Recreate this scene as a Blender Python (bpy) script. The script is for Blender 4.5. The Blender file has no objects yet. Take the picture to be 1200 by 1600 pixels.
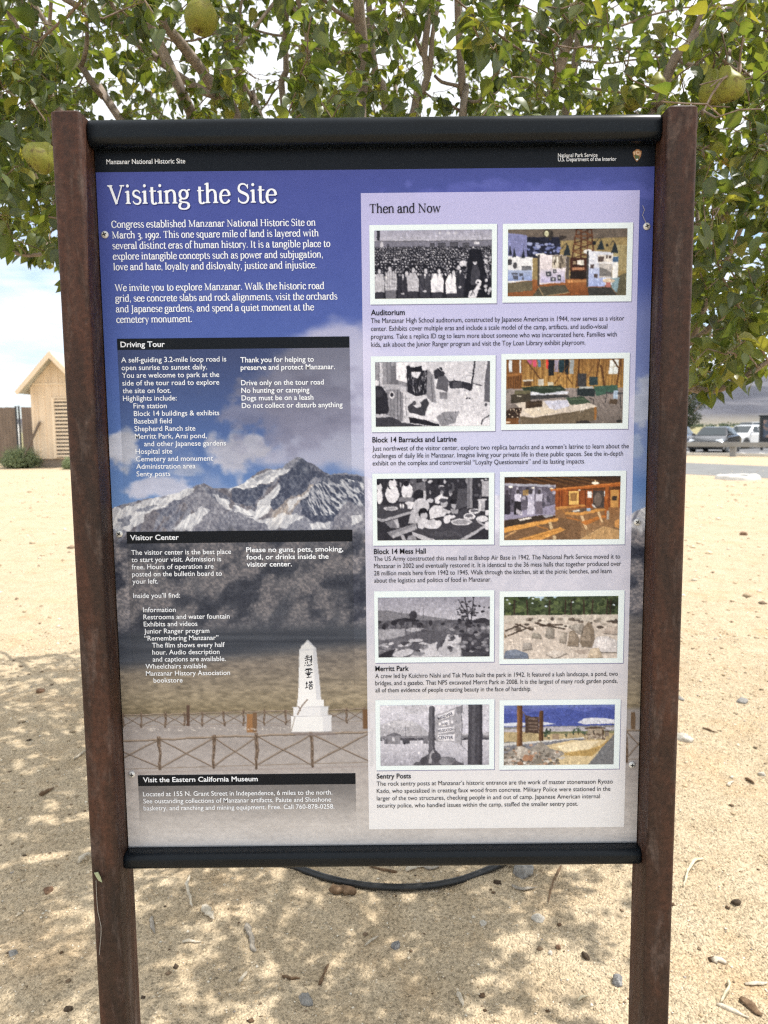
import bpy, math, random
import numpy as np
from mathutils import Vector, Matrix

# ------------------------------------------------------------------ camera, world, sun, exposure
scene = bpy.context.scene
COL = scene.collection
R = math.radians
rnd = random.Random(7)
EYE = np.array([0.01, -1.312, 1.5])
CR = np.array([0.999948509, -0.000248409, -0.0101447974])
CU = np.array([0.01011209, 0.10823359, 0.99407406])
CF = np.array([-0.000851071, 0.994125459, -0.108230529])
FPX = 1202.0

cam = bpy.data.cameras.new('camera')
cam.sensor_fit = 'VERTICAL'; cam.sensor_height = 24.0; cam.sensor_width = 18.0
cam.lens = FPX / 1600 * 24
cam.clip_start = 0.05; cam.clip_end = 30000
cam.dof.use_dof = True; cam.dof.focus_distance = 1.34; cam.dof.aperture_fstop = 5.0
cam_ob = bpy.data.objects.new('camera', cam); COL.objects.link(cam_ob)
cam_ob.matrix_world = Matrix(((CR[0], CU[0], -CF[0], EYE[0]), (CR[1], CU[1], -CF[1], EYE[1]),
                              (CR[2], CU[2], -CF[2], EYE[2]), (0, 0, 0, 1)))
scene.camera = cam_ob

SUN_EL, SUN_AZ = R(64), R(80)          # azimuth measured from +Y towards +X
world = bpy.data.worlds.new('World'); scene.world = world; world.use_nodes = True
nt = world.node_tree; nt.nodes.clear()
def wn(t, **k):
    n = nt.nodes.new(t)
    for a, b in k.items(): setattr(n, a, b)
    return n
wo = wn('ShaderNodeOutputWorld'); bg = wn('ShaderNodeBackground'); sky = wn('ShaderNodeTexSky')
sky.sky_type = 'NISHITA'; sky.sun_disc = False; sky.sun_elevation = SUN_EL; sky.sun_rotation = SUN_AZ
sky.altitude = 1200; sky.dust_density = 0.6; sky.air_density = 1.0
bg.inputs['Strength'].default_value = 0.13
tc = wn('ShaderNodeTexCoord'); sx = wn('ShaderNodeSeparateXYZ'); nt.links.new(tc.outputs['Generated'], sx.inputs[0])
def wm(op, a, b=None):
    n = wn('ShaderNodeMath', operation=op)
    for i, v in enumerate((a, b)):
        if v is None: continue
        if isinstance(v, (int, float)): n.inputs[i].default_value = v
        else: nt.links.new(v, n.inputs[i])
    return n.outputs[0]
zz = wm('ADD', wm('MAXIMUM', sx.outputs['Z'], 0.0), 0.10)
cx_ = wm('DIVIDE', sx.outputs['X'], zz); cy_ = wm('DIVIDE', sx.outputs['Y'], zz)
cv = wn('ShaderNodeCombineXYZ'); nt.links.new(cx_, cv.inputs[0]); nt.links.new(cy_, cv.inputs[1])
n1 = wn('ShaderNodeTexNoise'); n1.inputs['Scale'].default_value = 0.62; n1.inputs['Detail'].default_value = 9
n1.inputs['Roughness'].default_value = 0.6; n1.inputs['Distortion'].default_value = 0.4
nt.links.new(cv.outputs[0], n1.inputs['Vector'])
rmp = wn('ShaderNodeValToRGB'); rmp.color_ramp.elements[0].position = 0.42; rmp.color_ramp.elements[1].position = 0.60
hi_ = wm('MULTIPLY', wm('MINIMUM', wm('MAXIMUM', wm('SUBTRACT', sx.outputs['Z'], 0.15), -0.06), 0.22), 0.62)      # more cloud overhead than near the horizon
nt.links.new(wm('ADD', n1.outputs['Fac'], hi_), rmp.inputs[0])
n2 = wn('ShaderNodeTexNoise'); n2.inputs['Scale'].default_value = 2.2; n2.inputs['Detail'].default_value = 6
nt.links.new(cv.outputs[0], n2.inputs['Vector'])
cr = wn('ShaderNodeValToRGB')
cr.color_ramp.elements[0].position = 0.3; cr.color_ramp.elements[0].color = (4.8, 4.95, 5.2, 1)
cr.color_ramp.elements[1].position = 0.7; cr.color_ramp.elements[1].color = (7.9, 8.0, 8.2, 1)
nt.links.new(n2.outputs['Fac'], cr.inputs[0])
mix = wn('ShaderNodeMix', data_type='RGBA')
nt.links.new(rmp.outputs[0], mix.inputs['Factor']); nt.links.new(sky.outputs[0], mix.inputs['A']); nt.links.new(cr.outputs[0], mix.inputs['B'])
nt.links.new(mix.outputs['Result'], bg.inputs['Color']); nt.links.new(bg.outputs[0], wo.inputs[0])

sun = bpy.data.lights.new('sun', 'SUN'); sun.energy = 3.5; sun.angle = R(0.53); sun.color = (1.0, 0.96, 0.90)
sun_ob = bpy.data.objects.new('sun', sun); COL.objects.link(sun_ob)
SD = Vector((math.sin(SUN_AZ) * math.cos(SUN_EL), math.cos(SUN_AZ) * math.cos(SUN_EL), math.sin(SUN_EL)))
sun_ob.rotation_euler = SD.to_track_quat('Z', 'Y').to_euler(); sun_ob.location = (20, 20, 60)
scene.view_settings.view_transform = 'Standard'; scene.view_settings.look = 'None'
scene.view_settings.gamma = 1.0; scene.view_settings.use_curve_mapping = False
scene.view_settings.exposure = 0.75
scene.render.engine = 'CYCLES'
scene.cycles.use_denoising = False
scene.cycles.pixel_filter_type = 'BLACKMAN_HARRIS'; scene.cycles.filter_width = 1.3
scene.cycles.max_bounces = 8; scene.cycles.transmission_bounces = 6; scene.cycles.transparent_max_bounces = 8
scene.cycles.volume_bounces = 0

# ------------------------------------------------------------------ helpers
def ray(px, py):
    return CF + CR * (px - 600.0) / FPX - CU * (py - 800.0) / FPX
def at_y(px, py, Y):
    d = ray(px, py); return Vector(EYE + d * ((Y - EYE[1]) / d[1]))
def on_ground(px, py):
    d = ray(px, py); return Vector(EYE + d * (-EYE[2] / d[2]))
def to_px(P):
    d = np.asarray(P, float) - EYE
    w = d @ CF
    return 600 + FPX * (d @ CR) / w, 800 - FPX * (d @ CU) / w

def tag(o, label=None, cat=None, group=None, kind=None):
    if label: o['label'] = label
    if cat: o['category'] = cat
    if group: o['group'] = group
    if kind: o['kind'] = kind
    return o
def empty(name, loc=(0, 0, 0), rz=0.0, label=None, cat=None, group=None):
    o = bpy.data.objects.new(name, None); COL.objects.link(o)
    o.location = loc; o.rotation_euler = (0, 0, rz); o.empty_display_size = 0.1
    return tag(o, label, cat, group)

class MB:
    def __init__(s): s.v = []; s.f = []; s.c = []; s.m = []
    def add(s, vs, fs, mi=0):
        b = len(s.v); s.v += [tuple(p) for p in vs]
        s.f += [tuple(b + i for i in f) for f in fs]; s.m += [mi] * len(fs)
    def box(s, x0, x1, y0, y1, z0, z1, mi=0, M=None):
        vs = [Vector((x, y, z)) for z in (z0, z1) for y in (y0, y1) for x in (x0, x1)]
        if M is not None: vs = [M @ v for v in vs]
        s.add(vs, [(0, 2, 3, 1), (4, 5, 7, 6), (0, 1, 5, 4), (2, 6, 7, 3), (0, 4, 6, 2), (1, 3, 7, 5)], mi)
    def quad(s, a, b, c, d, mi=0): s.add([a, b, c, d], [(0, 1, 2, 3)], mi)
    def prism(s, outline, axis_from, axis_to, mi=0):
        n = len(outline)          # outline: list of points; extruded by vector axis_to - axis_from
        d = Vector(axis_to) - Vector(axis_from)
        a = [Vector(p) for p in outline]; b = [p + d for p in a]
        s.add(a + b, [tuple(range(n - 1, -1, -1)), tuple(range(n, 2 * n))] + [(i, (i + 1) % n, n + (i + 1) % n, n + i) for i in range(n)], mi)
    def tube(s, pts, rads, n=8, caps=True, mi=0, flat=1.0):
        pts = [Vector(p) for p in pts]
        if isinstance(rads, (int, float)): rads = [rads] * len(pts)
        rings = []; up = None
        for i, p in enumerate(pts):
            t = (pts[min(i + 1, len(pts) - 1)] - pts[max(i - 1, 0)])
            if t.length < 1e-9: t = Vector((0, 0, 1))
            t.normalize()
            if up is None: up = t.orthogonal().normalized()
            else:
                up = up - t * up.dot(t)
                up = up.normalized() if up.length > 1e-6 else t.orthogonal().normalized()
            w = t.cross(up)
            rings.append([p + (up * math.cos(6.28319 * k / n) * flat + w * math.sin(6.28319 * k / n)) * rads[i] for k in range(n)])
        vs = [q for r_ in rings for q in r_]
        fs = [(i * n + k, i * n + (k + 1) % n, (i + 1) * n + (k + 1) % n, (i + 1) * n + k) for i in range(len(pts) - 1) for k in range(n)]
        if caps: fs += [tuple(range(n - 1, -1, -1)), tuple((len(pts) - 1) * n + k for k in range(n))]
        s.add(vs, fs, mi)
    def lathe(s, prof, n=20, M=None, mi=0):
        vs = []; fs = []
        for r_, z in prof:
            for k in range(n):
                a = 6.28319 * k / n; v = Vector((r_ * math.cos(a), r_ * math.sin(a), z))
                vs.append(M @ v if M is not None else v)
        for i in range(len(prof) - 1):
            for k in range(n): fs.append((i * n + k, i * n + (k + 1) % n, (i + 1) * n + (k + 1) % n, (i + 1) * n + k))
        fs.append(tuple(range(n - 1, -1, -1))); fs.append(tuple((len(prof) - 1) * n + k for k in range(n)))
        s.add(vs, fs, mi)
    def build(s, name, mats, parent=None, smooth=False, loc=None, bevel=0.0, seg=2):
        me = bpy.data.meshes.new(name); me.from_pydata(s.v, [], s.f)
        if not isinstance(mats, (list, tuple)): mats = [mats]
        for m in mats: me.materials.append(m)
        if len(mats) > 1: me.polygons.foreach_set('material_index', s.m)
        if smooth: me.polygons.foreach_set('use_smooth', [True] * len(me.polygons))
        me.update()
        o = bpy.data.objects.new(name, me); COL.objects.link(o)
        if parent: o.parent = parent
        if loc is not None: o.location = loc
        if bevel:
            b = o.modifiers.new('bevel', 'BEVEL'); b.width = bevel; b.segments = seg; b.limit_method = 'ANGLE'; b.angle_limit = R(40)
            b.harden_normals = False
        return o

def lin(c):
    c = np.asarray(c, float) / 255.0
    return np.where(c <= 0.04045, c / 12.92, ((c + 0.055) / 1.055) ** 2.4)

class Mat:
    def __init__(s, name, color=(.5, .5, .5), rough=0.6, spec=0.4, metal=0.0, coat=0.0):
        s.m = bpy.data.materials.new(name); s.m.use_nodes = True; s.t = s.m.node_tree
        s.b = s.t.nodes['Principled BSDF']; s.o = s.t.nodes['Material Output']
        s.b.inputs['Base Color'].default_value = (*color, 1); s.b.inputs['Roughness'].default_value = rough
        s.b.inputs['Specular IOR Level'].default_value = spec; s.b.inputs['Metallic'].default_value = metal
        if coat: s.b.inputs['Coat Weight'].default_value = coat; s.b.inputs['Coat Roughness'].default_value = 0.08
        s.tc = None
    def n(s, t, **k):
        n = s.t.nodes.new(t)
        for a, b in k.items(): setattr(n, a, b)
        return n
    def l(s, a, b): s.t.links.new(a, b)
    def coord(s, kind='Object', scale=(1, 1, 1)):
        if s.tc is None: s.tc = s.n('ShaderNodeTexCoord')
        mp = s.n('ShaderNodeMapping'); mp.inputs['Scale'].default_value = scale
        s.l(s.tc.outputs[kind], mp.inputs[0]); return mp.outputs[0]
    def noise(s, scale, detail=4, rough=0.55, vec=None, dist=0.0):
        n = s.n('ShaderNodeTexNoise'); n.inputs['Scale'].default_value = scale; n.inputs['Detail'].default_value = detail
        n.inputs['Roughness'].default_value = rough; n.inputs['Distortion'].default_value = dist
        if vec is not None: s.l(vec, n.inputs['Vector'])
        return n.outputs['Fac']
    def voro(s, scale, vec=None, out='Color', feature='F1'):
        n = s.n('ShaderNodeTexVoronoi'); n.feature = feature; n.inputs['Scale'].default_value = scale
        if vec is not None: s.l(vec, n.inputs['Vector'])
        return n.outputs[out]
    def ramp(s, fac, stops):
        n = s.n('ShaderNodeValToRGB'); e = n.color_ramp.elements
        while len(e) < len(stops): e.new(0.5)
        for k, (p, c) in enumerate(stops):
            e[k].position = p; e[k].color = (*c, 1) if not isinstance(c, (int, float)) else (c, c, c, 1)
        s.l(fac, n.inputs[0]); return n.outputs[0]
    def mix(s, fac, a, b, mode='MIX'):
        n = s.n('ShaderNodeMix', data_type='RGBA', blend_type=mode)
        for k, v in (('Factor', fac), ('A', a), ('B', b)):
            if isinstance(v, (int, float)): n.inputs[k].default_value = v if k == 'Factor' else (v, v, v, 1)
            elif isinstance(v, tuple): n.inputs[k].default_value = (*v, 1)
            else: s.l(v, n.inputs[k])
        return n.outputs['Result']
    def math(s, op, a, b=0.0, c=None):
        n = s.n('ShaderNodeMath', operation=op)
        for i, v in enumerate((a, b, c)):
            if v is None: continue
            if isinstance(v, (int, float)): n.inputs[i].default_value = v
            else: s.l(v, n.inputs[i])
        return n.outputs[0]
    def color(s, x): s.l(x, s.b.inputs['Base Color']); return s
    def roughness(s, x): s.l(x, s.b.inputs['Roughness']); return s
    def bump(s, h, strength=0.5, dist=0.01):
        n = s.n('ShaderNodeBump'); n.inputs['Strength'].default_value = strength; n.inputs['Distance'].default_value = dist
        s.l(h, n.inputs['Height'])
        prev = s.b.inputs['Normal'].links
        if prev: s.l(prev[0].from_socket, n.inputs['Normal'])
        s.l(n.outputs[0], s.b.inputs['Normal']); return s
    def attr(s, name='Col'):
        n = s.n('ShaderNodeAttribute'); n.attribute_name = name; return n.outputs['Color']

# value noise in numpy, for relief and printed pictures
def vnoise(X, Y, seed=0):
    X = np.asarray(X, float); Y = np.asarray(Y, float)
    xi = np.floor(X).astype(np.int64); yi = np.floor(Y).astype(np.int64); fx = X - xi; fy = Y - yi
    fx = fx * fx * (3 - 2 * fx); fy = fy * fy * (3 - 2 * fy)
    def h(a, b):
        n = (a * 374761393 + b * 668265263 + seed * 974634777) & 0x7fffffff
        n = ((n ^ (n >> 13)) * 1274126177) & 0x7fffffff
        return ((n ^ (n >> 16)) & 0xffff) / 65535.0
    a = h(xi, yi); b = h(xi + 1, yi); c = h(xi, yi + 1); d = h(xi + 1, yi + 1)
    return (a * (1 - fx) + b * fx) * (1 - fy) + (c * (1 - fx) + d * fx) * fy
def fbm(X, Y, oct=5, seed=0, gain=0.5):
    s = 0; a = 1.0; t = 0
    for k in range(oct):
        s = s + a * vnoise(X * 2 ** k, Y * 2 ** k, seed + k); t += a; a *= gain
    return s / t

def grid_object(name, xs, ys, zfun, mat, parent=None, smooth=True):
    X, Y = np.meshgrid(xs, ys); Z = zfun(X, Y)
    nx, ny = len(xs), len(ys)
    co = np.stack([X, Y, Z], -1).reshape(-1, 3).astype(np.float32)
    i = np.arange(nx - 1)[None, :] + np.arange(ny - 1)[:, None] * nx
    fa = np.stack([i, i + 1, i + 1 + nx, i + nx], -1).reshape(-1, 4)
    return raw_mesh(name, co, fa, mat, parent, smooth)
def raw_mesh(name, co, fa, mat, parent=None, smooth=False, col=None, tri=False):
    k = 3 if tri else 4
    me = bpy.data.meshes.new(name); me.vertices.add(len(co)); me.vertices.foreach_set('co', np.asarray(co, np.float32).ravel())
    me.loops.add(len(fa) * k); me.loops.foreach_set('vertex_index', np.asarray(fa, np.int32).ravel())
    me.polygons.add(len(fa)); me.polygons.foreach_set('loop_start', np.arange(0, len(fa) * k, k, dtype=np.int32))
    me.polygons.foreach_set('loop_total', np.full(len(fa), k, dtype=np.int32))
    if smooth: me.polygons.foreach_set('use_smooth', np.ones(len(fa), dtype=bool))
    if col is not None:
        ca = me.color_attributes.new('Col', 'FLOAT_COLOR', 'POINT')
        c4 = np.ones((len(co), 4), np.float32); c4[:, :3] = col; ca.data.foreach_set('color', c4.ravel())
    me.materials.append(mat); me.update(calc_edges=True); me.validate()
    o = bpy.data.objects.new(name, me); COL.objects.link(o)
    if parent: o.parent = parent
    return o
# ------------------------------------------------------------------ setting: ground, road, parking lot, mountains
def sand_mat():
    m = Mat('sandy_ground', rough=0.95, spec=0.1)
    g = m.n('ShaderNodeNewGeometry'); P = g.outputs['Position']
    big = m.noise(0.55, 5, 0.6, P); mid = m.noise(6, 5, 0.62, P); fine = m.noise(70, 4, 0.65, P)
    base = m.ramp(big, [(0.3, (0.51, 0.405, 0.27)), (0.7, (0.57, 0.465, 0.32))])
    base = m.mix(0.4, base, m.ramp(mid, [(0.3, (0.40, 0.295, 0.175)), (0.52, (0.56, 0.45, 0.305)), (0.75, (0.64, 0.54, 0.39))]))
    gv = m.voro(150, P); gb = m.n('ShaderNodeRGBToBW'); m.l(gv, gb.inputs[0])
    grain = m.ramp(gb.outputs[0], [(0.0, 0.36), (0.25, 0.72), (0.5, 1.02), (1.0, 1.26)])
    # individual grains only read close by; beyond a few metres they merge into the mean tone
    base = m.mix(0.75, base, m.mix(1.0, base, grain, 'MULTIPLY'))
    fl = m.ramp(fine, [(0.32, 0.62), (0.5, 1.0), (0.7, 1.12)])
    base = m.mix(0.75, base, m.mix(1.0, base, fl, 'MULTIPLY'))
    rust = m.ramp(m.noise(2.3, 6, 0.6, P), [(0.52, 0.0), (0.72, 0.45)])
    base = m.mix(rust, base, m.mix(1.0, base, (1.0, 0.80, 0.60), 'MULTIPLY'))
    # scrub field beyond the parking lot
    sp = m.n('ShaderNodeSeparateXYZ'); m.l(P, sp.inputs[0])
    far = m.n('ShaderNodeMapRange'); far.inputs['From Min'].default_value = 62; far.inputs['From Max'].default_value = 75
    m.l(sp.outputs['Y'], far.inputs['Value'])
    fld = m.ramp(m.noise(0.05, 5, 0.6, P), [(0.35, (0.20, 0.19, 0.085)), (0.65, (0.36, 0.31, 0.17))])
    base = m.mix(far.outputs[0], base, fld)
    m.color(base)
    gd = m.voro(150, P, 'Distance'); 
    m.bump(m.math('MULTIPLY', gd, -1.0), 0.8, 0.008)
    m.bump(fine, 0.5, 0.012); m.bump(mid, 0.35, 0.05)
    return m.m
SAND = sand_mat()
def span(a, b, step, far, growth=1.22):
    c = list(np.arange(a, b + 1e-6, step)); lo = []; s = step; x = a
    while x > -far: s *= growth; x -= s; lo.append(x)
    hi = []; s = step; x = b
    while x < far: s *= growth; x += s; hi.append(x)
    return np.array(lo[::-1] + c + hi)
def relief(X, Y):
    r_ = np.maximum(0, np.hypot(X, Y - 1.8)); fade = np.clip((9 - r_) / 5.5, 0, 1); fade = fade * fade * (3 - 2 * fade)
    h = (fbm(X * 1.6 + 3, Y * 1.6, 3, 5) - 0.5) * 0.05 + (fbm(X * 7, Y * 7, 4, 11) - 0.5) * 0.030 + (fbm(X * 30, Y * 30, 2, 31) - 0.5) * 0.010
    return h * fade
gx = span(-3.4, 3.0, 0.017, 7000); gy = span(-0.9, 5.6, 0.017, 7000)
ground = tag(grid_object('ground', gx, gy, relief, SAND), kind='structure')
def gz(x, y): return float(relief(np.array(x), np.array(y)))

def asphalt_mat(name, c):
    m = Mat(name, rough=0.9, spec=0.2); P = m.n('ShaderNodeNewGeometry').outputs['Position']
    n = m.noise(1.2, 6, 0.65, P); m.color(m.ramp(n, [(0.3, tuple(x * 0.82 for x in c)), (0.7, tuple(x * 1.15 for x in c))]))
    m.bump(m.noise(60, 3, 0.6, P), 0.3, 0.01); return m.m
ROAD = asphalt_mat('weathered_asphalt', (0.19, 0.19, 0.185)); LOT = asphalt_mat('parking_asphalt', (0.17, 0.17, 0.175))
CONC = Mat('pale_concrete', (0.62, 0.60, 0.55), 0.85, 0.2)
CONC.color(CONC.ramp(CONC.noise(5, 5, 0.6, CONC.coord()), [(0.3, (0.50, 0.48, 0.44)), (0.7, (0.68, 0.66, 0.61))])); CONC = CONC.m
def strip(name, mat, a0, a1, b0, b1, z, n=24):
    mb = MB()
    for k in range(n):
        t0, t1 = k / n, (k + 1) / n; P = []
        for (s, t) in ((0, t0), (0, t1), (1, t1), (1, t0)):
            p = Vector(a0).lerp(Vector(a1), t) if s == 0 else Vector(b0).lerp(Vector(b1), t)
            P.append((p.x, p.y, z))
        mb.quad(P[0], P[3], P[2], P[1])
    return tag(mb.build(name, mat), kind='structure')
def gline(px0, py0, px1, py1, ext0=0.0, ext1=0.0):
    a, b = on_ground(px0, py0), on_ground(px1, py1); d = b - a
    return a - d * ext0, b + d * ext1
e = (2.5, 4.0)
near0, near1 = gline(1070, 741, 1200, 747.5, *e); far0, far1 = gline(1070, 723, 1200, 728.5, *e)
strip('road', ROAD, near0, near1, far0, far1, 0.004)
k0, k1 = gline(1070, 711.5, 1200, 713.5, *e)
m0, m1 = k0 + Vector((0, 26, 0)), k1 + Vector((0, 26, 0))
strip('parking_lot', LOT, k0 + Vector((0, .4, 0)), k1 + Vector((0, .4, 0)), m0, m1, 0.005)
kb = MB(); dirk = (k1 - k0).normalized(); nrm = Vector((-dirk.y, dirk.x, 0))
kb.prism([k0, k0 + nrm * 0.3, k0 + nrm * 0.3 + Vector((0, 0, .13)), k0 + Vector((0, 0, .15))], k0, k1)
tag(kb.build('kerb', CONC, bevel=0.02), kind='structure')
# painted stall lines in the lot
PAINT = Mat('road_paint', (0.75, 0.74, 0.70), 0.7); PAINT = PAINT.m
sl = MB()
for k in range(-2, 12):
    p = k0.lerp(k1, 0.36 + k * 0.033) + nrm * 0.45; d = (nrm + dirk * -0.55).normalized(); w = dirk * 0.06
    a, b = p, p + d * 5.2
    sl.quad((a.x - w.x, a.y - w.y, .010), (a.x + w.x, a.y + w.y, .010), (b.x + w.x, b.y + w.y, .010), (b.x - w.x, b.y - w.y, .010))
tag(sl.build('parking_stripes', PAINT), kind='structure')

# mountains: a ridge sheet with ravines, kilometres away
def mtn_mat():
    m = Mat('bare_mountain', rough=1.0, spec=0.0); P = m.n('ShaderNodeNewGeometry').outputs['Position']
    n = m.noise(0.004, 7, 0.62, P); c = m.ramp(n, [(0.3, (0.038, 0.037, 0.046)), (0.5, (0.075, 0.072, 0.084)), (0.7, (0.15, 0.142, 0.150))])  # tone contrast also carries cloud shadows and ridge shading in the colour
    sp = m.n('ShaderNodeSeparateXYZ'); m.l(P, sp.inputs[0])
    f = m.n('ShaderNodeMapRange'); f.inputs['From Min'].default_value = 6; f.inputs['From Max'].default_value = 40; m.l(sp.outputs['Z'], f.inputs['Value'])
    m.color(m.mix(f.outputs[0], (0.22, 0.195, 0.15), c)); return m.m
MTN = mtn_mat()
def mz(X, Y):
    t = np.clip((Y - 2300) / 2600, 0, 1)
    base = 20 * np.clip((Y - 1900) / 900, 0, 1) ** 1.5
    ridge = 330 + 150 * (fbm(X / 900 + 4, Y * 0 + 2, 4, 3) - 0.5) + 70 * np.clip((X - 1500) / 1800, -1.6, 1.0)
    spur = 1 - np.abs(2 * fbm(X / 420 + 9, Y / 1500, 5, 17) - 1)
    up = np.where(t < 0.8, t / 0.8, 1 - (t - 0.8) / 0.2 * 0.5)
    left = np.clip((X + 2600) / 2300, 0.3, 1)
    return base + up * ridge * (0.45 + 0.55 * spur) * left - 1
tag(grid_object('mountains', np.linspace(-5200, 6000, 280), np.linspace(1900, 5000, 90), mz, MTN), kind='structure')

# scrub line far out in the field, one soft mass
def leafy(name, dark, light, trans=0.3, nscale=3.0):
    m = Mat(name, rough=0.55, spec=0.3)
    n = m.noise(nscale, 3, 0.6, m.coord()); c = m.ramp(n, [(0.3, dark), (0.7, light)]); m.color(c)
    tr = m.n('ShaderNodeBsdfTranslucent'); m.l(c, tr.inputs[0]); mx = m.n('ShaderNodeMixShader'); mx.inputs[0].default_value = trans
    m.l(m.b.outputs[0], mx.inputs[1]); m.l(tr.outputs[0], mx.inputs[2]); m.l(mx.outputs[0], m.o.inputs[0]); return m.m
SCRUB = leafy('scrub_leaves', (0.045, 0.07, 0.03), (0.10, 0.13, 0.05), 0.2, 0.4)
def leaf_cloud(mb, centre, rad, n, size, rng, up=0.3):
    c = Vector(centre)
    for _ in range(n):
        d = Vector((rng.gauss(0, 1), rng.gauss(0, 1), rng.gauss(0, 1))).normalized() * (rng.random() ** 0.4)
        p = c + Vector((d.x * rad[0], d.y * rad[1], d.z * rad[2]))
        a = Vector((rng.gauss(0, 1), rng.gauss(0, 1), rng.gauss(0, 1) + up)).normalized()
        b = a.orthogonal().normalized(); b = (b + a.cross(b) * rng.uniform(-1, 1)).normalized(); s = size * rng.uniform(.6, 1.3)
        mb.add([p - b * s * .35, p + a * s - b * .01, p + b * s * .35, p - a * s * .6], [(0, 1, 2, 3)])
mb = MB()
for k in range(330):
    x = rnd.uniform(60, 620); y = rnd.uniform(470, 640); h = rnd.uniform(1.0, 2.6) * (1 if y > 500 else .8)
    leaf_cloud(mb, (x, y, h * .6), (h * 1.5, h * 1.3, h * .75), 26, 1.2, rnd)
tag(mb.build('far_scrub', SCRUB), kind='stuff')
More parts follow.
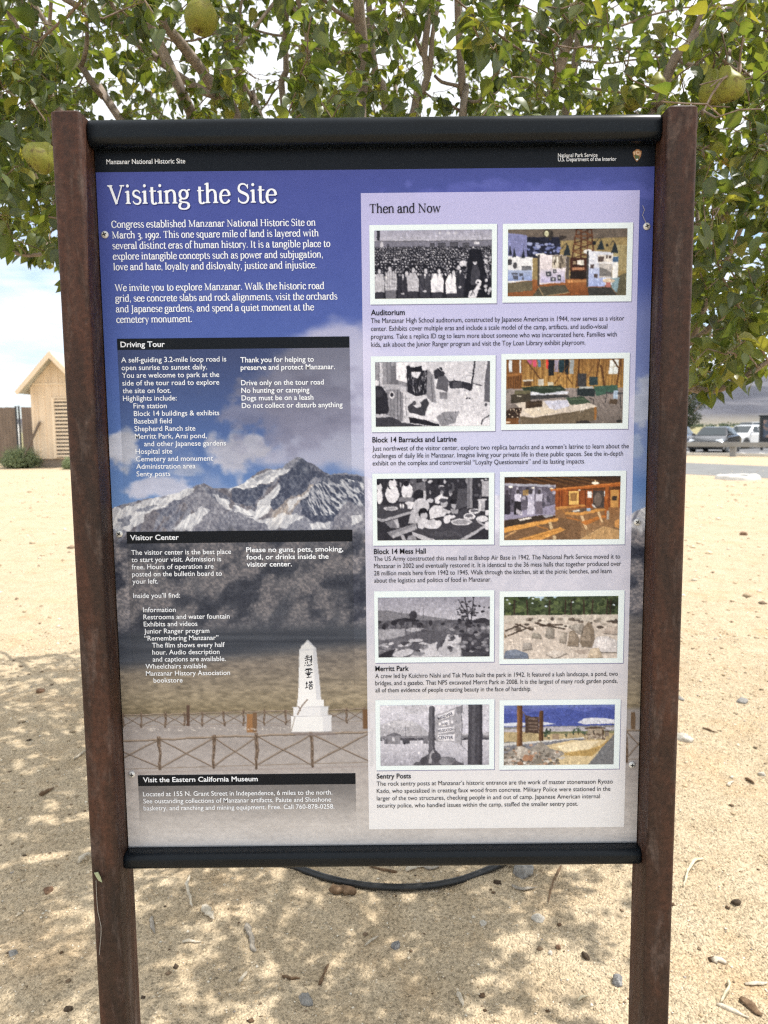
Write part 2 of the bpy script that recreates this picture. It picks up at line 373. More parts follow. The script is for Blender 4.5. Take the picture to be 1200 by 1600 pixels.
# ------------------------------------------------------------------ printed pictures: a small painter working in sRGB
class Paint:
    """w x h cells (sampled 2x2), drawn in source coordinates mapped by fn(x, y) -> 0..1, 0..1 (y down)."""
    def __init__(s, w, h, fn, bgc=(128, 128, 128), ss=2):
        s.ss = ss; s.w, s.h = w * ss, h * ss; s.fn = fn
        s.a = np.zeros((s.h, s.w, 3)); s.a[:] = bgc
        s.J, s.I = np.meshgrid((np.arange(s.w) + .5) / s.w, (np.arange(s.h) + .5) / s.h)
    def px(s, pts):
        pts = np.asarray(pts, float); u, v = s.fn(pts[:, 0], pts[:, 1])
        return np.stack([u * s.w, v * s.h], -1)
    def _blend(s, mask, y0, y1, x0, x1, col, al):
        k = (mask * al)[..., None] if np.isscalar(al) else (mask * al[y0:y1, x0:x1])[..., None]
        c = col[y0:y1, x0:x1] if isinstance(col, np.ndarray) and col.ndim == 3 else np.asarray(col, float)
        s.a[y0:y1, x0:x1] = s.a[y0:y1, x0:x1] * (1 - k) + c * k
    def poly(s, pts, col, al=1.0):
        p = s.px(pts); s._poly(p, col, al); return s
    def _poly(s, p, col, al=1.0):
        x0, x1 = int(max(0, np.floor(p[:, 0].min()))), int(min(s.w, np.ceil(p[:, 0].max()) + 1))
        y0, y1 = int(max(0, np.floor(p[:, 1].min()))), int(min(s.h, np.ceil(p[:, 1].max()) + 1))
        if x1 <= x0 or y1 <= y0: return
        X, Y = np.meshgrid(np.arange(x0, x1) + .5, np.arange(y0, y1) + .5); ins = np.zeros(X.shape, bool)
        n = len(p)
        for i in range(n):
            xa, ya = p[i]; xb, yb = p[(i + 1) % n]
            if ya == yb: continue
            c = ((ya > Y) != (yb > Y)) & (X < (xb - xa) * (Y - ya) / (yb - ya) + xa); ins ^= c
        s._blend(ins.astype(float), y0, y1, x0, x1, col, al)
    def rect(s, x0, y0, x1, y1, col, al=1.0): return s.poly([(x0, y0), (x1, y0), (x1, y1), (x0, y1)], col, al)
    def line(s, pts, wd, col, al=1.0):
        p = s.px(pts); sc = s.px([(pts[0][0], pts[0][1]), (pts[0][0] + 1, pts[0][1])]); sc = abs(sc[1, 0] - sc[0, 0])
        h = max(wd * sc / 2, 0.6)
        for i in range(len(p) - 1):
            d = p[i + 1] - p[i]; L = np.hypot(*d)
            if L < 1e-6: continue
            d = d / L; nn = np.array([-d[1], d[0]]) * h; e_ = d * h * .5
            s._poly(np.array([p[i] - e_ + nn, p[i + 1] + e_ + nn, p[i + 1] + e_ - nn, p[i] - e_ - nn]), col, al)
        return s
    def ell(s, cx, cy, rx, ry, col, al=1.0, rot=0.0):
        t = np.linspace(0, 6.28319, 22, endpoint=False); c, q = math.cos(rot), math.sin(rot)
        return s.poly([(cx + rx * math.cos(a) * c - ry * math.sin(a) * q, cy + rx * math.cos(a) * q + ry * math.sin(a) * c) for a in t], col, al)
    def noise(s, amp, scale, seed, oct=4, mask=None, aspect=1.0):
        n = (fbm(s.J * scale * aspect, s.I * scale * s.h / s.w, oct, seed) - 0.5) * 2 * amp
        s.a += n[..., None] * (1 if mask is None else mask[..., None]); return s
    def grad(s, x0, y0, x1, y1, c0, c1):
        (u0, v0), (u1, v1) = s.px([(x0, y0), (x1, y1)])
        xa, xb = int(max(0, min(u0, u1))), int(min(s.w, max(u0, u1))); ya, yb = int(max(0, v0)), int(min(s.h, v1))
        if xb <= xa or yb <= ya: return s
        t = ((np.arange(ya, yb) - ya) / max(1, yb - ya))[:, None, None]
        s.a[ya:yb, xa:xb] = np.asarray(c0, float) * (1 - t) + np.asarray(c1, float) * t; return s
    def photo(s, seed, warp=1.0, tone=1.0):
        """make flat shapes read as a photographed surface: wandering edges, uneven tone, soft focus, grain"""
        k = s.w / 312.0
        dx = ((fbm(s.J * 26, s.I * 15, 3, seed) - .5) * 9 + (fbm(s.J * 90, s.I * 50, 2, seed + 5) - .5) * 6) * warp * k
        dy = ((fbm(s.J * 26, s.I * 15, 3, seed + 11) - .5) * 9 + (fbm(s.J * 90, s.I * 50, 2, seed + 17) - .5) * 6) * warp * k
        yy, xx = np.mgrid[0:s.h, 0:s.w]
        s.a = s.a[np.clip(yy + dy, 0, s.h - 1).astype(int), np.clip(xx + dx, 0, s.w - 1).astype(int)]
        lum = s.a.mean(-1, keepdims=True); m = ((fbm(s.J * 14, s.I * 9, 4, seed + 23) - .5) * .35 + (fbm(s.J * 48, s.I * 28, 3, seed + 29) - .5) * .75 + (fbm(s.J * 120, s.I * 68, 2, seed + 31) - .5) * .55)[..., None]
        s.a = s.a * (1 + m * tone) + m * tone * 26 * np.clip(1 - lum / 120, 0, 1)
        q = random.Random(seed)
        for _ in range(3000):                          # small bits of light and dark: the clutter of a real scene
            x, y = q.randrange(s.w), q.randrange(s.h); a, b = (q.randint(1, 3), q.randint(2, 9)) if q.random() < .6 else (q.randint(2, 8), q.randint(1, 3))
            s.a[y:y + b, x:x + a] = s.a[y:y + b, x:x + a] * math.exp(q.gauss(0, .11 * tone / .34)) + q.gauss(0, 3)
        p = np.pad(s.a, ((1, 1), (1, 1), (0, 0)), 'edge'); b = (p[:-2, 1:-1] + p[2:, 1:-1] + p[1:-1, :-2] + p[1:-1, 2:]) / 4
        s.a = s.a * .6 + b * .4; return s
    def out(s):
        k = s.ss; a = np.clip(s.a, 0, 255).reshape(s.h // k, k, s.w // k, k, 3).mean((1, 3)); return lin(a)

PRINT = Mat('printed_panel', rough=0.38, spec=0.14); PRINT.color(PRINT.attr()); PRINT = PRINT.m
PZ = 0.757                       # height of the panel's lower edge above the ground
def pan(px, py):                 # a point of the photograph on the face of the panel -> (x, z above the panel's lower edge)
    p = at_y(px, py, 0.0); return p.x, p.z - PZ
def pan_arr(X, Y):
    X = np.asarray(X, float); Y = np.asarray(Y, float)
    D = CF[None] + np.outer(X - 600, CR) / FPX - np.outer(Y - 800, CU) / FPX
    t = -EYE[1] / D[:, 1]; P = EYE[None] + D * t[:, None]; return P[:, 0], P[:, 2] - PZ
def sheet(name, x0, x1, z0, z1, lift, img, parent):
    """a printed image (h, w, 3) as a fine sheet in the plane of the panel, `lift` metres in front of it"""
    h, w = img.shape[:2]
    X, Z = np.meshgrid(np.linspace(x0, x1, w), np.linspace(z1, z0, h))
    co = np.stack([X, np.full_like(X, -lift), Z + PZ], -1).reshape(-1, 3)
    i = np.arange(w - 1)[None, :] + np.arange(h - 1)[:, None] * w
    fa = np.stack([i, i + w, i + w + 1, i + 1], -1).reshape(-1, 4)
    return raw_mesh(name, co, fa, PRINT, parent, False, img.reshape(-1, 3))
def flat(name, x0, x1, z0, z1, lift, mat, parent):
    mb = MB(); mb.quad((x0, -lift, PZ + z0), (x1, -lift, PZ + z0), (x1, -lift, PZ + z1), (x0, -lift, PZ + z1))
    return mb.build(name, mat, parent)
def ink(name, rgb): return Mat(name, tuple(lin(rgb)), 0.38, 0.14).m
INK_WHITE = ink('white_ink', (240, 246, 255)); INK_BLACK = ink('black_ink', (30, 32, 40)); INK_BAR = ink('dark_band_ink', (18, 23, 31))
PAPER = ink('white_border_ink', (228, 241, 246)); INK_SHADOW = ink('deep_blue_ink', (44, 52, 128)); INK_GREY = ink('drop_shadow_ink', (138, 138, 172))

# --- sans lettering, from the built-in font
def text_mesh(body, name, mat, parent, x, z, lift, width=None, size=None, bold=0.0, sx=None, rot=0.0, shear=0.0):
    cu = bpy.data.curves.new(name, 'FONT'); cu.body = body; cu.size = 1.0; cu.offset = bold; cu.resolution_u = 3; cu.shear = shear
    t = bpy.data.objects.new(name, cu); COL.objects.link(t); bpy.context.view_layer.update()
    me = bpy.data.meshes.new_from_object(t.evaluated_get(bpy.context.evaluated_depsgraph_get()))
    bpy.data.objects.remove(t); bpy.data.curves.remove(cu)
    n = len(me.vertices); co = np.zeros(n * 3, np.float32); me.vertices.foreach_get('co', co); co = co.reshape(-1, 3)
    w0 = co[:, 0].max() - co[:, 0].min(); s = size
    kx = sx if sx is not None else width / w0 / s
    X = (co[:, 0] - co[:, 0].min()) * s * kx; Z = co[:, 1] * s
    c, q = math.cos(rot), math.sin(rot)
    out = np.stack([x + X * c - Z * q, np.full(n, -lift), PZ + z + X * q + Z * c], -1)
    me.vertices.foreach_set('co', out.astype(np.float32).ravel()); me.materials.clear(); me.materials.append(mat); me.update()
    o = bpy.data.objects.new(name, me); COL.objects.link(o)
    if parent: o.parent = parent
    return o, kx
def join_lines(objs, name, parent):
    vs, fs = [], []
    mat = objs[0].data.materials[0]
    for o in objs:
        b = len(vs); vs += [tuple(v.co) for v in o.data.vertices]; fs += [tuple(b + i for i in p.vertices) for p in o.data.polygons]
        me = o.data; bpy.data.objects.remove(o); bpy.data.meshes.remove(me)
    me = bpy.data.meshes.new(name); me.from_pydata(vs, [], fs); me.materials.append(mat); me.update()
    o = bpy.data.objects.new(name, me); COL.objects.link(o); o.parent = parent; return o
SANS_CAP = 0.727
def block(name, parent, mat, lines, p0, pr, iw, plast, cap, bold=0.012, lift=0.0016):
    """lines: strings or (indent_px, string); p0: pixel of the first line's left baseline; pr: right end px of line iw; plast: y of the last baseline"""
    x, z = pan(*p0); n = len(lines)
    zl = pan(p0[0], plast)[1] if n > 1 else z
    step = (zl - z) / max(1, n - 1)
    L = [(0, l) if isinstance(l, str) else l for l in lines]
    yw = p0[1] + (plast - p0[1]) * iw / max(1, n - 1)
    indw = L[iw][0] / 930.0
    wid = pan(pr, yw)[0] - x - indw
    size = cap / SANS_CAP
    obs = []; o, kx = text_mesh(L[iw][1], name, mat, parent, x + indw, z + step * iw, lift, wid, size, bold); obs.append(o)
    for k, (ind, s) in enumerate(L):
        if k == iw or not s: continue
        o, _ = text_mesh(s, name, mat, parent, x + ind / 930.0, z + step * k, lift, None, size, bold, kx); obs.append(o)
    return join_lines(obs, name, parent)

# --- serif lettering: broad-nib strokes with slab serifs
def bz(p0, p1, p2, p3, n=9):
    t = np.linspace(0, 1, n)[:, None]; p0, p1, p2, p3 = map(np.array, (p0, p1, p2, p3))
    return (1 - t) ** 3 * p0 + 3 * (1 - t) ** 2 * t * p1 + 3 * (1 - t) * t * t * p2 + t ** 3 * p3
TH, TN = 10.6, 5.4
class Pen:
    def __init__(s): s.p = []
    def path(s, pts, w=None):
        pts = np.array(pts, float)
        t = np.gradient(pts, axis=0); t /= np.maximum(np.hypot(t[:, 0], t[:, 1]), 1e-9)[:, None]
        if w is None: w = np.sqrt((TH * np.abs(t[:, 1])) ** 2 + (TN * np.abs(t[:, 0])) ** 2)
        else: w = np.full(len(pts), w) if np.isscalar(w) else np.interp(np.linspace(0, 1, len(pts)), np.linspace(0, 1, len(w)), w)
        nn = np.stack([-t[:, 1], t[:, 0]], -1) * (w / 2)[:, None]
        s.p.append((pts + nn, pts - nn)); return s
    def b(s, *segs, w=None):
        return s.path(np.concatenate([bz(*q)[(0 if i == 0 else 1):] for i, q in enumerate(segs)]), w)
    def ln(s, x0, y0, x1, y1, w): return s.path([(x0, y0), (x1, y1)], w)
    def st(s, x, y0, y1, w=TH): return s.ln(x, y0, x, y1, w)
    def sf(s, x, y, h=10, th=3.6):                     # slab serif; y = 0 sits on the line, other heights hang below
        yy = y + th / 2 if y <= 0 else y - th / 2
        s.ln(x - h, yy, x + h, yy, th)
        k = 1 if y <= 0 else -1
        for d in (-1, 1): s.p.append((np.array([(x + d * 4.0, y + k * th), (x + d * 4.0, y + k * 7.5)]), np.array([(x + d * h * .85, y + k * th * .9), (x + d * 4.0, y + k * 7.4)])))
        return s
    def fl(s, x, y):                                   # flag serif at the top of a stem
        s.p.append((np.array([(x - 11, y - 4.5), (x + 2, y)]), np.array([(x - 11, y - 7.5), (x + 2, y - 9)]))); return s
    def dot(s, x, y, r):
        a = np.linspace(0, math.pi, 9); s.p.append((np.stack([x + r * np.cos(a), y + r * np.sin(a)], -1), np.stack([x + r * np.cos(a), y - r * np.sin(a)], -1))); return s
def glyphs():
    G = {}
    def g(ch, adv, pen): G[ch] = (adv, pen.p)
    P = Pen
    bowlR = [((11, 36), (17, 50), (45, 52), (45, 23)), ((45, 23), (45, -7), (18, -4), (11, 6))]
    bowlL = [((40, 39), (30, 52), (6.5, 50), (6.5, 22)), ((6.5, 22), (6.5, -7), (32, -5), (40, 9))]
    g('a', 47, P().b(((9, 36), (10, 47), (34, 52), (34, 31))).b(((34, 28), (20, 27), (6.5, 25), (6.5, 12)), ((6.5, 12), (6.5, -4), (25, -4), (34, 9))).b(((34, 32), (34, 10), (34, -4), (46, 3))).dot(10, 35, 4.6))
    g('b', 51, P().st(11, 3, 71).fl(11, 72).b(*bowlR))
    g('c', 43, P().b(((38, 37), (31, 51), (6.5, 51), (6.5, 23)), ((6.5, 23), (6.5, -6), (32, -5), (40, 10))).dot(36, 37, 4.8))
    g('d', 53, P().st(40, 0, 71).fl(40, 72).b(*bowlL).ln(40, 1.8, 51, 1.8, 3.6))
    g('e', 46, P().ln(8, 26, 41, 26, 4).b(((41, 26), (41, 54), (6.5, 53), (6.5, 22)), ((6.5, 22), (6.5, -7), (32, -5), (41, 11))))
    g('f', 30, P().st(14, 0, 56).b(((14, 55), (14, 74), (26, 75), (33, 68))).ln(3, 44, 29, 44, 4).sf(14, 0, 11).dot(32, 66, 4.8))
    g('g', 47, P().b(((22, 47), (2, 47), (2, 16), (22, 16)), ((22, 16), (42, 16), (42, 47), (22, 47))).b(((36, 42), (40, 48), (44, 49), (47, 46)), w=5).b(((14, 18), (3, 11), (6, 4), (25, 4)), ((25, 4), (47, 4), (46, -20), (22, -20)), ((22, -20), (0, -20), (1, -5), (13, 3))))
    g('h', 55, P().st(11, 0, 71).fl(11, 72).sf(11, 0).b(((11, 35), (20, 50), (42, 53), (42, 28))).st(42, 0, 29).sf(42, 0))
    g('i', 27, P().st(13, 0, 46).fl(13, 47).sf(13, 0).dot(12.5, 63, 5.6))
    g('j', 26, P().st(13, -8, 46).fl(13, 47).dot(12.5, 63, 5.6).b(((13, -7), (13, -20), (4, -23), (-3, -18))))
    g('k', 51, P().st(11, 0, 71).fl(11, 72).sf(11, 0).ln(13, 20, 38, 45, 4.5).ln(21, 28, 44, 1, 9).sf(37, 46, 9).sf(43, 0, 9))
    g('l', 27, P().st(13, 0, 71).fl(13, 72).sf(13, 0))
    g('m', 83, P().st(11, 0, 46).fl(11, 47).sf(11, 0).b(((11, 35), (19, 50), (41, 53), (41, 28))).st(41, 0, 29).sf(41, 0).b(((41, 35), (49, 50), (71, 53), (71, 28))).st(71, 0, 29).sf(71, 0))
    g('n', 55, P().st(11, 0, 46).fl(11, 47).sf(11, 0).b(((11, 35), (20, 50), (42, 53), (42, 28))).st(42, 0, 29).sf(42, 0))
    g('o', 50, P().b(((25, 46), (0.5, 46), (0.5, 0), (25, 0)), ((25, 0), (49.5, 0), (49.5, 46), (25, 46))))
    g('p', 52, P().st(11, -22, 46).fl(11, 47).sf(11, -22).b(*bowlR))
    g('q', 52, P().st(40, -22, 45).b(*bowlL).sf(40, -22))
    g('r', 38, P().st(11, 0, 46).fl(11, 47).sf(11, 0).b(((11, 32), (16, 46), (25, 49), (33, 44))).dot(32, 42, 4.8))
    g('s', 39, P().b(((33, 37), (28, 51), (6, 50), (7, 35)), ((7, 35), (8, 22), (34, 26), (34, 11)), ((34, 11), (33, -5), (9, -4), (5, 10)), w=[4, 6, 9, 9, 6, 4]))
    g('t', 33, P().b(((14, 58), (14, 30), (14, 14), (14, 10)), ((14, 10), (14, -4), (26, -3), (31, 4))).ln(4, 44, 30, 44, 4))
    g('u', 54, P().st(11, 14, 46).fl(11, 47).b(((11, 16), (11, -6), (32, -5), (41, 10))).st(41, 0, 46).fl(41, 47).ln(41, 1.8, 51, 1.8, 3.6))
    g('v', 48, P().ln(8, 46, 25, 0, 9.4).ln(24, 0, 41, 46, 4.5).sf(8, 46, 9).sf(41, 46, 8))
    g('w', 71, P().ln(8, 46, 22, 0, 9).ln(21, 0, 36, 46, 4.5).ln(36, 46, 50, 0, 9).ln(49, 0, 64, 46, 4.5).sf(8, 46, 9).sf(64, 46, 8))
    g('x', 48, P().ln(8, 46, 40, 0, 9.4).ln(9, 0, 39, 46, 4.5).sf(9, 46, 8).sf(39, 46, 8).sf(9, 0, 8).sf(40, 0, 8))
    g('y', 47, P().ln(8, 46, 25, 0, 9.4).ln(41, 46, 20, -14, 4.5).dot(15, -17, 4.8).sf(8, 46, 9).sf(41, 46, 8))
    g('z', 43, P().ln(6, 44, 38, 44, 4).ln(37, 44, 7, 2, 8.5).ln(5, 2, 39, 2, 4))
    g('C', 66, P().b(((58, 48), (52, 72), (7, 76), (7, 33)), ((7, 33), (7, -10), (50, -5), (60, 17))).ln(58.5, 44, 58.5, 64, 3.6))
    g('H', 76, P().st(14, 0, 66).st(61, 0, 66).ln(14, 34, 61, 34, 4.2).sf(14, 0).sf(61, 0).sf(14, 66).sf(61, 66))
    g('I', 33, P().st(16, 0, 66).sf(16, 0).sf(16, 66))
    g('J', 33, P().st(17, -4, 66).sf(17, 66).b(((17, -3), (17, -16), (8, -18), (0, -15))))
    g('M', 89, P().ln(15, 0, 15, 66, 4.6).ln(15, 64, 43, 3, 9.4).ln(43, 3, 72, 64, 4.6).st(72, 0, 66).sf(15, 0, 10).sf(72, 0).sf(11, 66, 8).sf(76, 66, 8))
    g('N', 76, P().ln(14, 0, 14, 66, 4.6).ln(13, 64, 60, 2, 9.4).ln(61, 0, 61, 66, 4.6).sf(14, 0, 10).sf(10, 66, 8).sf(61, 66, 10))
    g('S', 51, P().b(((43, 52), (37, 72), (7, 71), (8, 49)), ((8, 49), (9, 32), (44, 37), (44, 17)), ((44, 17), (43, -7), (9, -5), (6, 14)), w=[4, 6.5, 10, 10, 6.5, 4]).ln(43, 49, 43, 65, 3.4).ln(6.5, 2, 6.5, 18, 3.4))
    g('T', 62, P().st(31, 0, 66).sf(31, 0, 11).ln(5, 64, 57, 64, 4.2).ln(5.5, 51, 5.5, 65, 3.8).ln(56.5, 51, 56.5, 65, 3.8))
    g('V', 66, P().ln(10, 66, 34, 0, 9.8).ln(33, 0, 57, 66, 4.6).sf(10, 66, 10).sf(57, 66, 9))
    g('W', 95, P().ln(10, 66, 30, 0, 9.4).ln(29, 0, 49, 66, 4.6).ln(49, 66, 68, 0, 9.4).ln(67, 0, 86, 66, 4.6).sf(10, 66, 10).sf(86, 66, 9))
    g('1', 32, P().st(16, 0, 46).sf(16, 0, 10).fl(16, 46))
    g('2', 43, P().b(((8, 34), (10, 51), (38, 51), (35, 30)), ((35, 30), (32, 20), (14, 10), (7, 2))).ln(6, 2, 39, 2, 5))
    g('3', 41, P().b(((8, 38), (13, 50), (35, 50), (34, 30)), ((34, 30), (33, 20), (22, 16), (14, 16))).b(((14, 16), (28, 17), (37, 10), (36, -3)), ((36, -3), (34, -20), (12, -22), (5, -16))))
    g('9', 46, P().b(((23, 46), (1, 46), (1, 6), (23, 6)), ((23, 6), (45, 6), (45, 46), (23, 46))).b(((40, 28), (41, 2), (28, -16), (10, -21))))
    g(',', 22, P().dot(11, 4, 5).b(((14, 4), (15, -5), (11, -10), (7, -13)), w=3.5))
    g('.', 22, P().dot(11, 4.5, 5.4))
    g(' ', 24, P())
    return G
GLYPH = glyphs()
def serif_width(s): return sum(GLYPH[c][0] for c in s)
def serif_block(name, parent, mat, lines, p0, pr, iw, plast, cap, lift=0.0016, dx=0.0, dz=0.0):
    x, z = pan(*p0); n = len(lines); zl = pan(p0[0], plast)[1] if n > 1 else z; step = (zl - z) / max(1, n - 1)
    yw = p0[1] + (plast - p0[1]) * iw / max(1, n - 1)
    ks = cap / 66.0; kx = (pan(pr, yw)[0] - x) / serif_width(lines[iw])
    co, fa = [], []; q = 0
    for k, line in enumerate(lines):
        cx = x + dx; bz_ = z + step * k + dz
        for ch in line:
            adv, strokes = GLYPH[ch]
            for A, B in strokes:
                b = len(co); m = len(A); q += 1; y = -lift - (q % 7) * 0.00003     # strokes of one letter overlap: keep them off one plane
                co += [(cx + p[0] * kx, y, PZ + bz_ + p[1] * ks) for p in A] + [(cx + p[0] * kx, y, PZ + bz_ + p[1] * ks) for p in B]
                fa += [(b + i, b + m + i, b + m + i + 1, b + i + 1) for i in range(m - 1)]
            cx += adv * kx
    me = bpy.data.meshes.new(name); me.from_pydata(co, [], fa); me.materials.append(mat); me.update()
    o = bpy.data.objects.new(name, me); COL.objects.link(o); o.parent = parent; return o
# ------------------------------------------------------------------ the wayside sign
sign = empty('wayside_sign', (0, 0, 0), 0, 'large upright information sign panel between two rusted steel posts', 'sign')
def rust_mat():
    m = Mat('rusted_steel', rough=0.62, spec=0.35); v = m.coord('Object'); vs = m.coord('Object', (1, 1, 0.22))
    n = m.noise(9, 8, 0.66, vs, 0.6); f = m.noise(120, 5, 0.7, v); s = m.noise(38, 6, 0.7, vs, 0.4)
    c = m.ramp(n, [(0.30, (0.013, 0.0078, 0.0062)), (0.48, (0.036, 0.0170, 0.0112)), (0.60, (0.060, 0.0235, 0.0135)), (0.75, (0.078, 0.046, 0.034))])
    c = m.mix(m.ramp(s, [(0.52, 0.0), (0.70, 0.6)]), c, (0.125, 0.095, 0.082))
    c = m.mix(0.75, c, m.mix(1.0, c, m.ramp(f, [(0.3, 0.45), (0.5, 1.0), (0.70, 1.75)]), 'MULTIPLY'))
    m.color(c); m.bump(f, 0.30, 0.003); m.bump(s, 0.3, 0.003); m.roughness(m.ramp(s, [(0.3, 0.5), (0.7, 0.75)])); return m.m
RUST = rust_mat()
def rounded(x0, x1, y0, y1, r, n=5):
    P = []
    for cx2, cy2, a0 in ((x1 - r, y1 - r, 0), (x0 + r, y1 - r, 90), (x0 + r, y0 + r, 180), (x1 - r, y0 + r, 270)):
        for k in range(n + 1):
            a = R(a0 + 90 * k / n); P.append((cx2 + r * math.cos(a), cy2 + r * math.sin(a)))
    return P
for sgn in (-1, 1):
    xa, xb = (0.459, 0.506) if sgn > 0 else (-0.506, -0.459)
    mb = MB(); prof = rounded(xa, xb, -0.053, 0.030, 0.007)
    levels = [(-0.35, 0), (0.4, 0), (1.2, 0), (PZ + 1.2365 + 0.001 * (sgn < 0) * 2, 0), (PZ + 1.2390 + 0.001 * (sgn < 0) * 2, 0.0025)]
    n = len(prof); mx, my = (xa + xb) / 2, -0.0115; vs = []
    for z, ins in levels:
        for x, y in prof:
            vs.append((x - math.copysign(min(ins, abs(x - mx)), x - mx), y - math.copysign(min(ins, abs(y - my)), y - my), z))
    fs = [(i * n + k, i * n + (k + 1) % n, (i + 1) * n + (k + 1) % n, (i + 1) * n + k) for i in range(len(levels) - 1) for k in range(n)]
    fs.append(tuple((len(levels) - 1) * n + k for k in range(n))); mb.add(vs, fs)
    mb.build('post', RUST, sign, smooth=False)
def rail_mat():
    m = Mat('black_painted_rail', rough=0.34, spec=0.22); v = m.coord('Object', (0.35, 1, 1))
    n = m.noise(14, 7, 0.6, v, 0.3); c = m.ramp(n, [(0.3, (0.0030, 0.0048, 0.0068)), (0.65, (0.0052, 0.0085, 0.0125)), (0.8, (0.016, 0.022, 0.029))])
    w = m.noise(34, 8, 0.75, m.coord('Object', (0.16, 1, 2.6)), 1.6)
    c = m.mix(m.ramp(w, [(0.70, 0.0), (0.78, 0.5)]), c, (0.16, 0.17, 0.165)); m.color(c)
    m.roughness(m.ramp(n, [(0.35, 0.24), (0.7, 0.48)])); return m.m
RAIL = rail_mat()
def rail(name, z0, z1, y0, y1, r):
    mb = MB(); prof = rounded(y0, y1, z0, z1, r, 7); n = len(prof)
    xs_ = [(-0.4588, .003), (-0.4568, .0006), (-0.454, 0)] + [(-0.454 + 0.908 * k / 12, 0) for k in range(1, 12)] + [(0.454, 0), (0.4568, .0006), (0.4588, .003)]
    cy2, cz2 = (y0 + y1) / 2, (z0 + z1) / 2; vs = []
    for x, ins in xs_:
        for y, z in prof:
            d = math.hypot(y - cy2, z - cz2); k = (d - ins) / d; vs.append((x, cy2 + (y - cy2) * k, PZ + cz2 + (z - cz2) * k))
    fs = [(i * n + k, (i + 1) * n + k, (i + 1) * n + (k + 1) % n, i * n + (k + 1) % n) for i in range(len(xs_) - 1) for k in range(n)]
    fs += [tuple(range(n)), tuple((len(xs_) - 1) * n + k for k in range(n - 1, -1, -1))]
    mb.add(vs, fs); return mb.build(name, RAIL, sign, smooth=True)
rail('top_rail', 1.1965, 1.2385, -0.030, 0.026, 0.014)
rail('bottom_rail', -0.0320, -0.0025, -0.028, 0.022, 0.012)
EDGE = Mat('panel_edge', (0.35, 0.35, 0.36), 0.5).m
mb = MB(); mb.box(-0.4570, 0.4570, 0.0, 0.012, PZ - 0.010, PZ + 1.2046); panel = mb.build('panel', EDGE, sign)

# printed landscape behind everything
ZH = 1.1639
NW, NH = 610, 776
cv_ = Paint(NW, NH, lambda X, Y: (lambda q: ((q[0] + .457) / .914, (ZH - q[1]) / ZH))(pan_arr(X, Y)))
gxp = (cv_.J - .5) * .914; gzp = (1 - cv_.I) * ZH
dx_, dy_, dz_ = gxp - EYE[0], -EYE[1], gzp + PZ - EYE[2]
wv = dx_ * CF[0] + dy_ * CF[1] + dz_ * CF[2]
PX = 600 + FPX * (dx_ * CR[0] + dy_ * CR[1] + dz_ * CR[2]) / wv
PY = 800 - FPX * (dx_ * CU[0] + dy_ * CU[1] + dz_ * CU[2]) / wv
def ky(stops):
    s = np.array([a for a, _ in stops], float); c = np.array([b for _, b in stops], float)
    return np.stack([np.interp(PY, s, c[:, k]) for k in range(3)], -1)
def lay(mask, col):
    m3 = mask[..., None]; cv_.a[:] = cv_.a * (1 - m3) + np.asarray(col, float) * m3
def ss_(a, b, x): t = np.clip((x - a) / (b - a), 0, 1); return t * t * (3 - 2 * t)
cv_.a[:] = ky([(265, (72, 82, 154)), (400, (74, 88, 160)), (560, (80, 102, 172)), (700, (90, 122, 186)), (800, (110, 146, 200))])
cn = fbm(PX / 130, PY / 90, 6, 3); cw = fbm(PX / 300 + 5, PY / 160, 5, 8)
cl = ss_(.52, .80, cn + 0.46 * ss_(330, 520, PX) * ss_(455, 545, PY + (PX - 560) * .22) * (1 - ss_(690, 760, PY))) * (1 - ss_(590, 700, PX) * .6)
lay(cl * .8 * ss_(430, 500, PY), np.stack([158 + 60 * cw, 160 + 56 * cw, 196 + 34 * cw], -1))
def puff(x, y, rx, ry, seed, col=(205, 208, 222), al=.9):
    d = np.hypot((PX - x) / rx, (PY - y) / ry) + (fbm(PX / 22, PY / 18, 5, seed) - .5) * 1.3
    lay((1 - ss_(.55, 1.05, d)) * al, np.asarray(col, float) + (fbm(PX / 30, PY / 16, 4, seed + 1)[..., None] - .5) * 50)
puff(192, 706, 34, 34, 21); puff(252, 764, 62, 20, 22, (196, 200, 222)); puff(368, 712, 64, 38, 23, (200, 202, 220)); puff(300, 735, 30, 12, 24, (190, 196, 216), .6)
puff(470, 640, 150, 70, 25, (150, 152, 182), .75); puff(1003, 632, 24, 46, 26, (190, 198, 216), .8); puff(992, 700, 14, 24, 27, (170, 186, 214), .6)
puff(880, 300, 260, 20, 28, (96, 104, 186), .5)
# snowy range
RG = np.array([(120, 792), (176, 794), (192, 788), (208, 785), (232, 779), (256, 775), (281, 768.5), (300, 762), (318, 754), (328, 760), (340, 763), (358, 763), (370, 758), (384, 752), (400, 740), (417, 732), (430, 734), (442, 730), (455, 719), (468, 712.4),
               (478, 719), (490, 726), (500, 733), (508, 737), (517, 741), (530, 738), (549, 741), (569, 744), (600, 752), (640, 770), (700, 778), (760, 770), (840, 785), (900, 792), (960, 800), (982, 806), (996, 796), (1008, 793), (1030, 800)])
ridge = np.interp(PX, RG[:, 0], RG[:, 1]) + (fbm(PX / 9, PY * 0, 3, 40) - .5) * 4
d = PY - ridge; mt = (d > 0).astype(float)
def rdg(x, y, o, sd): return 1 - np.abs(2 * fbm(x, y, o, sd) - 1)
fine = fbm(PX / 2.4, PY / 3.0, 4, 42); bigs = fbm(PX / 46, PY / 40, 4, 43); wx = PX + (fbm(PX / 16, PY / 16, 4, 81) - .5) * 20; wy = PY + (fbm(PX / 16 + 7, PY / 16, 4, 83) - .5) * 16
def Z7(q): return np.array([(160 + x * .36667, 510 + y * .36667) for x, y in q])
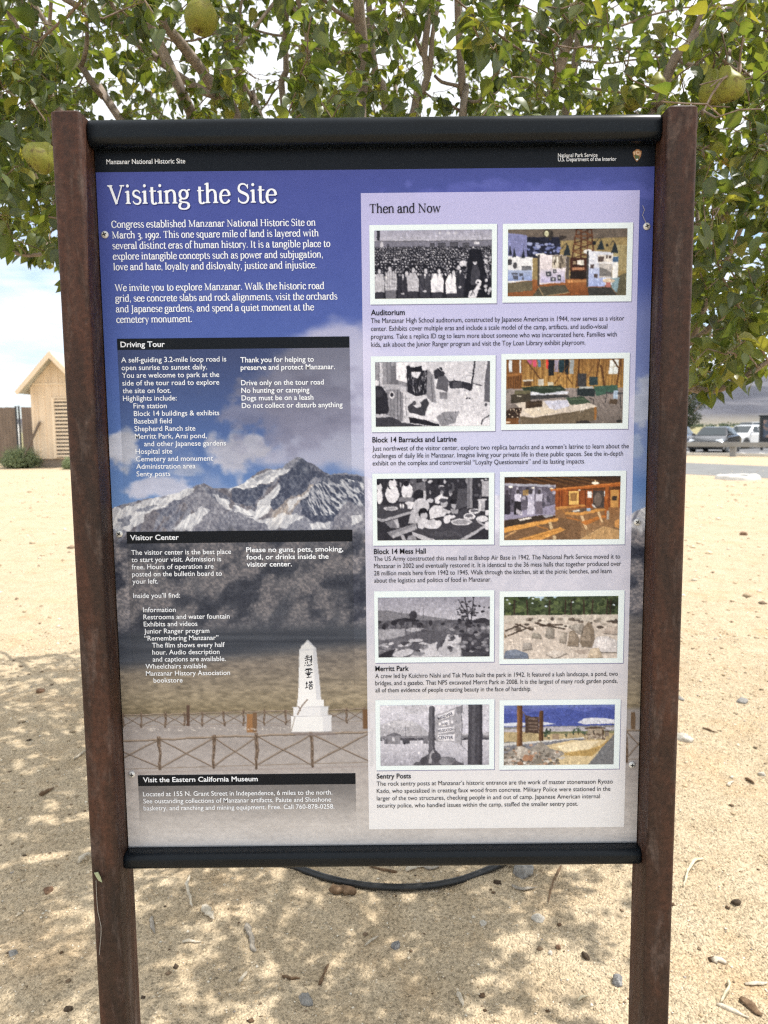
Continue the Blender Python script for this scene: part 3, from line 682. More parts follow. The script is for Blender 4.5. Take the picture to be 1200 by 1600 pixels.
def soft(q, sh=2.2):                                   # a rock face or snow field with a wandering edge
    p = Z7(q); ins = np.zeros(PX.shape, bool)
    for i in range(len(p)):
        (xa, ya), (xb, yb) = p[i], p[(i + 1) % len(p)]
        if ya != yb: ins ^= ((ya > wy) != (yb > wy)) & (wx < (xb - xa) * (wy - ya) / (yb - ya) + xa)
    return ins.astype(float) * mt
def col3(r, g, b_, k=1.0): return np.stack([r + k * (fine - .5) * 90, g + k * (fine - .5) * 88, b_ + k * (fine - .5) * 80], -1)
lay(mt, col3(142, 146, 162)); g1 = rdg((PX + .55 * d) / 9, d / 34, 4, 41); lay(mt * ss_(.62, .86, g1) * (PX < 440) * .8, col3(108, 104, 112))
SNOW, SHADE, TANR, MIDR = col3(238, 241, 247, .4), col3(74, 82, 104, .8), col3(134, 136, 150, 1.1), col3(102, 108, 128, 1.1)
lay(soft([(40, 830), (60, 775), (170, 745), (300, 715), (400, 680), (380, 720), (290, 760), (200, 800), (120, 860), (60, 900)]) * .85, SNOW)
for q in ([(120, 790), (200, 768), (260, 765), (180, 800)], [(230, 790), (330, 735), (370, 740), (290, 800)], [(70, 830), (110, 800), (130, 830), (90, 870)], [(250, 840), (330, 790), (360, 800), (280, 870)]): lay(soft(q) * .75, MIDR)
lay(soft([(350, 740), (400, 690), (430, 664), (470, 700), (520, 725), (540, 780), (500, 800), (520, 860), (380, 890), (330, 860), (390, 800)]), TANR)
lay(soft([(430, 668), (480, 690), (540, 720), (545, 770), (480, 730)]) * .8, MIDR)
for q in ([(380, 800), (440, 770), (470, 790), (420, 830), (360, 880), (350, 850)], [(470, 705), (530, 735), (560, 790), (520, 780)], [(300, 870), (360, 830), (380, 850), (330, 890)]): lay(soft(q) * .85, SNOW)
lay(soft([(530, 700), (600, 660), (700, 605), (790, 598), (750, 640), (660, 670), (560, 705)]), SNOW); lay(soft([(640, 640), (720, 606), (740, 612), (660, 650)]) * .5, MIDR)
lay(soft([(560, 700), (660, 672), (720, 660), (680, 720), (640, 770), (590, 750), (545, 730)]), SHADE); lay(soft([(560, 760), (640, 780), (720, 700), (770, 650), (740, 740), (700, 800), (640, 830), (580, 800)]) * .95, SNOW)
lay(soft([(750, 640), (790, 600), (838, 552), (880, 580), (960, 625), (930, 650), (900, 640), (870, 690), (800, 760), (740, 790), (720, 760), (750, 700)]), SHADE); lay(soft([(838, 552), (900, 590), (960, 626), (900, 620)]) * .8, col3(96, 100, 120, .8))
lay(soft([(745, 790), (830, 720), (880, 670), (905, 672), (860, 740), (800, 800), (740, 850), (720, 820)]) * .9, col3(176, 166, 160, 1)); lay(soft([(800, 760), (870, 690), (900, 690), (830, 760), (790, 800)]) * .8, SNOW)
lay(soft([(880, 690), (930, 640), (990, 622), (1115, 640), (1125, 800), (1050, 760), (980, 830), (900, 830), (840, 800), (850, 750)]), col3(68, 76, 98, .9))
g2 = rdg((PX - .9 * d) / 7, (PY + .3 * PX) / 22, 4, 91); lay(soft([(880, 680), (960, 640), (1115, 660), (1115, 760), (980, 800), (880, 800)]) * ss_(.74, .92, g2) * .8, SNOW)
lay(soft([(975, 850), (1000, 780), (1040, 748), (1090, 755), (1125, 790), (1125, 870), (980, 880)]), TANR); lay(soft([(440, 880), (500, 800), (560, 785), (620, 800), (700, 850), (740, 880)]), col3(128, 131, 146, 1.1))
for q in ([(600, 800), (680, 830), (780, 800), (860, 810), (800, 850), (720, 870)], [(880, 840), (960, 830), (970, 860), (900, 870)], [(1060, 810), (1100, 800), (1115, 840), (1070, 850)]): lay(soft(q) * .8, SNOW)
g3 = rdg((PX + .4 * d) / 12, d / 26, 4, 92); lay(mt * (PX > 574) * ss_(.6, .8, g3), SNOW); lay(mt * (PX > 574) * ss_(.6, .4, g3) * .7, SHADE)
sk = rdg((PX + np.where(PX < 318, .5, np.where(PX < 400, -.6, np.where(PX < 470, .8, -.7))) * d) / 5.5, d / 17, 4, 120); sp2 = fbm(PX / 3.2, PY / 4.5, 3, 121)
lay(mt * ss_(.62, .86, sk) * .30, col3(90, 94, 112)); lay(mt * ss_(.54, .66, sp2 + .10 * (sk < .4)) * .22 * (1 - .5 * ss_(800, 830, PY)), col3(214, 218, 228))
fh = fbm(PX / 30 + .3 * PY / 34, PY / 24, 6, 46); fs_ = fbm(PX / 3.0, PY / 2.6, 3, 47)
ft = ss_(-6, 10, PY - 826 + 16 * (bigs - .5) - .08 * np.maximum(0, 330 - PX) - 12 * (rdg(PX / 18, PX * 0 + 2, 3, 95) - .5))
lay(ft, np.stack([78 + 90 * (fh - .5), 82 + 88 * (fh - .5), 95 + 80 * (fh - .5)], -1) + (fs_[..., None] - .5) * 46)
# sunlit ribs of rock that run down the dark foothills
ribs = ss_(.52, .80, rdg((PX - .55 * (PY - 830) * np.where(PX < 420, 1, -1)) / 46, PY / 150, 5, 96)) * ss_(1010, 950, PY + 18 * (bigs - .5))
lay(ft * ribs * (.30 + 1.5 * np.clip(fs_ - .42, 0, 1)) * ss_(.38, .58, fh), np.stack([176 + 0 * PX, 168 + 0 * PX, 170 + 0 * PX], -1))
vl = ss_(-10, 10, PY - 978 - .03 * (560 - PX)); lay(vl, np.stack([70 + 0 * PX, 76 + 0 * PX, 88 + 0 * PX], -1) + (fbm(PX / 120, PY / 6, 4, 48)[..., None] - .5) * 46)
sg = ss_(-12, 14, PY - 1024 + .10 * (PX - 380)); sn = fbm(PX / 9, PY / 3.2, 5, 49)
lay(sg, ky([(1000, (116, 112, 112)), (1040, (134, 126, 118)), (1090, (146, 136, 118)), (1112, (128, 118, 98))]) + (sn[..., None] - .5) * np.array([80, 74, 64]))
gd_ = ss_(-4, 4, PY - 1116 + .016 * (PX - 380) - 3 * (sn - .5))
lay(gd_, ky([(1110, (152, 148, 148)), (1150, (160, 155, 155)), (1210, (172, 167, 167)), (1262, (188, 184, 183)), (1325, (204, 201, 200))]) + (fbm(PX / 5, PY / 3, 4, 50)[..., None] - .5) * 26 + (fbm(PX / 70, PY / 8, 4, 51)[..., None] - .5) * 20)
# rustic fences
FC = (122, 109, 99)
def rustic(xa, xb, tops, bots, n, w, seed):
    rg = random.Random(seed)
    xsf = [xa + (xb - xa) * (k + (rg.uniform(-.12, .12) if 0 < k < n else 0)) / n for k in range(n + 1)]
    T = lambda x: tops[0] + (tops[1] - tops[0]) * (x - xa) / (xb - xa); B = lambda x: bots[0] + (bots[1] - bots[0]) * (x - xa) / (xb - xa)
    def pole(a, b, w_, c):
        m = [(a[0] + (b[0] - a[0]) * t + rg.uniform(-.6, .6) * w_ * .5, a[1] + (b[1] - a[1]) * t + rg.uniform(-.6, .6) * w_ * .6) for t in (0, .28, .52, .78, 1)]
        for i in range(4): k = rg.uniform(.8, 1.2); cv_.line(m[i:i + 2], w_ * k, c, .95); cv_.line([(m[i][0], m[i][1] - w_ * .25), (m[i + 1][0], m[i + 1][1] - w_ * .25)], w_ * .4, tuple(min(255, v + 46) for v in c), .8); cv_.line([(m[i][0], m[i][1] + w_ * .4), (m[i + 1][0], m[i + 1][1] + w_ * .4)], w_ * .3, tuple(v * .55 for v in c), .7)
    for k, x in enumerate(xsf):
        if k < n:
            x2 = xsf[k + 1]; j = rg.uniform(-.12, .12) * (x2 - x)
            pole((x, B(x)), (x2, T(x2)), w * .85, FC); pole((x, T(x)), (x2 + j * .3, B(x2)), w * .7, (120, 106, 96))
            pole((x - w, T(x)), (x2 + w, T(x2)), w, (134, 120, 108)); cv_.line([(x, B(x)), (x2, B(x2))], w * .45, (138, 126, 116), .8); cv_.line([(x, B(x) + 2 * w), (x2, B(x2) + 2 * w)], w * .8, (150, 138, 136), .35)
        pole((x, T(x) - 1.2 * w), (x + rg.uniform(-1, 1), B(x) + w), w * 1.5, (104, 88, 76))
rustic(193, 570, (1117, 1107), (1134, 1126), 12, 2.0, 1)
cv_.rect(292, 1101, 297, 1134, (92, 74, 66)); cv_.rect(386, 1115, 400, 1144, (150, 112, 78)); cv_.rect(395, 1113, 402, 1143, (116, 92, 72)); cv_.rect(567, 1108, 578, 1138, (110, 84, 62))
cv_.rect(985, 1112, 992, 1140, (112, 92, 74))
rustic(156, 580, (1158, 1143), (1202, 1190), 5, 3.3, 2); rustic(977, 1060, (1140, 1138), (1186, 1184), 2, 3.0, 3)
for k in range(60):
    x = rnd.uniform(205, 470); cv_.ell(x, rnd.uniform(1137, 1142) - (x - 205) * .008, rnd.uniform(.8, 2.2), .8, (204, 198, 194), .9)
# white obelisk with three brushed characters
def Z8(x, y): return (160 + x * .36667, 800 + y * .36667)
def zp(pts, c, al=1.0): cv_.poly([Z8(*p) for p in pts], c, al)
zp([(803, 938), (980, 938), (1010, 950), (830, 952)], (132, 124, 126), .7)
zp([(805, 868), (977, 865), (977, 933), (805, 936)], (232, 234, 238)); zp([(815, 830), (962, 826), (962, 866), (815, 869)], (226, 228, 234)); zp([(832, 800), (943, 798), (945, 826), (830, 829)], (234, 236, 240))
zp([(875, 543), (912, 580), (933, 798), (834, 800), (838, 586)], (236, 238, 242)); zp([(875, 543), (912, 580), (906, 583), (872, 552)], (206, 210, 220)); zp([(838, 588), (912, 582), (912, 585), (838, 591)], (205, 208, 218))
zp([(898, 584), (912, 580), (933, 798), (912, 799)], (206, 209, 218), .8); zp([(940, 868), (977, 865), (977, 933), (942, 934)], (208, 210, 218), .7); zp([(930, 828), (962, 826), (962, 866), (932, 868)], (206, 209, 216), .7)
for yy in (829, 868): zp([(810, yy), (968, yy - 3), (968, yy), (810, yy + 3)], (196, 198, 206))
cv_.line([Z8(832, 862), Z8(850, 826), Z8(874, 798)], 2.0, (128, 112, 100)); cv_.line([Z8(845, 845), Z8(836, 826)], 1.4, (128, 112, 100)); cv_.line([Z8(806, 932), Z8(822, 868)], 1.2, (150, 140, 130))
cv_.noise(3, 60, 77)
BGI = cv_.out()
ZB = -0.003
top_img = BGI
land = sheet('printed_landscape', -0.457, 0.457, 0.0, ZH, 0.0006, top_img, panel)
def bg_at(x0, x1, z0, z1, w, h):
    X, Z = np.meshgrid(np.linspace(x0, x1, w), np.linspace(z1, z0, h))
    i = np.clip(((ZH - Z) / ZH * NH).astype(int), 0, NH - 1); j = np.clip(((X + .457) / .914 * NW).astype(int), 0, NW - 1)
    return BGI[i, j], X, Z
# brushed characters on the obelisk, as ink strokes
def brush(strokes, wd):
    mb = MB()
    for s in strokes:
        pts = [pan(*Z8(*p)) for p in s]; n = len(pts)
        for i in range(n - 1):
            (xa, za), (xb, zb) = pts[i], pts[i + 1]; L = math.hypot(xb - xa, zb - za) or 1e-6
            nx_, nz_ = -(zb - za) / L, (xb - xa) / L; w0 = wd * (1 - .45 * i / n); w1 = wd * (1 - .45 * (i + 1) / n)
            y = -0.0010 - 0.00002 * (len(mb.f) % 9)
            mb.add([(xa + nx_ * w0, y, PZ + za + nz_ * w0), (xb + nx_ * w1, y, PZ + zb + nz_ * w1), (xb - nx_ * w1, y, PZ + zb - nz_ * w1), (xa - nx_ * w0, y, PZ + za - nz_ * w0)], [(0, 1, 2, 3)])
    return mb
br = brush([[(866, 616), (882, 612)], [(862, 623), (884, 619)], [(872, 608), (873, 630)], [(864, 632), (884, 627)], [(866, 640), (864, 646)], [(874, 636), (874, 646)], [(886, 614), (889, 620)], [(884, 630), (895, 626)], [(891, 610), (892, 640), (887, 644)], [(884, 638), (888, 632)],
            [(864, 651), (862, 655)], [(870, 650), (876, 655), (886, 654), (888, 649)], [(879, 648), (881, 651)], [(890, 647), (894, 652)],
            [(866, 669), (890, 666)], [(864, 676), (865, 672), (894, 669), (892, 676)], [(879, 668), (879, 684)], [(870, 677), (874, 678)], [(884, 675), (888, 676)], [(864, 686), (896, 683)], [(870, 690), (888, 688)], [(872, 694), (886, 692)], [(879, 688), (879, 703)], [(870, 705), (892, 702)],
            [(866, 731), (876, 729)], [(871, 722), (871, 748)], [(864, 750), (877, 745)], [(880, 726), (897, 724)], [(884, 720), (885, 730)], [(892, 719), (892, 728)], [(888, 730), (879, 740)], [(888, 731), (899, 738)], [(884, 739), (893, 738)], [(882, 744), (882, 754)], [(882, 744), (895, 743), (894, 753)], [(882, 754), (894, 753)]], 0.00085)
br.build('brushed_characters', INK_BLACK, panel)

# header band
flat('header_band', -0.457, 0.457, ZH, 1.2046, 0.0007, INK_BAR, panel)
t, _ = text_mesh('Manzanar National Historic Site', 'lettering', INK_WHITE, panel, *pan(167, 257), 0.0016, pan(290, 256)[0] - pan(167, 256)[0], 0.0080 / SANS_CAP, .006)
a = text_mesh('National Park Service', 'lettering', INK_WHITE, panel, *pan(871.5, 246.2), 0.0016, pan(933, 246)[0] - pan(871.5, 246)[0], 0.0064 / SANS_CAP, .003)[0]
b = text_mesh('U.S. Department of the Interior', 'lettering', INK_WHITE, panel, *pan(871.5, 252.6), 0.0016, pan(962.5, 252)[0] - pan(871.5, 252)[0], 0.0064 / SANS_CAP, .003)[0]
join_lines([a, b], 'lettering', panel)
# arrowhead emblem: brown point, pale mountain, green floor, white animal
def E2(x, y): return pan(980 + x * .125, 150 + y * .125)
def patch(pts, lift): return [(q[0], -lift, PZ + q[1]) for q in (E2(*p) for p in pts)]
EM = [ink('emblem_brown_ink', (176, 130, 92)), ink('emblem_pale_ink', (226, 200, 170)), ink('emblem_green_ink', (92, 104, 72)), INK_WHITE, ink('emblem_dark_ink', (60, 44, 36))]
mb = MB()
def pp(pts, lift, mi): mb.add(patch(pts, lift), [tuple(range(len(pts) - 1, -1, -1))], mi)
pp([(60, 708), (75, 685), (92, 684), (104, 664), (148, 666), (158, 684), (172, 680), (182, 700), (174, 752), (156, 790), (116, 832), (98, 812), (72, 765)], .0011, 4)
pp([(66, 708), (77, 690), (94, 689), (106, 670), (146, 671), (156, 689), (170, 686), (176, 701), (169, 750), (152, 786), (116, 824), (102, 808), (78, 763)], .0013, 0)
pp([(100, 700), (118, 686), (140, 690), (160, 705), (164, 730), (140, 745), (110, 738)], .0015, 1); pp([(84, 740), (110, 742), (150, 756), (148, 782), (116, 816), (100, 796)], .0017, 2)
pp([(112, 715), (128, 700), (150, 712), (156, 724), (124, 726)], .0018, 0); pp([(102, 796), (128, 788), (130, 800), (117, 812)], .0019, 3); pp([(76, 702), (88, 695), (96, 720), (88, 752), (78, 730)], .0015, 1)
mb.build('emblem', EM, panel)

# title and introduction, in serif
serif_block('title_shadow', panel, INK_SHADOW, ['Visiting the Site'], (169.5, 319.5), 433.5, 0, 319.5, .0298, .0010, .0012, -.0012)
serif_block('title', panel, INK_WHITE, ['Visiting the Site'], (169.5, 319.5), 433.5, 0, 319.5, .0298, .0018)
INTRO = ['Congress established Manzanar National Historic Site on', 'March 3, 1992. This one square mile of land is layered with', 'several distinct eras of human history. It is a tangible place to',
         'explore intangible concepts such as power and subjugation,', 'love and hate, loyalty and disloyalty, justice and injustice.']
INVITE = ['We invite you to explore Manzanar. Walk the historic road', 'grid, see concrete slabs and rock alignments, visit the orchards', 'and Japanese gardens, and spend a quiet moment at the', 'cemetery monument.']
TH, TN = 11.2, 6.4; GLYPH = glyphs()
serif_block('paragraph', panel, INK_WHITE, INTRO, (174.5, 356.2), 516.5, 2, 422.5, .0108)
serif_block('paragraph', panel, INK_WHITE, INVITE, (180, 455), 527.5, 1, 504.5, .0108)

# the three boxes on the left
def info_box(tl, br_, bar_bottom, fade_from, fade_to, dark, title, tpos, tright, cap):
    x0, z1 = pan(*tl); x1 = pan(br_[0], tl[1])[0]; zb = pan(tl[0], bar_bottom)[1]; ze = pan(tl[0], fade_to)[1]; zf = pan(tl[0], fade_from)[1]
    w = int((x1 - x0) / .0016); h = int((zb - ze) / .0016)
    img, X, Z = bg_at(x0, x1, ze, zb, w, h)
    a = np.clip((Z - ze) / max(1e-6, zf - ze), 0, 1)[..., None] * dark
    box = sheet('text_box', x0, x1, ze, zb, 0.0009, img * (1 - a) + lin((52, 56, 64)) * a, sign)
    flat('title_bar', x0, x1, zb, z1, 0.0010, INK_BAR, box)
    text_mesh(title, 'lettering', INK_WHITE, box, *pan(*tpos), 0.0016, pan(tright, tpos[1])[0] - pan(*tpos)[0], cap / SANS_CAP, .012)
    return box
bx1 = info_box((183, 529.4), (546, 870), 547, 560, 790, .66, 'Driving Tour', (189, 542.6), 258, .0094)
block('lettering', bx1, INK_WHITE, ['A self-guiding 3.2-mile loop road is', 'open sunrise to sunset daily.', 'You are welcome to park at the', 'side of the tour road to explore', 'the site on foot.', 'Highlights include:',
      (16, 'Fire station'), (16, 'Block 14 buildings & exhibits'), (16, 'Baseball field'), (16, 'Shepherd Ranch site'), (16, 'Merritt Park, Arai pond,'), (30, 'and other Japanese gardens'), (16, 'Hospital site'), (16, 'Cemetery and monument'), (16, 'Administration area'), (16, 'Senty posts')],
      (190, 566.5), 354, 0, 744.5, .0090, .004)
block('lettering', bx1, INK_WHITE, ['Thank you for helping to', 'preserve and protect Manzanar.', '', 'Drive only on the tour road', 'No hunting or camping', 'Dogs must be on a leash', 'Do not collect or disturb anything'], (376, 566.3), 535.5, 6, 637.6, .0090, .012)
bx2 = info_box((198, 831), (550.5, 1080), 849.3, 960, 1085, .42, 'Visitor Center', (204, 843.8), 280, .0094)
block('lettering', bx2, INK_WHITE, ['The visitor center is the best place', 'to start your visit. Admission is', 'free. Hours of operation are', 'posted on the bulletin board to', 'your left.', '', "Inside you’ll find:", '',
      (15, 'Information'), (15, 'Restrooms and water fountain'), (15, 'Exhibits and videos'), (15, 'Junior Ranger program'), (15, '“Remembering Manzanar”'), (27, 'The film shows every half'), (27, 'hour. Audio description'), (27, 'and captions are available.'), (15, 'Wheelchairs available'), (15, 'Manzanar History Association'), (27, 'bookstore')],
      (205.5, 866.8), 361.5, 0, 1066.5, .0090, .004)
block('lettering', bx2, INK_WHITE, ['Please no guns, pets, smoking,', 'food, or drinks inside the', 'visitor center.'], (385, 862.6), 536.5, 0, 885.2, .0090, .014)
bx3 = info_box((215.5, 1211), (555.5, 1291), 1228, 1236, 1293, .62, 'Visit the Eastern California Museum', (224, 1221.6), 403, .0094)
block('lettering', bx3, INK_WHITE, ['Located at 155 N. Grant Street in Independence, 6 miles to the north.', 'See oustanding collections of Manzanar artifacts, Paiute and Shoshone', 'basketry, and ranching and mining equipment. Free. Call 760-878-0258.'], (224, 1243.6), 517.5, 1, 1265.6, .0090, .004)

# pale inset with then-and-now photographs
ix0, iz1 = pan(563.8, 302); ix1, iz0 = pan(974.8, 1291.6)
img, X, Z = bg_at(ix0, ix1, iz0, iz1, 230, 560)
inset = sheet('inset_panel', ix0, ix1, iz0, iz1, 0.0009, (lin((216, 214, 255)) * ((Z - iz0) / (iz1 - iz0))[..., None] + lin((243, 246, 252)) * (1 - (Z - iz0) / (iz1 - iz0))[..., None]) * .66 + img * .34, sign)
serif_block('lettering', inset, INK_BLACK, ['Then and Now'], (577, 333.3), 688.5, 0, 333.3, .0142)
def caption(title, tp, tr, lines, lp, pr, iw, pl):
    text_mesh(title, 'lettering', INK_BLACK, inset, *pan(*tp), 0.0016, pan(tr, tp[1])[0] - pan(*tp)[0], .0094 / SANS_CAP, .018)
    block('lettering', inset, INK_BLACK, lines, lp, pr, iw, pl, .0085, .000)
caption('Auditorium', (579.6, 492.8), 632.5, ['The Manzanar High School auditorium, constructed by Japanese Americans in 1944, now serves as a visitor', 'center. Exhibits cover multiple eras and include a scale model of the camp, artifacts, and audio-visual', 'programs. Take a replica ID tag to learn more about someone who was incarcerated here. Families with', 'kids, ask about the Junior Ranger program and visit the Toy Loan Library exhibit playroom.'], (579.6, 505), 975, 0, 542.2)
caption('Block 14 Barracks and Latrine', (581.9, 691.3), 713.5, ['Just northwest of the visitor center, explore two replica barracks and a women’s latrine to learn about the', 'challenges of daily life in Manzanar. Imagine living your private life in these public spaces. See the in-depth', 'exhibit on the complex and controversial “Loyalty Questionnaire” and its lasting impacts.'], (581.9, 704.4), 973, 1, 727.4)
caption('Block 14 Mess Hall', (584.3, 865.5), 665.3, ['The US Army constructed this mess hall at Bishop Air Base in 1942. The National Park Service moved it to', 'Manzanar in 2002 and eventually restored it. It is identical to the 36 mess halls that together produced over', '28 million meals here from 1942 to 1945. Walk through the kitchen, sit at the picnic benches, and learn', 'about the logistics and politics of food in Manzanar.'], (584.3, 876.4), 970, 1, 910.2)
caption('Merritt Park', (586.4, 1048.3), 638.8, ['A crew led by Kuichiro Nishi and Tak Muto built the park in 1942. It featured a lush landscape, a pond, two', 'bridges, and a gazebo. That NPS excavated Merrit Park in 2008. It is the largest of many rock garden ponds,', 'all of them evidence of people creating beauty in the face of hardship.'], (586.4, 1059.3), 964.5, 1, 1081.5)
caption('Sentry Posts', (588.6, 1216), 642, ['The rock sentry posts at Manzanar’s historic entrance are the work of master stonemason Ryozo', 'Kado, who specialized in creating faux wood from concrete. Military Police were stationed in the', 'larger of the two structures, checking people in and out of camp. Japanese American internal', 'security police, who handled issues within the camp, staffed the smaller sentry post.'], (588.6, 1227.3), 953.3, 1, 1261.4)
def photograph(ftl, fbr, itl, ibr, canvas_fn, rect):
    x0, z1 = pan(*ftl); x1, z0 = pan(*fbr)
    ph = flat('photograph', x0, x1, z0, z1, .0013, PAPER, sign)
    flat('printed_drop_shadow', x0 + .0012, x1 + .0012, z0 - .0016, z0 + .002, .0011, INK_GREY, ph); flat('printed_drop_shadow', x1 - .002, x1 + .0012, z0 + .002, z1 - .0012, .0011, INK_GREY, ph)  # grey strips imitate a drop shadow printed below and right of the border
    a0, c1 = pan(*itl); a1, c0 = pan(*ibr); w = 156; h = int(w * (c1 - c0) / (a1 - a0))
    r0, s0, r1, s1 = rect
    P = Paint(w, h, lambda X, Y: ((np.asarray(X, float) - r0) / (r1 - r0), (np.asarray(Y, float) - s0) / (s1 - s0)))
    canvas_fn(P); P.photo(int(ftl[0] + ftl[1]), .12, .23); sheet('picture', a0, a1, c0, c1, .0017, P.out(), ph); return ph
# ------------------------------------------------------------------ the ten small photographs
def g_(v, k=10): return (v, v, min(255, v + k))
def crowd(P):
    rg = random.Random(3); P.grad(80, 120, 1140, 216, (158, 158, 178), (184, 184, 200)); P.rect(80, 216, 1140, 285, g_(122, 16)); P.rect(80, 214, 1140, 220, g_(96))
    for x0, x1, y0 in ((578, 617, 234), (648, 720, 234), (752, 828, 232), (865, 925, 234), (195, 217, 242)): P.rect(x0, y0, x1, 282, g_(62)); P.rect(x0 + 4, y0 + 5, x1 - 4, 280, g_(84))
    P.rect(108, 122, 134, 210, g_(44)); P.rect(972, 228, 1018, 246, g_(226)); P.ell(152, 250, 14, 30, g_(200))
    for x in (668, 740, 806): P.ell(x, 150, 18, 12, g_(205), .6)
    P.rect(80, 270, 1140, 730, g_(30))
    for r_ in range(13):
        y = 272 + r_ * 15 + r_ * r_ * .35; s = 6.5 + r_ * .85; x = 84 + rg.uniform(0, 10)
        while x < 1140:
            xx, yy = x + rg.uniform(-4, 4), y + rg.uniform(-5, 5)
            P.ell(xx, yy + s * 1.6, s * 1.2, s * 1.1, g_(rg.choice([28, 34, 46, 60, 90, 130, 170, 205])), .9); P.ell(xx, yy - s * .3, s * .95, s, g_(24)); P.ell(xx + rg.uniform(-2, 2), yy + s * .35, s * .55, s * .7, g_(rg.choice([130, 165, 190, 210]))); x += s * rg.uniform(1.7, 2.6)
    P.poly([(930, 290), (1030, 290), (1080, 500), (1120, 720), (880, 720), (905, 480)], g_(22)); P.poly([(960, 430), (1000, 430), (1025, 500), (1015, 600), (940, 600), (940, 500)], g_(62)); P.ell(978, 404, 17, 20, g_(190)); P.ell(978, 388, 20, 12, g_(24))
    for x, y, w, c, hx in ((125, 495, 44, 190, 124), (228, 480, 58, 172, 218), (335, 520, 52, 46, 366), (425, 490, 52, 186, 428), (530, 500, 50, 64, 538), (642, 500, 58, 236, 655), (770, 515, 54, 238, 785), (845, 470, 40, 48, 828)):
        P.poly([(x - w * .5, y), (x + w * .5, y), (x + w, y + 60), (x + w * .95, y + 165), (x - w * .9, y + 165), (x - w, y + 60)], g_(c)); P.rect(x - w * .8, y + 160, x + w * .8, 730, g_(52 if x != 228 else 110))
        P.ell(hx, y - 40, 24, 28, g_(24)); P.ell(hx + 3, y - 22, 15, 21, g_(196)); P.poly([(x - 8, y), (x + 12, y), (x + 3, y + 40)], g_(230 if c < 100 else 150)); P.line([(x, y + 40), (x, y + 150)], 3, g_(c - 34 if c > 60 else 84), .8); P.ell(x, y + 150, 16, 9, g_(205)); P.line([(x - w * .9, y + 60), (x - 4, y + 148)], 5, g_(max(20, c - 46)), .7)
        if x == 228:
            for k in range(-2, 3): P.line([(x + k * 22, y), (x + k * 22, y + 150)], 5, g_(236), .8); P.line([(x - w, y + 70 + k * 30), (x + w, y + 70 + k * 30)], 5, g_(120), .7)
    P.ell(870, 415, 34, 26, g_(214)); P.ell(880, 450, 22, 18, g_(22)); P.poly([(915, 720), (925, 660), (975, 640), (1000, 600), (1025, 565), (1032, 600), (1010, 650), (990, 700), (990, 720)], g_(220)); P.ell(1008, 575, 26, 22, g_(226)); P.ell(1006, 582, 11, 9, g_(40)); P.line([(940, 700), (960, 650), (975, 690)], 6, g_(70)); P.ell(1022, 634, 12, 6, g_(210))
    for k in range(26): P.ell(rg.uniform(1060, 1130), rg.uniform(330, 700), rg.uniform(8, 16), rg.uniform(8, 18), g_(rg.choice([40, 90, 150, 200])))
    P.noise(9, 60, 5)
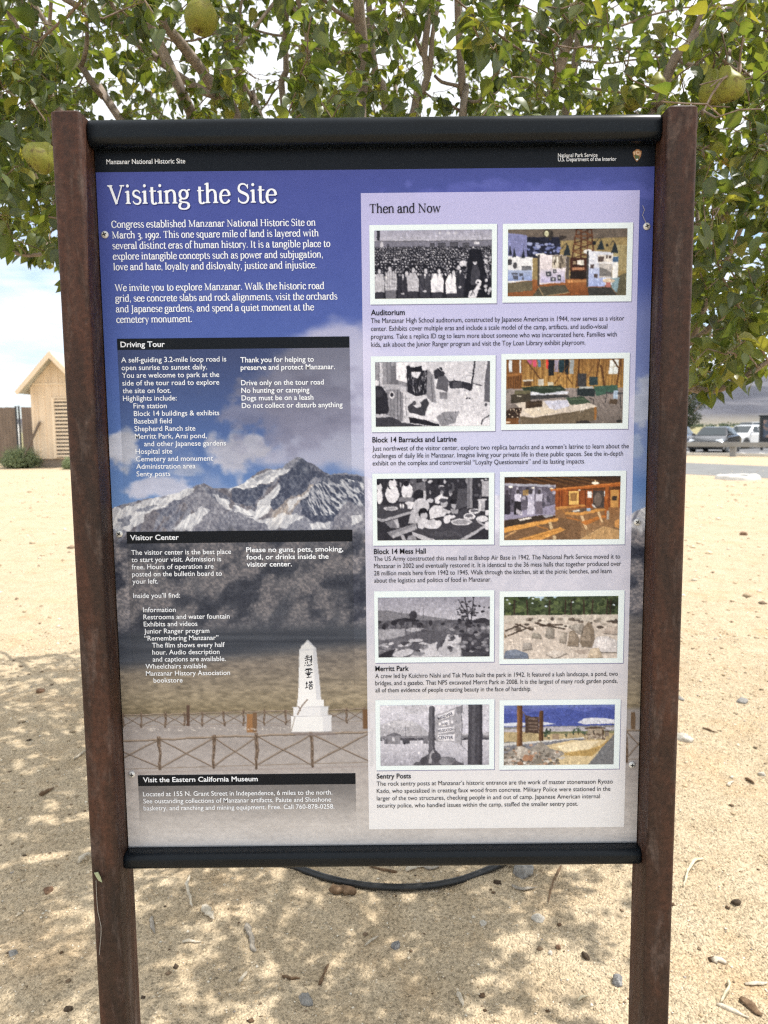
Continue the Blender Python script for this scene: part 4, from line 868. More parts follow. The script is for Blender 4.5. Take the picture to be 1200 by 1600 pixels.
def exhibit(P):
    rg = random.Random(4); P.grad(70, 100, 1080, 300, (96, 84, 72), (128, 112, 84)); P.rect(70, 180, 1080, 520, (150, 132, 92)); P.poly([(75, 105), (1080, 90), (1080, 170), (520, 200), (230, 170), (75, 130)], (104, 94, 86))
    P.poly([(75, 130), (236, 152), (236, 330), (75, 330)], (128, 132, 178)); P.rect(236, 165, 515, 340, (30, 32, 50)); P.poly([(236, 165), (380, 200), (380, 215), (236, 215)], (24, 26, 40))
    for k in range(46): P.ell(rg.uniform(245, 505), rg.uniform(215, 300), rg.uniform(8, 26), rg.uniform(6, 14), rg.choice([(120, 130, 180), (160, 168, 206), (40, 44, 70)]))
    P.rect(960, 240, 1080, 450, (176, 164, 124));
    for k in range(9): P.line([(1010 + k * 8, 245), (1010 + k * 8, 450)], 3, (140, 126, 90))
    P.grad(70, 520, 1080, 660, (150, 96, 56), (118, 70, 40)); P.poly([(950, 520), (1080, 470), (1080, 660), (940, 660)], (96, 92, 74)); P.poly([(955, 515), (1020, 510), (1000, 640), (950, 640)], (136, 164, 176))
    for a, b in (((652, 95), (615, 345)), ((772, 95), (800, 345)), ((690, 95), (690, 345)), ((740, 95), (745, 345))): P.line([a, b], 14, (84, 54, 38))
    for k in range(4): y = 100 + k * 62; P.line([(645 - k * 8, y), (785 + k * 5, y + 60)], 9, (104, 68, 46)); P.line([(780 + k * 5, y), (640 - k * 8, y + 60)], 9, (70, 44, 32)); P.line([(640 - k * 8, y + 60), (790 + k * 5, y + 60)], 9, (112, 76, 50))
    P.rect(625, 90, 805, 106, (52, 40, 34)); P.rect(600, 340, 745, 520, (66, 36, 26)); P.rect(622, 360, 722, 450, (48, 26, 20)); P.rect(660, 362, 718, 402, (232, 228, 220)); P.rect(625, 372, 654, 398, (150, 132, 110)); P.rect(622, 420, 720, 445, (180, 130, 100)); P.rect(600, 455, 745, 515, (38, 28, 24)); P.rect(580, 525, 745, 545, (180, 130, 84))
    P.poly([(70, 320), (285, 335), (282, 525), (70, 545)], (232, 234, 240)); P.grad(70, 440, 280, 528, (176, 190, 222), (140, 158, 206)); P.ell(90, 370, 22, 26, (60, 60, 66)); P.ell(135, 400, 18, 26, (74, 74, 80)); P.rect(190, 405, 275, 440, (110, 112, 118))
    for q in ((120, 485, 163, 518), (196, 500, 212, 522), (112, 460, 162, 478), (172, 462, 205, 490)): P.rect(*q, (84, 88, 104))
    P.poly([(70, 545), (285, 530), (285, 610), (70, 630)], (100, 92, 74)); P.poly([(70, 640), (300, 610), (300, 660), (70, 665)], (132, 84, 52))
    P.ell(352, 314, 46, 14, (240, 240, 240)); P.poly([(342, 312), (566, 316), (562, 545), (342, 560)], (224, 216, 222)); P.grad(350, 440, 560, 548, (214, 208, 222), (180, 176, 212)); P.rect(448, 318, 562, 424, (150, 140, 126)); P.rect(328, 310, 344, 575, (70, 66, 64))
    for k in range(10): P.ell(rg.uniform(455, 555), rg.uniform(345, 410), 9, 26, rg.choice([(212, 204, 190), (90, 82, 74), (240, 236, 226)]))
    for q in ((398, 455, 442, 492), (455, 436, 488, 468), (436, 500, 486, 536), (498, 482, 524, 530)): P.rect(*q, (72, 74, 84)); P.ell((q[0] + q[2]) / 2, (q[1] + q[3]) / 2, 8, 8, (190, 190, 196))
    P.poly([(285, 660), (340, 580), (560, 565), (600, 630), (370, 665)], (78, 74, 62)); P.line([(340, 585), (380, 660), (598, 628)], 8, (150, 130, 100)); P.rect(566, 330, 596, 520, (86, 80, 76))
    P.ell(748, 290, 36, 18, (244, 244, 244)); P.poly([(755, 285), (960, 300), (955, 570), (755, 585)], (214, 218, 232)); P.grad(758, 430, 900, 584, (190, 200, 232), (160, 176, 226)); P.rect(740, 284, 757, 590, (66, 64, 66)); P.rect(830, 318, 955, 382, (226, 220, 214)); P.rect(845, 395, 955, 510, (190, 186, 184))
    P.poly([(848, 420), (900, 440), (950, 470), (950, 500), (848, 495)], (120, 118, 118)); P.rect(845, 385, 955, 395, (236, 236, 238))
    for q in ((770, 398, 800, 432), (800, 478, 834, 510), (835, 330, 885, 376), (900, 318, 915, 352), (925, 326, 945, 350)): P.rect(*q, (84, 72, 70))
    P.rect(958, 330, 1004, 512, (240, 242, 244)); P.rect(960, 335, 1006, 382, (70, 98, 132)); P.ell(928, 535, 54, 18, (206, 190, 170)); P.rect(905, 550, 942, 590, (170, 110, 104)); P.poly([(755, 590), (950, 590), (1005, 655), (760, 660)], (58, 58, 56)); P.line([(950, 590), (1006, 655)], 9, (110, 92, 74))
    for x, y in ((575, 300), (858, 260), (975, 285)): P.poly([(x - 6, y - 60), (x + 8, y - 60), (x + 28, y + 20), (x - 36, y + 20)], (36, 44, 50)); P.line([(x, y - 60), (x - 14, y - 84), (x - 46, y - 40)], 5, (40, 40, 44))
    P.ell(800, 222, 16, 16, (30, 30, 34)); P.ell(910, 240, 12, 12, (30, 30, 34)); P.ell(404, 138, 38, 36, (66, 60, 52)); P.ell(399, 140, 20, 24, (206, 206, 172)); P.poly([(440, 110), (456, 130), (440, 195), (420, 190)], (48, 44, 42)); P.poly([(505, 150), (575, 165), (540, 190), (505, 195)], (50, 44, 42))
    for x, y in ((95, 270), (130, 290), (205, 300)): P.poly([(x - 16, y + 40), (x, y - 40), (x + 16, y + 40)], (36, 40, 52))
    P.noise(8, 70, 9)
def barracks_old(P):
    rg = random.Random(5); P.rect(80, 100, 1130, 700, g_(208)); P.noise(14, 6, 2)
    P.rect(90, 110, 390, 330, g_(150));
    for k in range(9): P.rect(92 + k * 34, 110, 96 + k * 34, 600, g_(90))
    P.rect(130, 120, 160, 330, g_(196)); P.rect(196, 120, 222, 310, g_(128)); P.rect(228, 150, 300, 310, g_(110)); P.rect(160, 310, 330, 355, g_(172)); P.rect(180, 355, 340, 640, g_(138))
    for k in range(5): P.rect(196 + k * 30, 356, 201 + k * 30, 630, g_(84))
    P.poly([(280, 115), (390, 115), (380, 300), (280, 270)], g_(232)); P.ell(240, 405, 22, 32, g_(216)); P.ell(240, 402, 13, 20, g_(40)); P.ell(335, 352, 22, 30, g_(190))
    P.poly([(370, 150), (555, 150), (552, 400), (460, 420), (375, 380)], g_(34))
    for k in range(42): x = rg.uniform(380, 545); y = rg.uniform(180, 370); P.line([(x, y), (x + rg.uniform(-3, 3), y + rg.uniform(14, 40))], 5, g_(rg.choice([90, 150, 200])))
    P.poly([(415, 205), (500, 205), (470, 265), (420, 245)], g_(222)); P.poly([(500, 120), (555, 120), (560, 185), (510, 190)], g_(225)); P.poly([(395, 118), (500, 118), (480, 165), (400, 160)], g_(220)); P.ell(470, 180, 40, 24, g_(24))
    P.poly([(555, 180), (610, 230), (632, 480), (590, 470), (545, 420)], g_(140)); P.line([(590, 240), (600, 470)], 6, g_(96)); P.poly([(610, 200), (660, 165), (715, 220), (690, 260), (620, 270)], g_(48)); P.ell(672, 185, 20, 22, g_(30)); P.line([(655, 170), (690, 205)], 5, g_(200))
    P.poly([(655, 250), (715, 240), (745, 280), (735, 390), (632, 350)], g_(92)); P.line([(632, 355), (735, 388)], 9, g_(220)); P.rect(664, 385, 732, 445, g_(128)); P.poly([(745, 285), (810, 280), (945, 310), (940, 375), (870, 350), (755, 352)], g_(44)); P.poly([(785, 290), (860, 300), (858, 350), (785, 345)], g_(78))
    P.line([(978, 105), (945, 370)], 15, g_(40)); P.poly([(1090, 105), (1118, 105), (1115, 480), (1060, 470), (1065, 300)], g_(96)); P.poly([(985, 108), (1066, 108), (1045, 320), (965, 310)], g_(196)); P.line([(965, 310), (1040, 330)], 8, g_(60)); P.ell(1078, 500, 12, 16, g_(70))
    P.line([(860, 262), (900, 245), (945, 242)], 4, g_(120)); P.ell(905, 440, 10, 7, g_(40)); P.ell(932, 442, 10, 7, g_(40)); P.line([(880, 360), (905, 430), (935, 430)], 4, g_(130)); P.ell(830, 380, 18, 20, g_(184))
    P.poly([(90, 320), (150, 330), (200, 400), (212, 540), (200, 570), (90, 575)], g_(36)); P.ell(124, 390, 34, 34, g_(52)); P.ell(100, 298, 24, 26, g_(232))
    P.poly([(90, 600), (240, 600), (330, 650), (600, 692), (90, 695)], g_(58)); P.poly([(100, 585), (200, 580), (240, 600), (100, 605)], g_(180))
    P.poly([(375, 510), (430, 470), (545, 430), (570, 480), (530, 590), (460, 600), (390, 560)], g_(60)); P.ell(462, 492, 38, 26, g_(206), 1, .3); P.poly([(430, 465), (548, 415), (552, 432), (455, 492)], g_(214)); P.ell(440, 478, 18, 20, g_(40), .8)
    P.poly([(368, 515), (395, 560), (530, 600), (545, 630), (390, 590)], g_(224)); P.poly([(535, 560), (570, 490), (650, 490), (760, 555), (700, 580), (640, 640), (560, 625)], g_(226)); P.poly([(635, 610), (690, 560), (840, 555), (800, 660), (680, 690)], g_(138)); P.line([(690, 570), (740, 680)], 5, g_(100)); P.line([(740, 560), (790, 650)], 5, g_(100))
    P.poly([(390, 600), (540, 630), (660, 670), (660, 690), (400, 655)], g_(30)); P.poly([(820, 600), (900, 560), (1040, 610), (1110, 600), (1110, 690), (800, 680)], g_(228)); P.line([(1036, 670), (1050, 630), (1106, 595)], 10, g_(44)); P.noise(9, 60, 6)
def barracks_new(P):
    rg = random.Random(6); P.grad(80, 90, 1110, 350, (140, 102, 58), (176, 138, 80))
    for k in range(40): x = 90 + k * 26; P.rect(x, 90, x + rg.uniform(3, 8), 350, rg.choice([(104, 70, 38), (196, 158, 98), (88, 60, 36)]), .8)
    P.poly([(90, 90), (225, 90), (225, 330), (110, 480), (90, 500)], (118, 78, 44)); P.rect(108, 95, 140, 200, (220, 228, 236)); P.rect(200, 95, 215, 205, (220, 226, 230)); P.line([(95, 230), (220, 215)], 22, (150, 102, 58))
    for k in range(6): P.line([(110 + k * 20, 240), (105 + k * 20, 440)], 7, (86, 56, 34))
    for x0, x1, y1, c in ((268, 312, 135, (176, 90, 130)), (315, 350, 155, (206, 84, 110)), (358, 386, 158, (92, 128, 160)), (428, 456, 172, (214, 72, 62)), (448, 502, 232, (24, 28, 36)), (502, 540, 200, (160, 150, 170)), (540, 592, 205, (30, 52, 62)), (592, 630, 222, (22, 28, 36)), (634, 672, 220, (150, 156, 160))): P.poly([(x0, 95), (x1, 95), (x1 - 3, y1), (x0 + 4, y1)], c)
    for a, b, w in (((265, 110), (390, 270), 12), ((500, 310), (620, 150), 8), ((600, 210), (660, 310), 8), ((720, 95), (700, 330), 16), ((890, 90), (870, 260), 14), ((905, 150), (940, 320), 18), ((1020, 100), (1060, 180), 16), ((1080, 95), (1045, 320), 16)): P.line([a, b], w, (92, 62, 38))
    P.line([(760, 300), (840, 150)], 12, (120, 86, 52)); P.poly([(985, 105), (1062, 98), (1052, 225), (972, 222)], (232, 238, 240)); P.line([(1022, 100), (1012, 225)], 3, (150, 140, 120)); P.line([(980, 162), (1058, 158)], 3, (150, 140, 120)); P.line([(1010, 100), (1055, 170)], 14, (78, 54, 36))
    P.rect(708, 215, 780, 330, (56, 56, 60)); P.rect(808, 245, 882, 320, (44, 60, 66)); P.rect(364, 262, 412, 320, (196, 192, 182)); P.rect(230, 266, 322, 280, (210, 206, 200)); P.rect(445, 290, 496, 318, (206, 200, 180)); P.rect(240, 280, 300, 320, (90, 64, 40))
    P.grad(80, 345, 1110, 660, (150, 140, 138), (112, 104, 100))
    for k in range(12): P.line([(640 + k * 30, 350), (560 + k * 70, 660)], 3, (92, 84, 82), .6)
    P.poly([(300, 395), (620, 400), (640, 420), (300, 440)], (58, 58, 62)); P.poly([(300, 368), (630, 370), (620, 392), (300, 402)], (210, 214, 228)); P.poly([(220, 330), (380, 322), (560, 318), (610, 362), (420, 388), (240, 358)], (44, 56, 46)); P.line([(330, 335), (560, 345)], 8, (76, 90, 72)); P.line([(540, 320), (558, 310), (570, 345)], 5, (40, 40, 42))
    P.poly([(160, 355), (300, 360), (300, 388), (160, 392)], (100, 96, 74)); P.poly([(130, 395), (300, 385), (300, 460), (130, 468)], (64, 58, 50)); P.rect(185, 402, 225, 412, (196, 190, 176)); P.poly([(705, 340), (860, 345), (860, 415), (705, 410)], (38, 46, 50)); P.poly([(725, 330), (840, 330), (850, 345), (720, 348)], (176, 180, 180)); P.poly([(850, 330), (1050, 318), (1060, 380), (870, 412)], (62, 92, 80))
    P.poly([(950, 380), (1105, 385), (1105, 400), (950, 392)], (70, 70, 76)); P.rect(1018, 365, 1058, 440, (170, 190, 214)); P.line([(960, 385), (950, 470)], 5, (40, 40, 44)); P.line([(1080, 395), (1085, 520)], 5, (40, 40, 44)); P.poly([(990, 440), (1060, 445), (1050, 490), (985, 480)], (84, 70, 58))
    P.poly([(210, 580), (700, 545), (880, 500), (875, 620), (700, 655), (210, 660)], (108, 96, 80)); P.line([(215, 605), (700, 560)], 4, (80, 70, 58))
    for k in range(10): P.line([(230 + k * 60, 590), (235 + k * 60, 655)], 3, (88, 76, 62))
    P.poly([(160, 470), (260, 460), (420, 448), (620, 440), (800, 470), (885, 505), (700, 545), (560, 560), (330, 595), (205, 580), (215, 520)], (206, 196, 186)); P.poly([(420, 450), (620, 445), (640, 500), (480, 540)], (204, 206, 226)); P.poly([(230, 530), (400, 500), (560, 545), (330, 590)], (218, 206, 188))
    for k in range(14): x = rg.uniform(240, 800); P.line([(x, rg.uniform(470, 500)), (x + rg.uniform(-60, 20), rg.uniform(520, 560))], 4, rg.choice([(150, 140, 132), (236, 232, 230)]), .7)
    P.poly([(602, 425), (760, 415), (825, 470), (650, 490)], (62, 78, 64)); P.line([(640, 440), (770, 436)], 6, (104, 120, 96)); P.poly([(255, 455), (400, 448), (402, 500), (258, 515)], (60, 48, 40)); P.line([(260, 480), (400, 472)], 3, (100, 84, 66)); P.line([(810, 425), (850, 445), (848, 480)], 6, (44, 42, 44)); P.rect(855, 510, 876, 620, (150, 104, 58))
    P.poly([(80, 540), (130, 510), (230, 510), (200, 600), (80, 600)], (54, 40, 34)); P.poly([(80, 600), (200, 600), (195, 660), (80, 660)], (110, 74, 46))
    for k in range(34): P.ell(rg.uniform(85, 215), rg.uniform(520, 595), 7, 5, rg.choice([(200, 184, 166), (30, 24, 22)]))
    P.ell(105, 635, 24, 8, (200, 180, 160)); P.poly([(700, 630), (800, 620), (830, 648), (705, 652)], (54, 50, 50)); P.ell(1075, 632, 26, 14, (40, 40, 42)); P.noise(9, 70, 7)
def mess_old(P):
    rg = random.Random(7); P.rect(75, 90, 1110, 670, g_(44))
    for k in range(90): P.ell(rg.uniform(80, 1100), rg.uniform(95, 290), rg.uniform(8, 22), rg.uniform(8, 26), g_(rg.choice([24, 30, 60, 90, 120, 160, 205])), .85)
    P.rect(400, 90, 440, 250, g_(92)); P.poly([(440, 140), (520, 130), (525, 230), (430, 230)], g_(108))
    for x, y, w, h in ((105, 260, 28, 70), (105, 180, 26, 40), (220, 240, 62, 80), (225, 150, 34, 50), (355, 215, 52, 75)): P.ell(x, y, w, h, g_(222)); P.ell(x - 8, y - h * .95, w * .5, w * .55, g_(28))
    P.rect(80, 335, 135, 420, g_(60)); P.rect(280, 270, 410, 310, g_(120)); P.poly([(80, 350), (400, 310), (400, 385), (130, 465), (80, 440)], g_(66)); P.poly([(80, 445), (130, 465), (400, 388), (400, 415), (130, 490), (80, 472)], g_(165)); P.ell(208, 368, 66, 18, g_(196)); P.ell(208, 368, 50, 12, g_(150)); P.ell(298, 346, 9, 20, g_(230)); P.ell(320, 348, 9, 20, g_(230)); P.ell(382, 320, 46, 14, g_(214)); P.poly([(355, 325), (420, 325), (400, 375), (362, 370)], g_(220))
    P.ell(465, 250, 52, 48, g_(32)); P.ell(480, 350, 76, 72, g_(196)); P.poly([(400, 380), (470, 380), (480, 500), (360, 505)], g_(178)); P.rect(503, 215, 528, 290, g_(190)); P.ell(565, 300, 30, 20, g_(190))
    P.poly([(215, 470), (270, 460), (285, 540), (250, 545)], g_(176)); P.poly([(150, 490), (230, 470), (260, 540), (200, 545)], g_(120)); P.poly([(170, 580), (440, 500), (445, 555), (220, 640)], g_(134)); P.poly([(215, 605), (440, 520), (442, 550), (222, 640)], g_(168)); P.poly([(290, 615), (320, 605), (345, 655), (310, 660)], g_(172)); P.poly([(360, 620), (420, 600), (440, 650), (350, 655)], g_(150))
    P.poly([(395, 575), (760, 420), (900, 370), (1100, 480), (1060, 530), (830, 655), (600, 655)], g_(62)); P.poly([(395, 575), (610, 655), (500, 660), (405, 610)], g_(186)); P.poly([(830, 655), (1060, 525), (1060, 550), (890, 655)], g_(178)); P.ell(700, 600, 160, 24, g_(84), .5)
    P.poly([(556, 380), (600, 340), (660, 345), (720, 400), (690, 440), (560, 470)], g_(214)); P.poly([(605, 280), (640, 260), (668, 240), (680, 262), (728, 270), (720, 295), (660, 310), (640, 330), (605, 320)], g_(220)); P.ell(690, 325, 34, 36, g_(176)); P.ell(682, 300, 40, 20, g_(40), .8); P.poly([(690, 370), (760, 400), (735, 420), (680, 400)], g_(190))
    P.ell(785, 340, 28, 34, g_(168)); P.ell(780, 312, 34, 24, g_(28)); P.poly([(750, 375), (820, 370), (815, 420), (760, 420)], g_(158)); P.rect(900, 92, 946, 375, g_(140)); P.rect(908, 92, 922, 372, g_(108)); P.poly([(820, 200), (900, 190), (900, 350), (790, 390)], g_(76))
    P.ell(500, 410, 44, 46, g_(30)); P.ell(506, 432, 32, 38, g_(188)); P.ell(498, 392, 38, 22, g_(26)); P.poly([(450, 500), (480, 455), (540, 470), (545, 520), (490, 560), (448, 540)], g_(206)); P.line([(485, 520), (600, 470)], 14, g_(184))
    P.ell(580, 515, 80, 42, g_(214)); P.ell(590, 500, 60, 24, g_(190)); P.ell(640, 505, 26, 26, g_(222)); P.ell(850, 495, 98, 30, g_(206)); P.ell(850, 495, 78, 20, g_(150)); P.ell(740, 448, 54, 18, g_(216)); P.ell(715, 478, 32, 30, g_(220)); P.ell(965, 400, 54, 22, g_(224)); P.ell(965, 396, 38, 12, g_(96)); P.ell(920, 445, 56, 28, g_(220)); P.ell(915, 440, 38, 14, g_(110)); P.ell(1035, 468, 56, 28, g_(218)); P.rect(1000, 300, 1060, 400, g_(170)); P.rect(1010, 300, 1024, 398, g_(224)); P.ell(1035, 298, 46, 10, g_(200)); P.rect(1065, 390, 1100, 440, g_(214)); P.line([(1000, 490), (1095, 560)], 18, g_(170)); P.ell(1085, 530, 26, 40, g_(222))
    P.rect(1030, 130, 1100, 265, g_(168)); P.noise(9, 60, 8)
def mess_new(P):
    rg = random.Random(8); P.rect(70, 80, 1110, 640, (126, 84, 50)); P.grad(70, 82, 1110, 210, (52, 38, 30), (96, 60, 36))
    for k in range(5): P.line([(200 + k * 120, 85), (560 + k * 160, 190)], 14, (96, 66, 42))
    P.rect(520, 205, 1110, 360, (142, 76, 40))
    for x in (556, 580, 640, 742, 790, 860, 1000): P.rect(x, 205, x + 7, 360, (96, 48, 26))
    P.rect(645, 215, 735, 330, (226, 186, 110)); P.rect(660, 230, 720, 300, (150, 110, 66)); P.rect(810, 216, 852, 272, (240, 244, 246)); P.rect(955, 212, 966, 262, (236, 240, 240)); P.rect(860, 210, 960, 360, (70, 62, 60)); P.ell(905, 290, 34, 60, (110, 98, 92)); P.poly([(850, 320), (910, 375), (890, 385), (850, 340)], (200, 200, 200)); P.rect(1015, 205, 1090, 375, (196, 146, 84)); P.rect(1030, 262, 1072, 298, (60, 50, 46))
    P.poly([(75, 145), (528, 160), (528, 420), (75, 460)], (96, 92, 108)); P.poly([(75, 140), (528, 158), (528, 178), (75, 162)], (168, 170, 186)); P.poly([(75, 400), (528, 330), (528, 420), (75, 460)], (150, 146, 172))
    for k in range(60): P.ell(rg.uniform(85, 520), rg.uniform(185, 330), rg.uniform(6, 18), rg.uniform(10, 34), rg.choice([(44, 42, 52), (70, 68, 82), (128, 124, 144), (190, 188, 206)]), .8)
    for x, c1, c2 in ((100, (60, 58, 70), (40, 38, 48)), (195, (206, 204, 224), (38, 36, 44)), (312, (186, 184, 206), (196, 194, 214)), (385, (196, 194, 214), (110, 104, 120))): P.ell(x, 215, 15, 20, (62, 58, 66)); P.poly([(x - 30, 235), (x + 32, 235), (x + 26, 300), (x - 30, 300)], c1); P.poly([(x - 30, 298), (x + 26, 298), (x + 32, 410), (x - 34, 412)], c2)
    for k in range(4): P.ell(190 + k * 14, 385 + k * 6, 6, 22, (210, 206, 222))
    P.ell(132, 172, 20, 8, (255, 255, 250)); P.ell(328, 184, 12, 8, (255, 250, 240)); P.ell(492, 188, 14, 6, (255, 236, 200)); P.ell(738, 206, 12, 5, (255, 240, 210)); P.rect(240, 200, 290, 245, (176, 140, 80), .7)
    P.grad(528, 360, 1110, 640, (140, 100, 66), (150, 122, 92)); P.poly([(70, 520), (560, 440), (760, 480), (760, 640), (70, 640)], (120, 92, 68))
    for k in range(16): P.line([(560 + k * 36, 370), (300 + k * 60, 640)], 3, (108, 78, 54), .5)
    P.poly([(480, 195), (1110, 140), (1110, 175), (490, 212)], (170, 96, 46)); P.line([(490, 200), (1110, 148)], 7, (206, 130, 66)); P.rect(966, 175, 998, 450, (158, 90, 44)); P.rect(604, 200, 626, 335, (150, 84, 40)); P.ell(878, 148, 32, 12, (255, 250, 230)); P.rect(874, 122, 884, 140, (220, 200, 160))
    P.poly([(80, 460), (420, 418), (555, 430), (80, 525)], (58, 48, 42)); P.poly([(75, 525), (555, 445), (555, 470), (75, 570)], (214, 156, 84)); P.poly([(200, 452), (310, 436), (320, 450), (215, 468)], (220, 214, 210)); P.poly([(412, 425), (490, 412), (515, 425), (440, 445)], (160, 160, 170)); P.poly([(470, 480), (492, 478), (512, 540), (485, 542)], (206, 180, 140)); P.poly([(80, 600), (180, 548), (186, 562), (85, 615)], (190, 150, 104)); P.poly([(160, 640), (580, 525), (625, 548), (400, 640)], (206, 150, 82)); P.line([(250, 640), (600, 540)], 5, (150, 100, 50)); P.line([(360, 510), (470, 545)], 10, (176, 120, 66)); P.rect(512, 600, 540, 640, (200, 176, 140))
    P.poly([(528, 350), (780, 330), (800, 345), (540, 372)], (190, 136, 76)); P.line([(590, 370), (630, 420)], 9, (170, 120, 70)); P.poly([(620, 395), (760, 365), (970, 370), (975, 382), (730, 428), (622, 410)], (204, 148, 82)); P.poly([(640, 390), (780, 362), (900, 368), (740, 402)], (96, 80, 70)); P.poly([(680, 382), (740, 376), (745, 390), (690, 394)], (210, 210, 206)); P.rect(805, 362, 840, 388, (150, 176, 206)); P.poly([(752, 430), (776, 426), (820, 540), (800, 550)], (220, 190, 150)); P.poly([(755, 480), (960, 425), (985, 435), (800, 510)], (186, 118, 60)); P.poly([(900, 400), (920, 395), (955, 485), (940, 490)], (216, 186, 146)); P.poly([(630, 440), (760, 465), (750, 475), (630, 450)], (170, 110, 58))
    P.rect(985, 385, 1008, 465, (170, 164, 156)); P.poly([(740, 640), (960, 520), (1100, 560), (1100, 640)], (188, 152, 108)); P.line([(745, 640), (962, 522)], 5, (220, 186, 140)); P.poly([(1055, 475), (1100, 460), (1100, 540), (1055, 530)], (206, 150, 90)); P.noise(9, 70, 10)
def park_old(P):
    rg = random.Random(9); P.grad(75, 86, 540, 200, (150, 150, 166), (196, 196, 208)); P.noise(12, 5, 12)
    P.poly([(75, 140), (120, 138), (180, 150), (230, 155), (300, 165), (380, 180), (540, 188), (540, 215), (75, 215)], g_(122)); P.rect(75, 180, 540, 330, g_(96)); P.noise(26, 22, 13, mask=(P.I > .38).astype(float))
    P.poly([(140, 178), (190, 168), (245, 178), (250, 185), (140, 186)], g_(44));
    for x in (150, 172, 196, 220, 240): P.line([(x, 184), (x, 215)], 3, g_(50))
    for k in range(26): P.ell(rg.uniform(80, 540), rg.uniform(182, 205), rg.uniform(6, 16), rg.uniform(5, 12), g_(rg.choice([46, 60, 80])))
    P.ell(222, 160, 16, 18, g_(56)); P.line([(222, 170), (222, 195)], 3, g_(40)); P.line([(264, 125), (264, 185)], 2, g_(80)); P.line([(176, 148), (176, 180)], 2, g_(80))
    P.poly([(180, 240), (250, 222), (330, 222), (360, 238), (350, 258), (280, 268), (200, 262)], g_(88)); P.poly([(360, 235), (420, 240), (425, 270), (415, 326), (200, 326), (250, 292), (300, 270), (350, 258)], g_(196)); P.poly([(330, 262), (352, 258), (330, 300), (318, 300)], g_(70)); P.ell(325, 282, 8, 20, g_(90)); P.ell(360, 300, 40, 20, g_(176))
    for k in range(40): P.ell(rg.uniform(80, 280), rg.uniform(215, 322), rg.uniform(8, 26), rg.uniform(4, 9), g_(rg.choice([60, 80, 130, 170, 196])), .9, rg.uniform(-.3, .2))
    P.poly([(80, 215), (190, 212), (186, 240), (120, 252), (80, 252)], g_(156)); P.ell(180, 308, 44, 14, g_(190), 1, -.2); P.poly([(80, 315), (150, 290), (130, 326), (80, 326)], g_(44))
    P.poly([(420, 240), (470, 225), (540, 235), (540, 326), (425, 326), (412, 280)], g_(64))
    for k in range(60): P.ell(rg.uniform(370, 538), rg.uniform(205, 300), rg.uniform(5, 15), rg.uniform(4, 9), g_(rg.choice([34, 60, 110, 160])), .8)
    P.line([(448, 205), (442, 150), (432, 90)], 4, g_(40)); P.line([(455, 205), (462, 140), (466, 90)], 4, g_(40)); P.line([(442, 160), (405, 100)], 3, g_(46))
    for k in range(70): P.ell(rg.gauss(440, 28), rg.gauss(150, 22), rg.uniform(3, 9), rg.uniform(2, 5), g_(rg.choice([36, 60, 84])))
    P.ell(505, 182, 24, 10, g_(50)); P.noise(12, 70, 14)
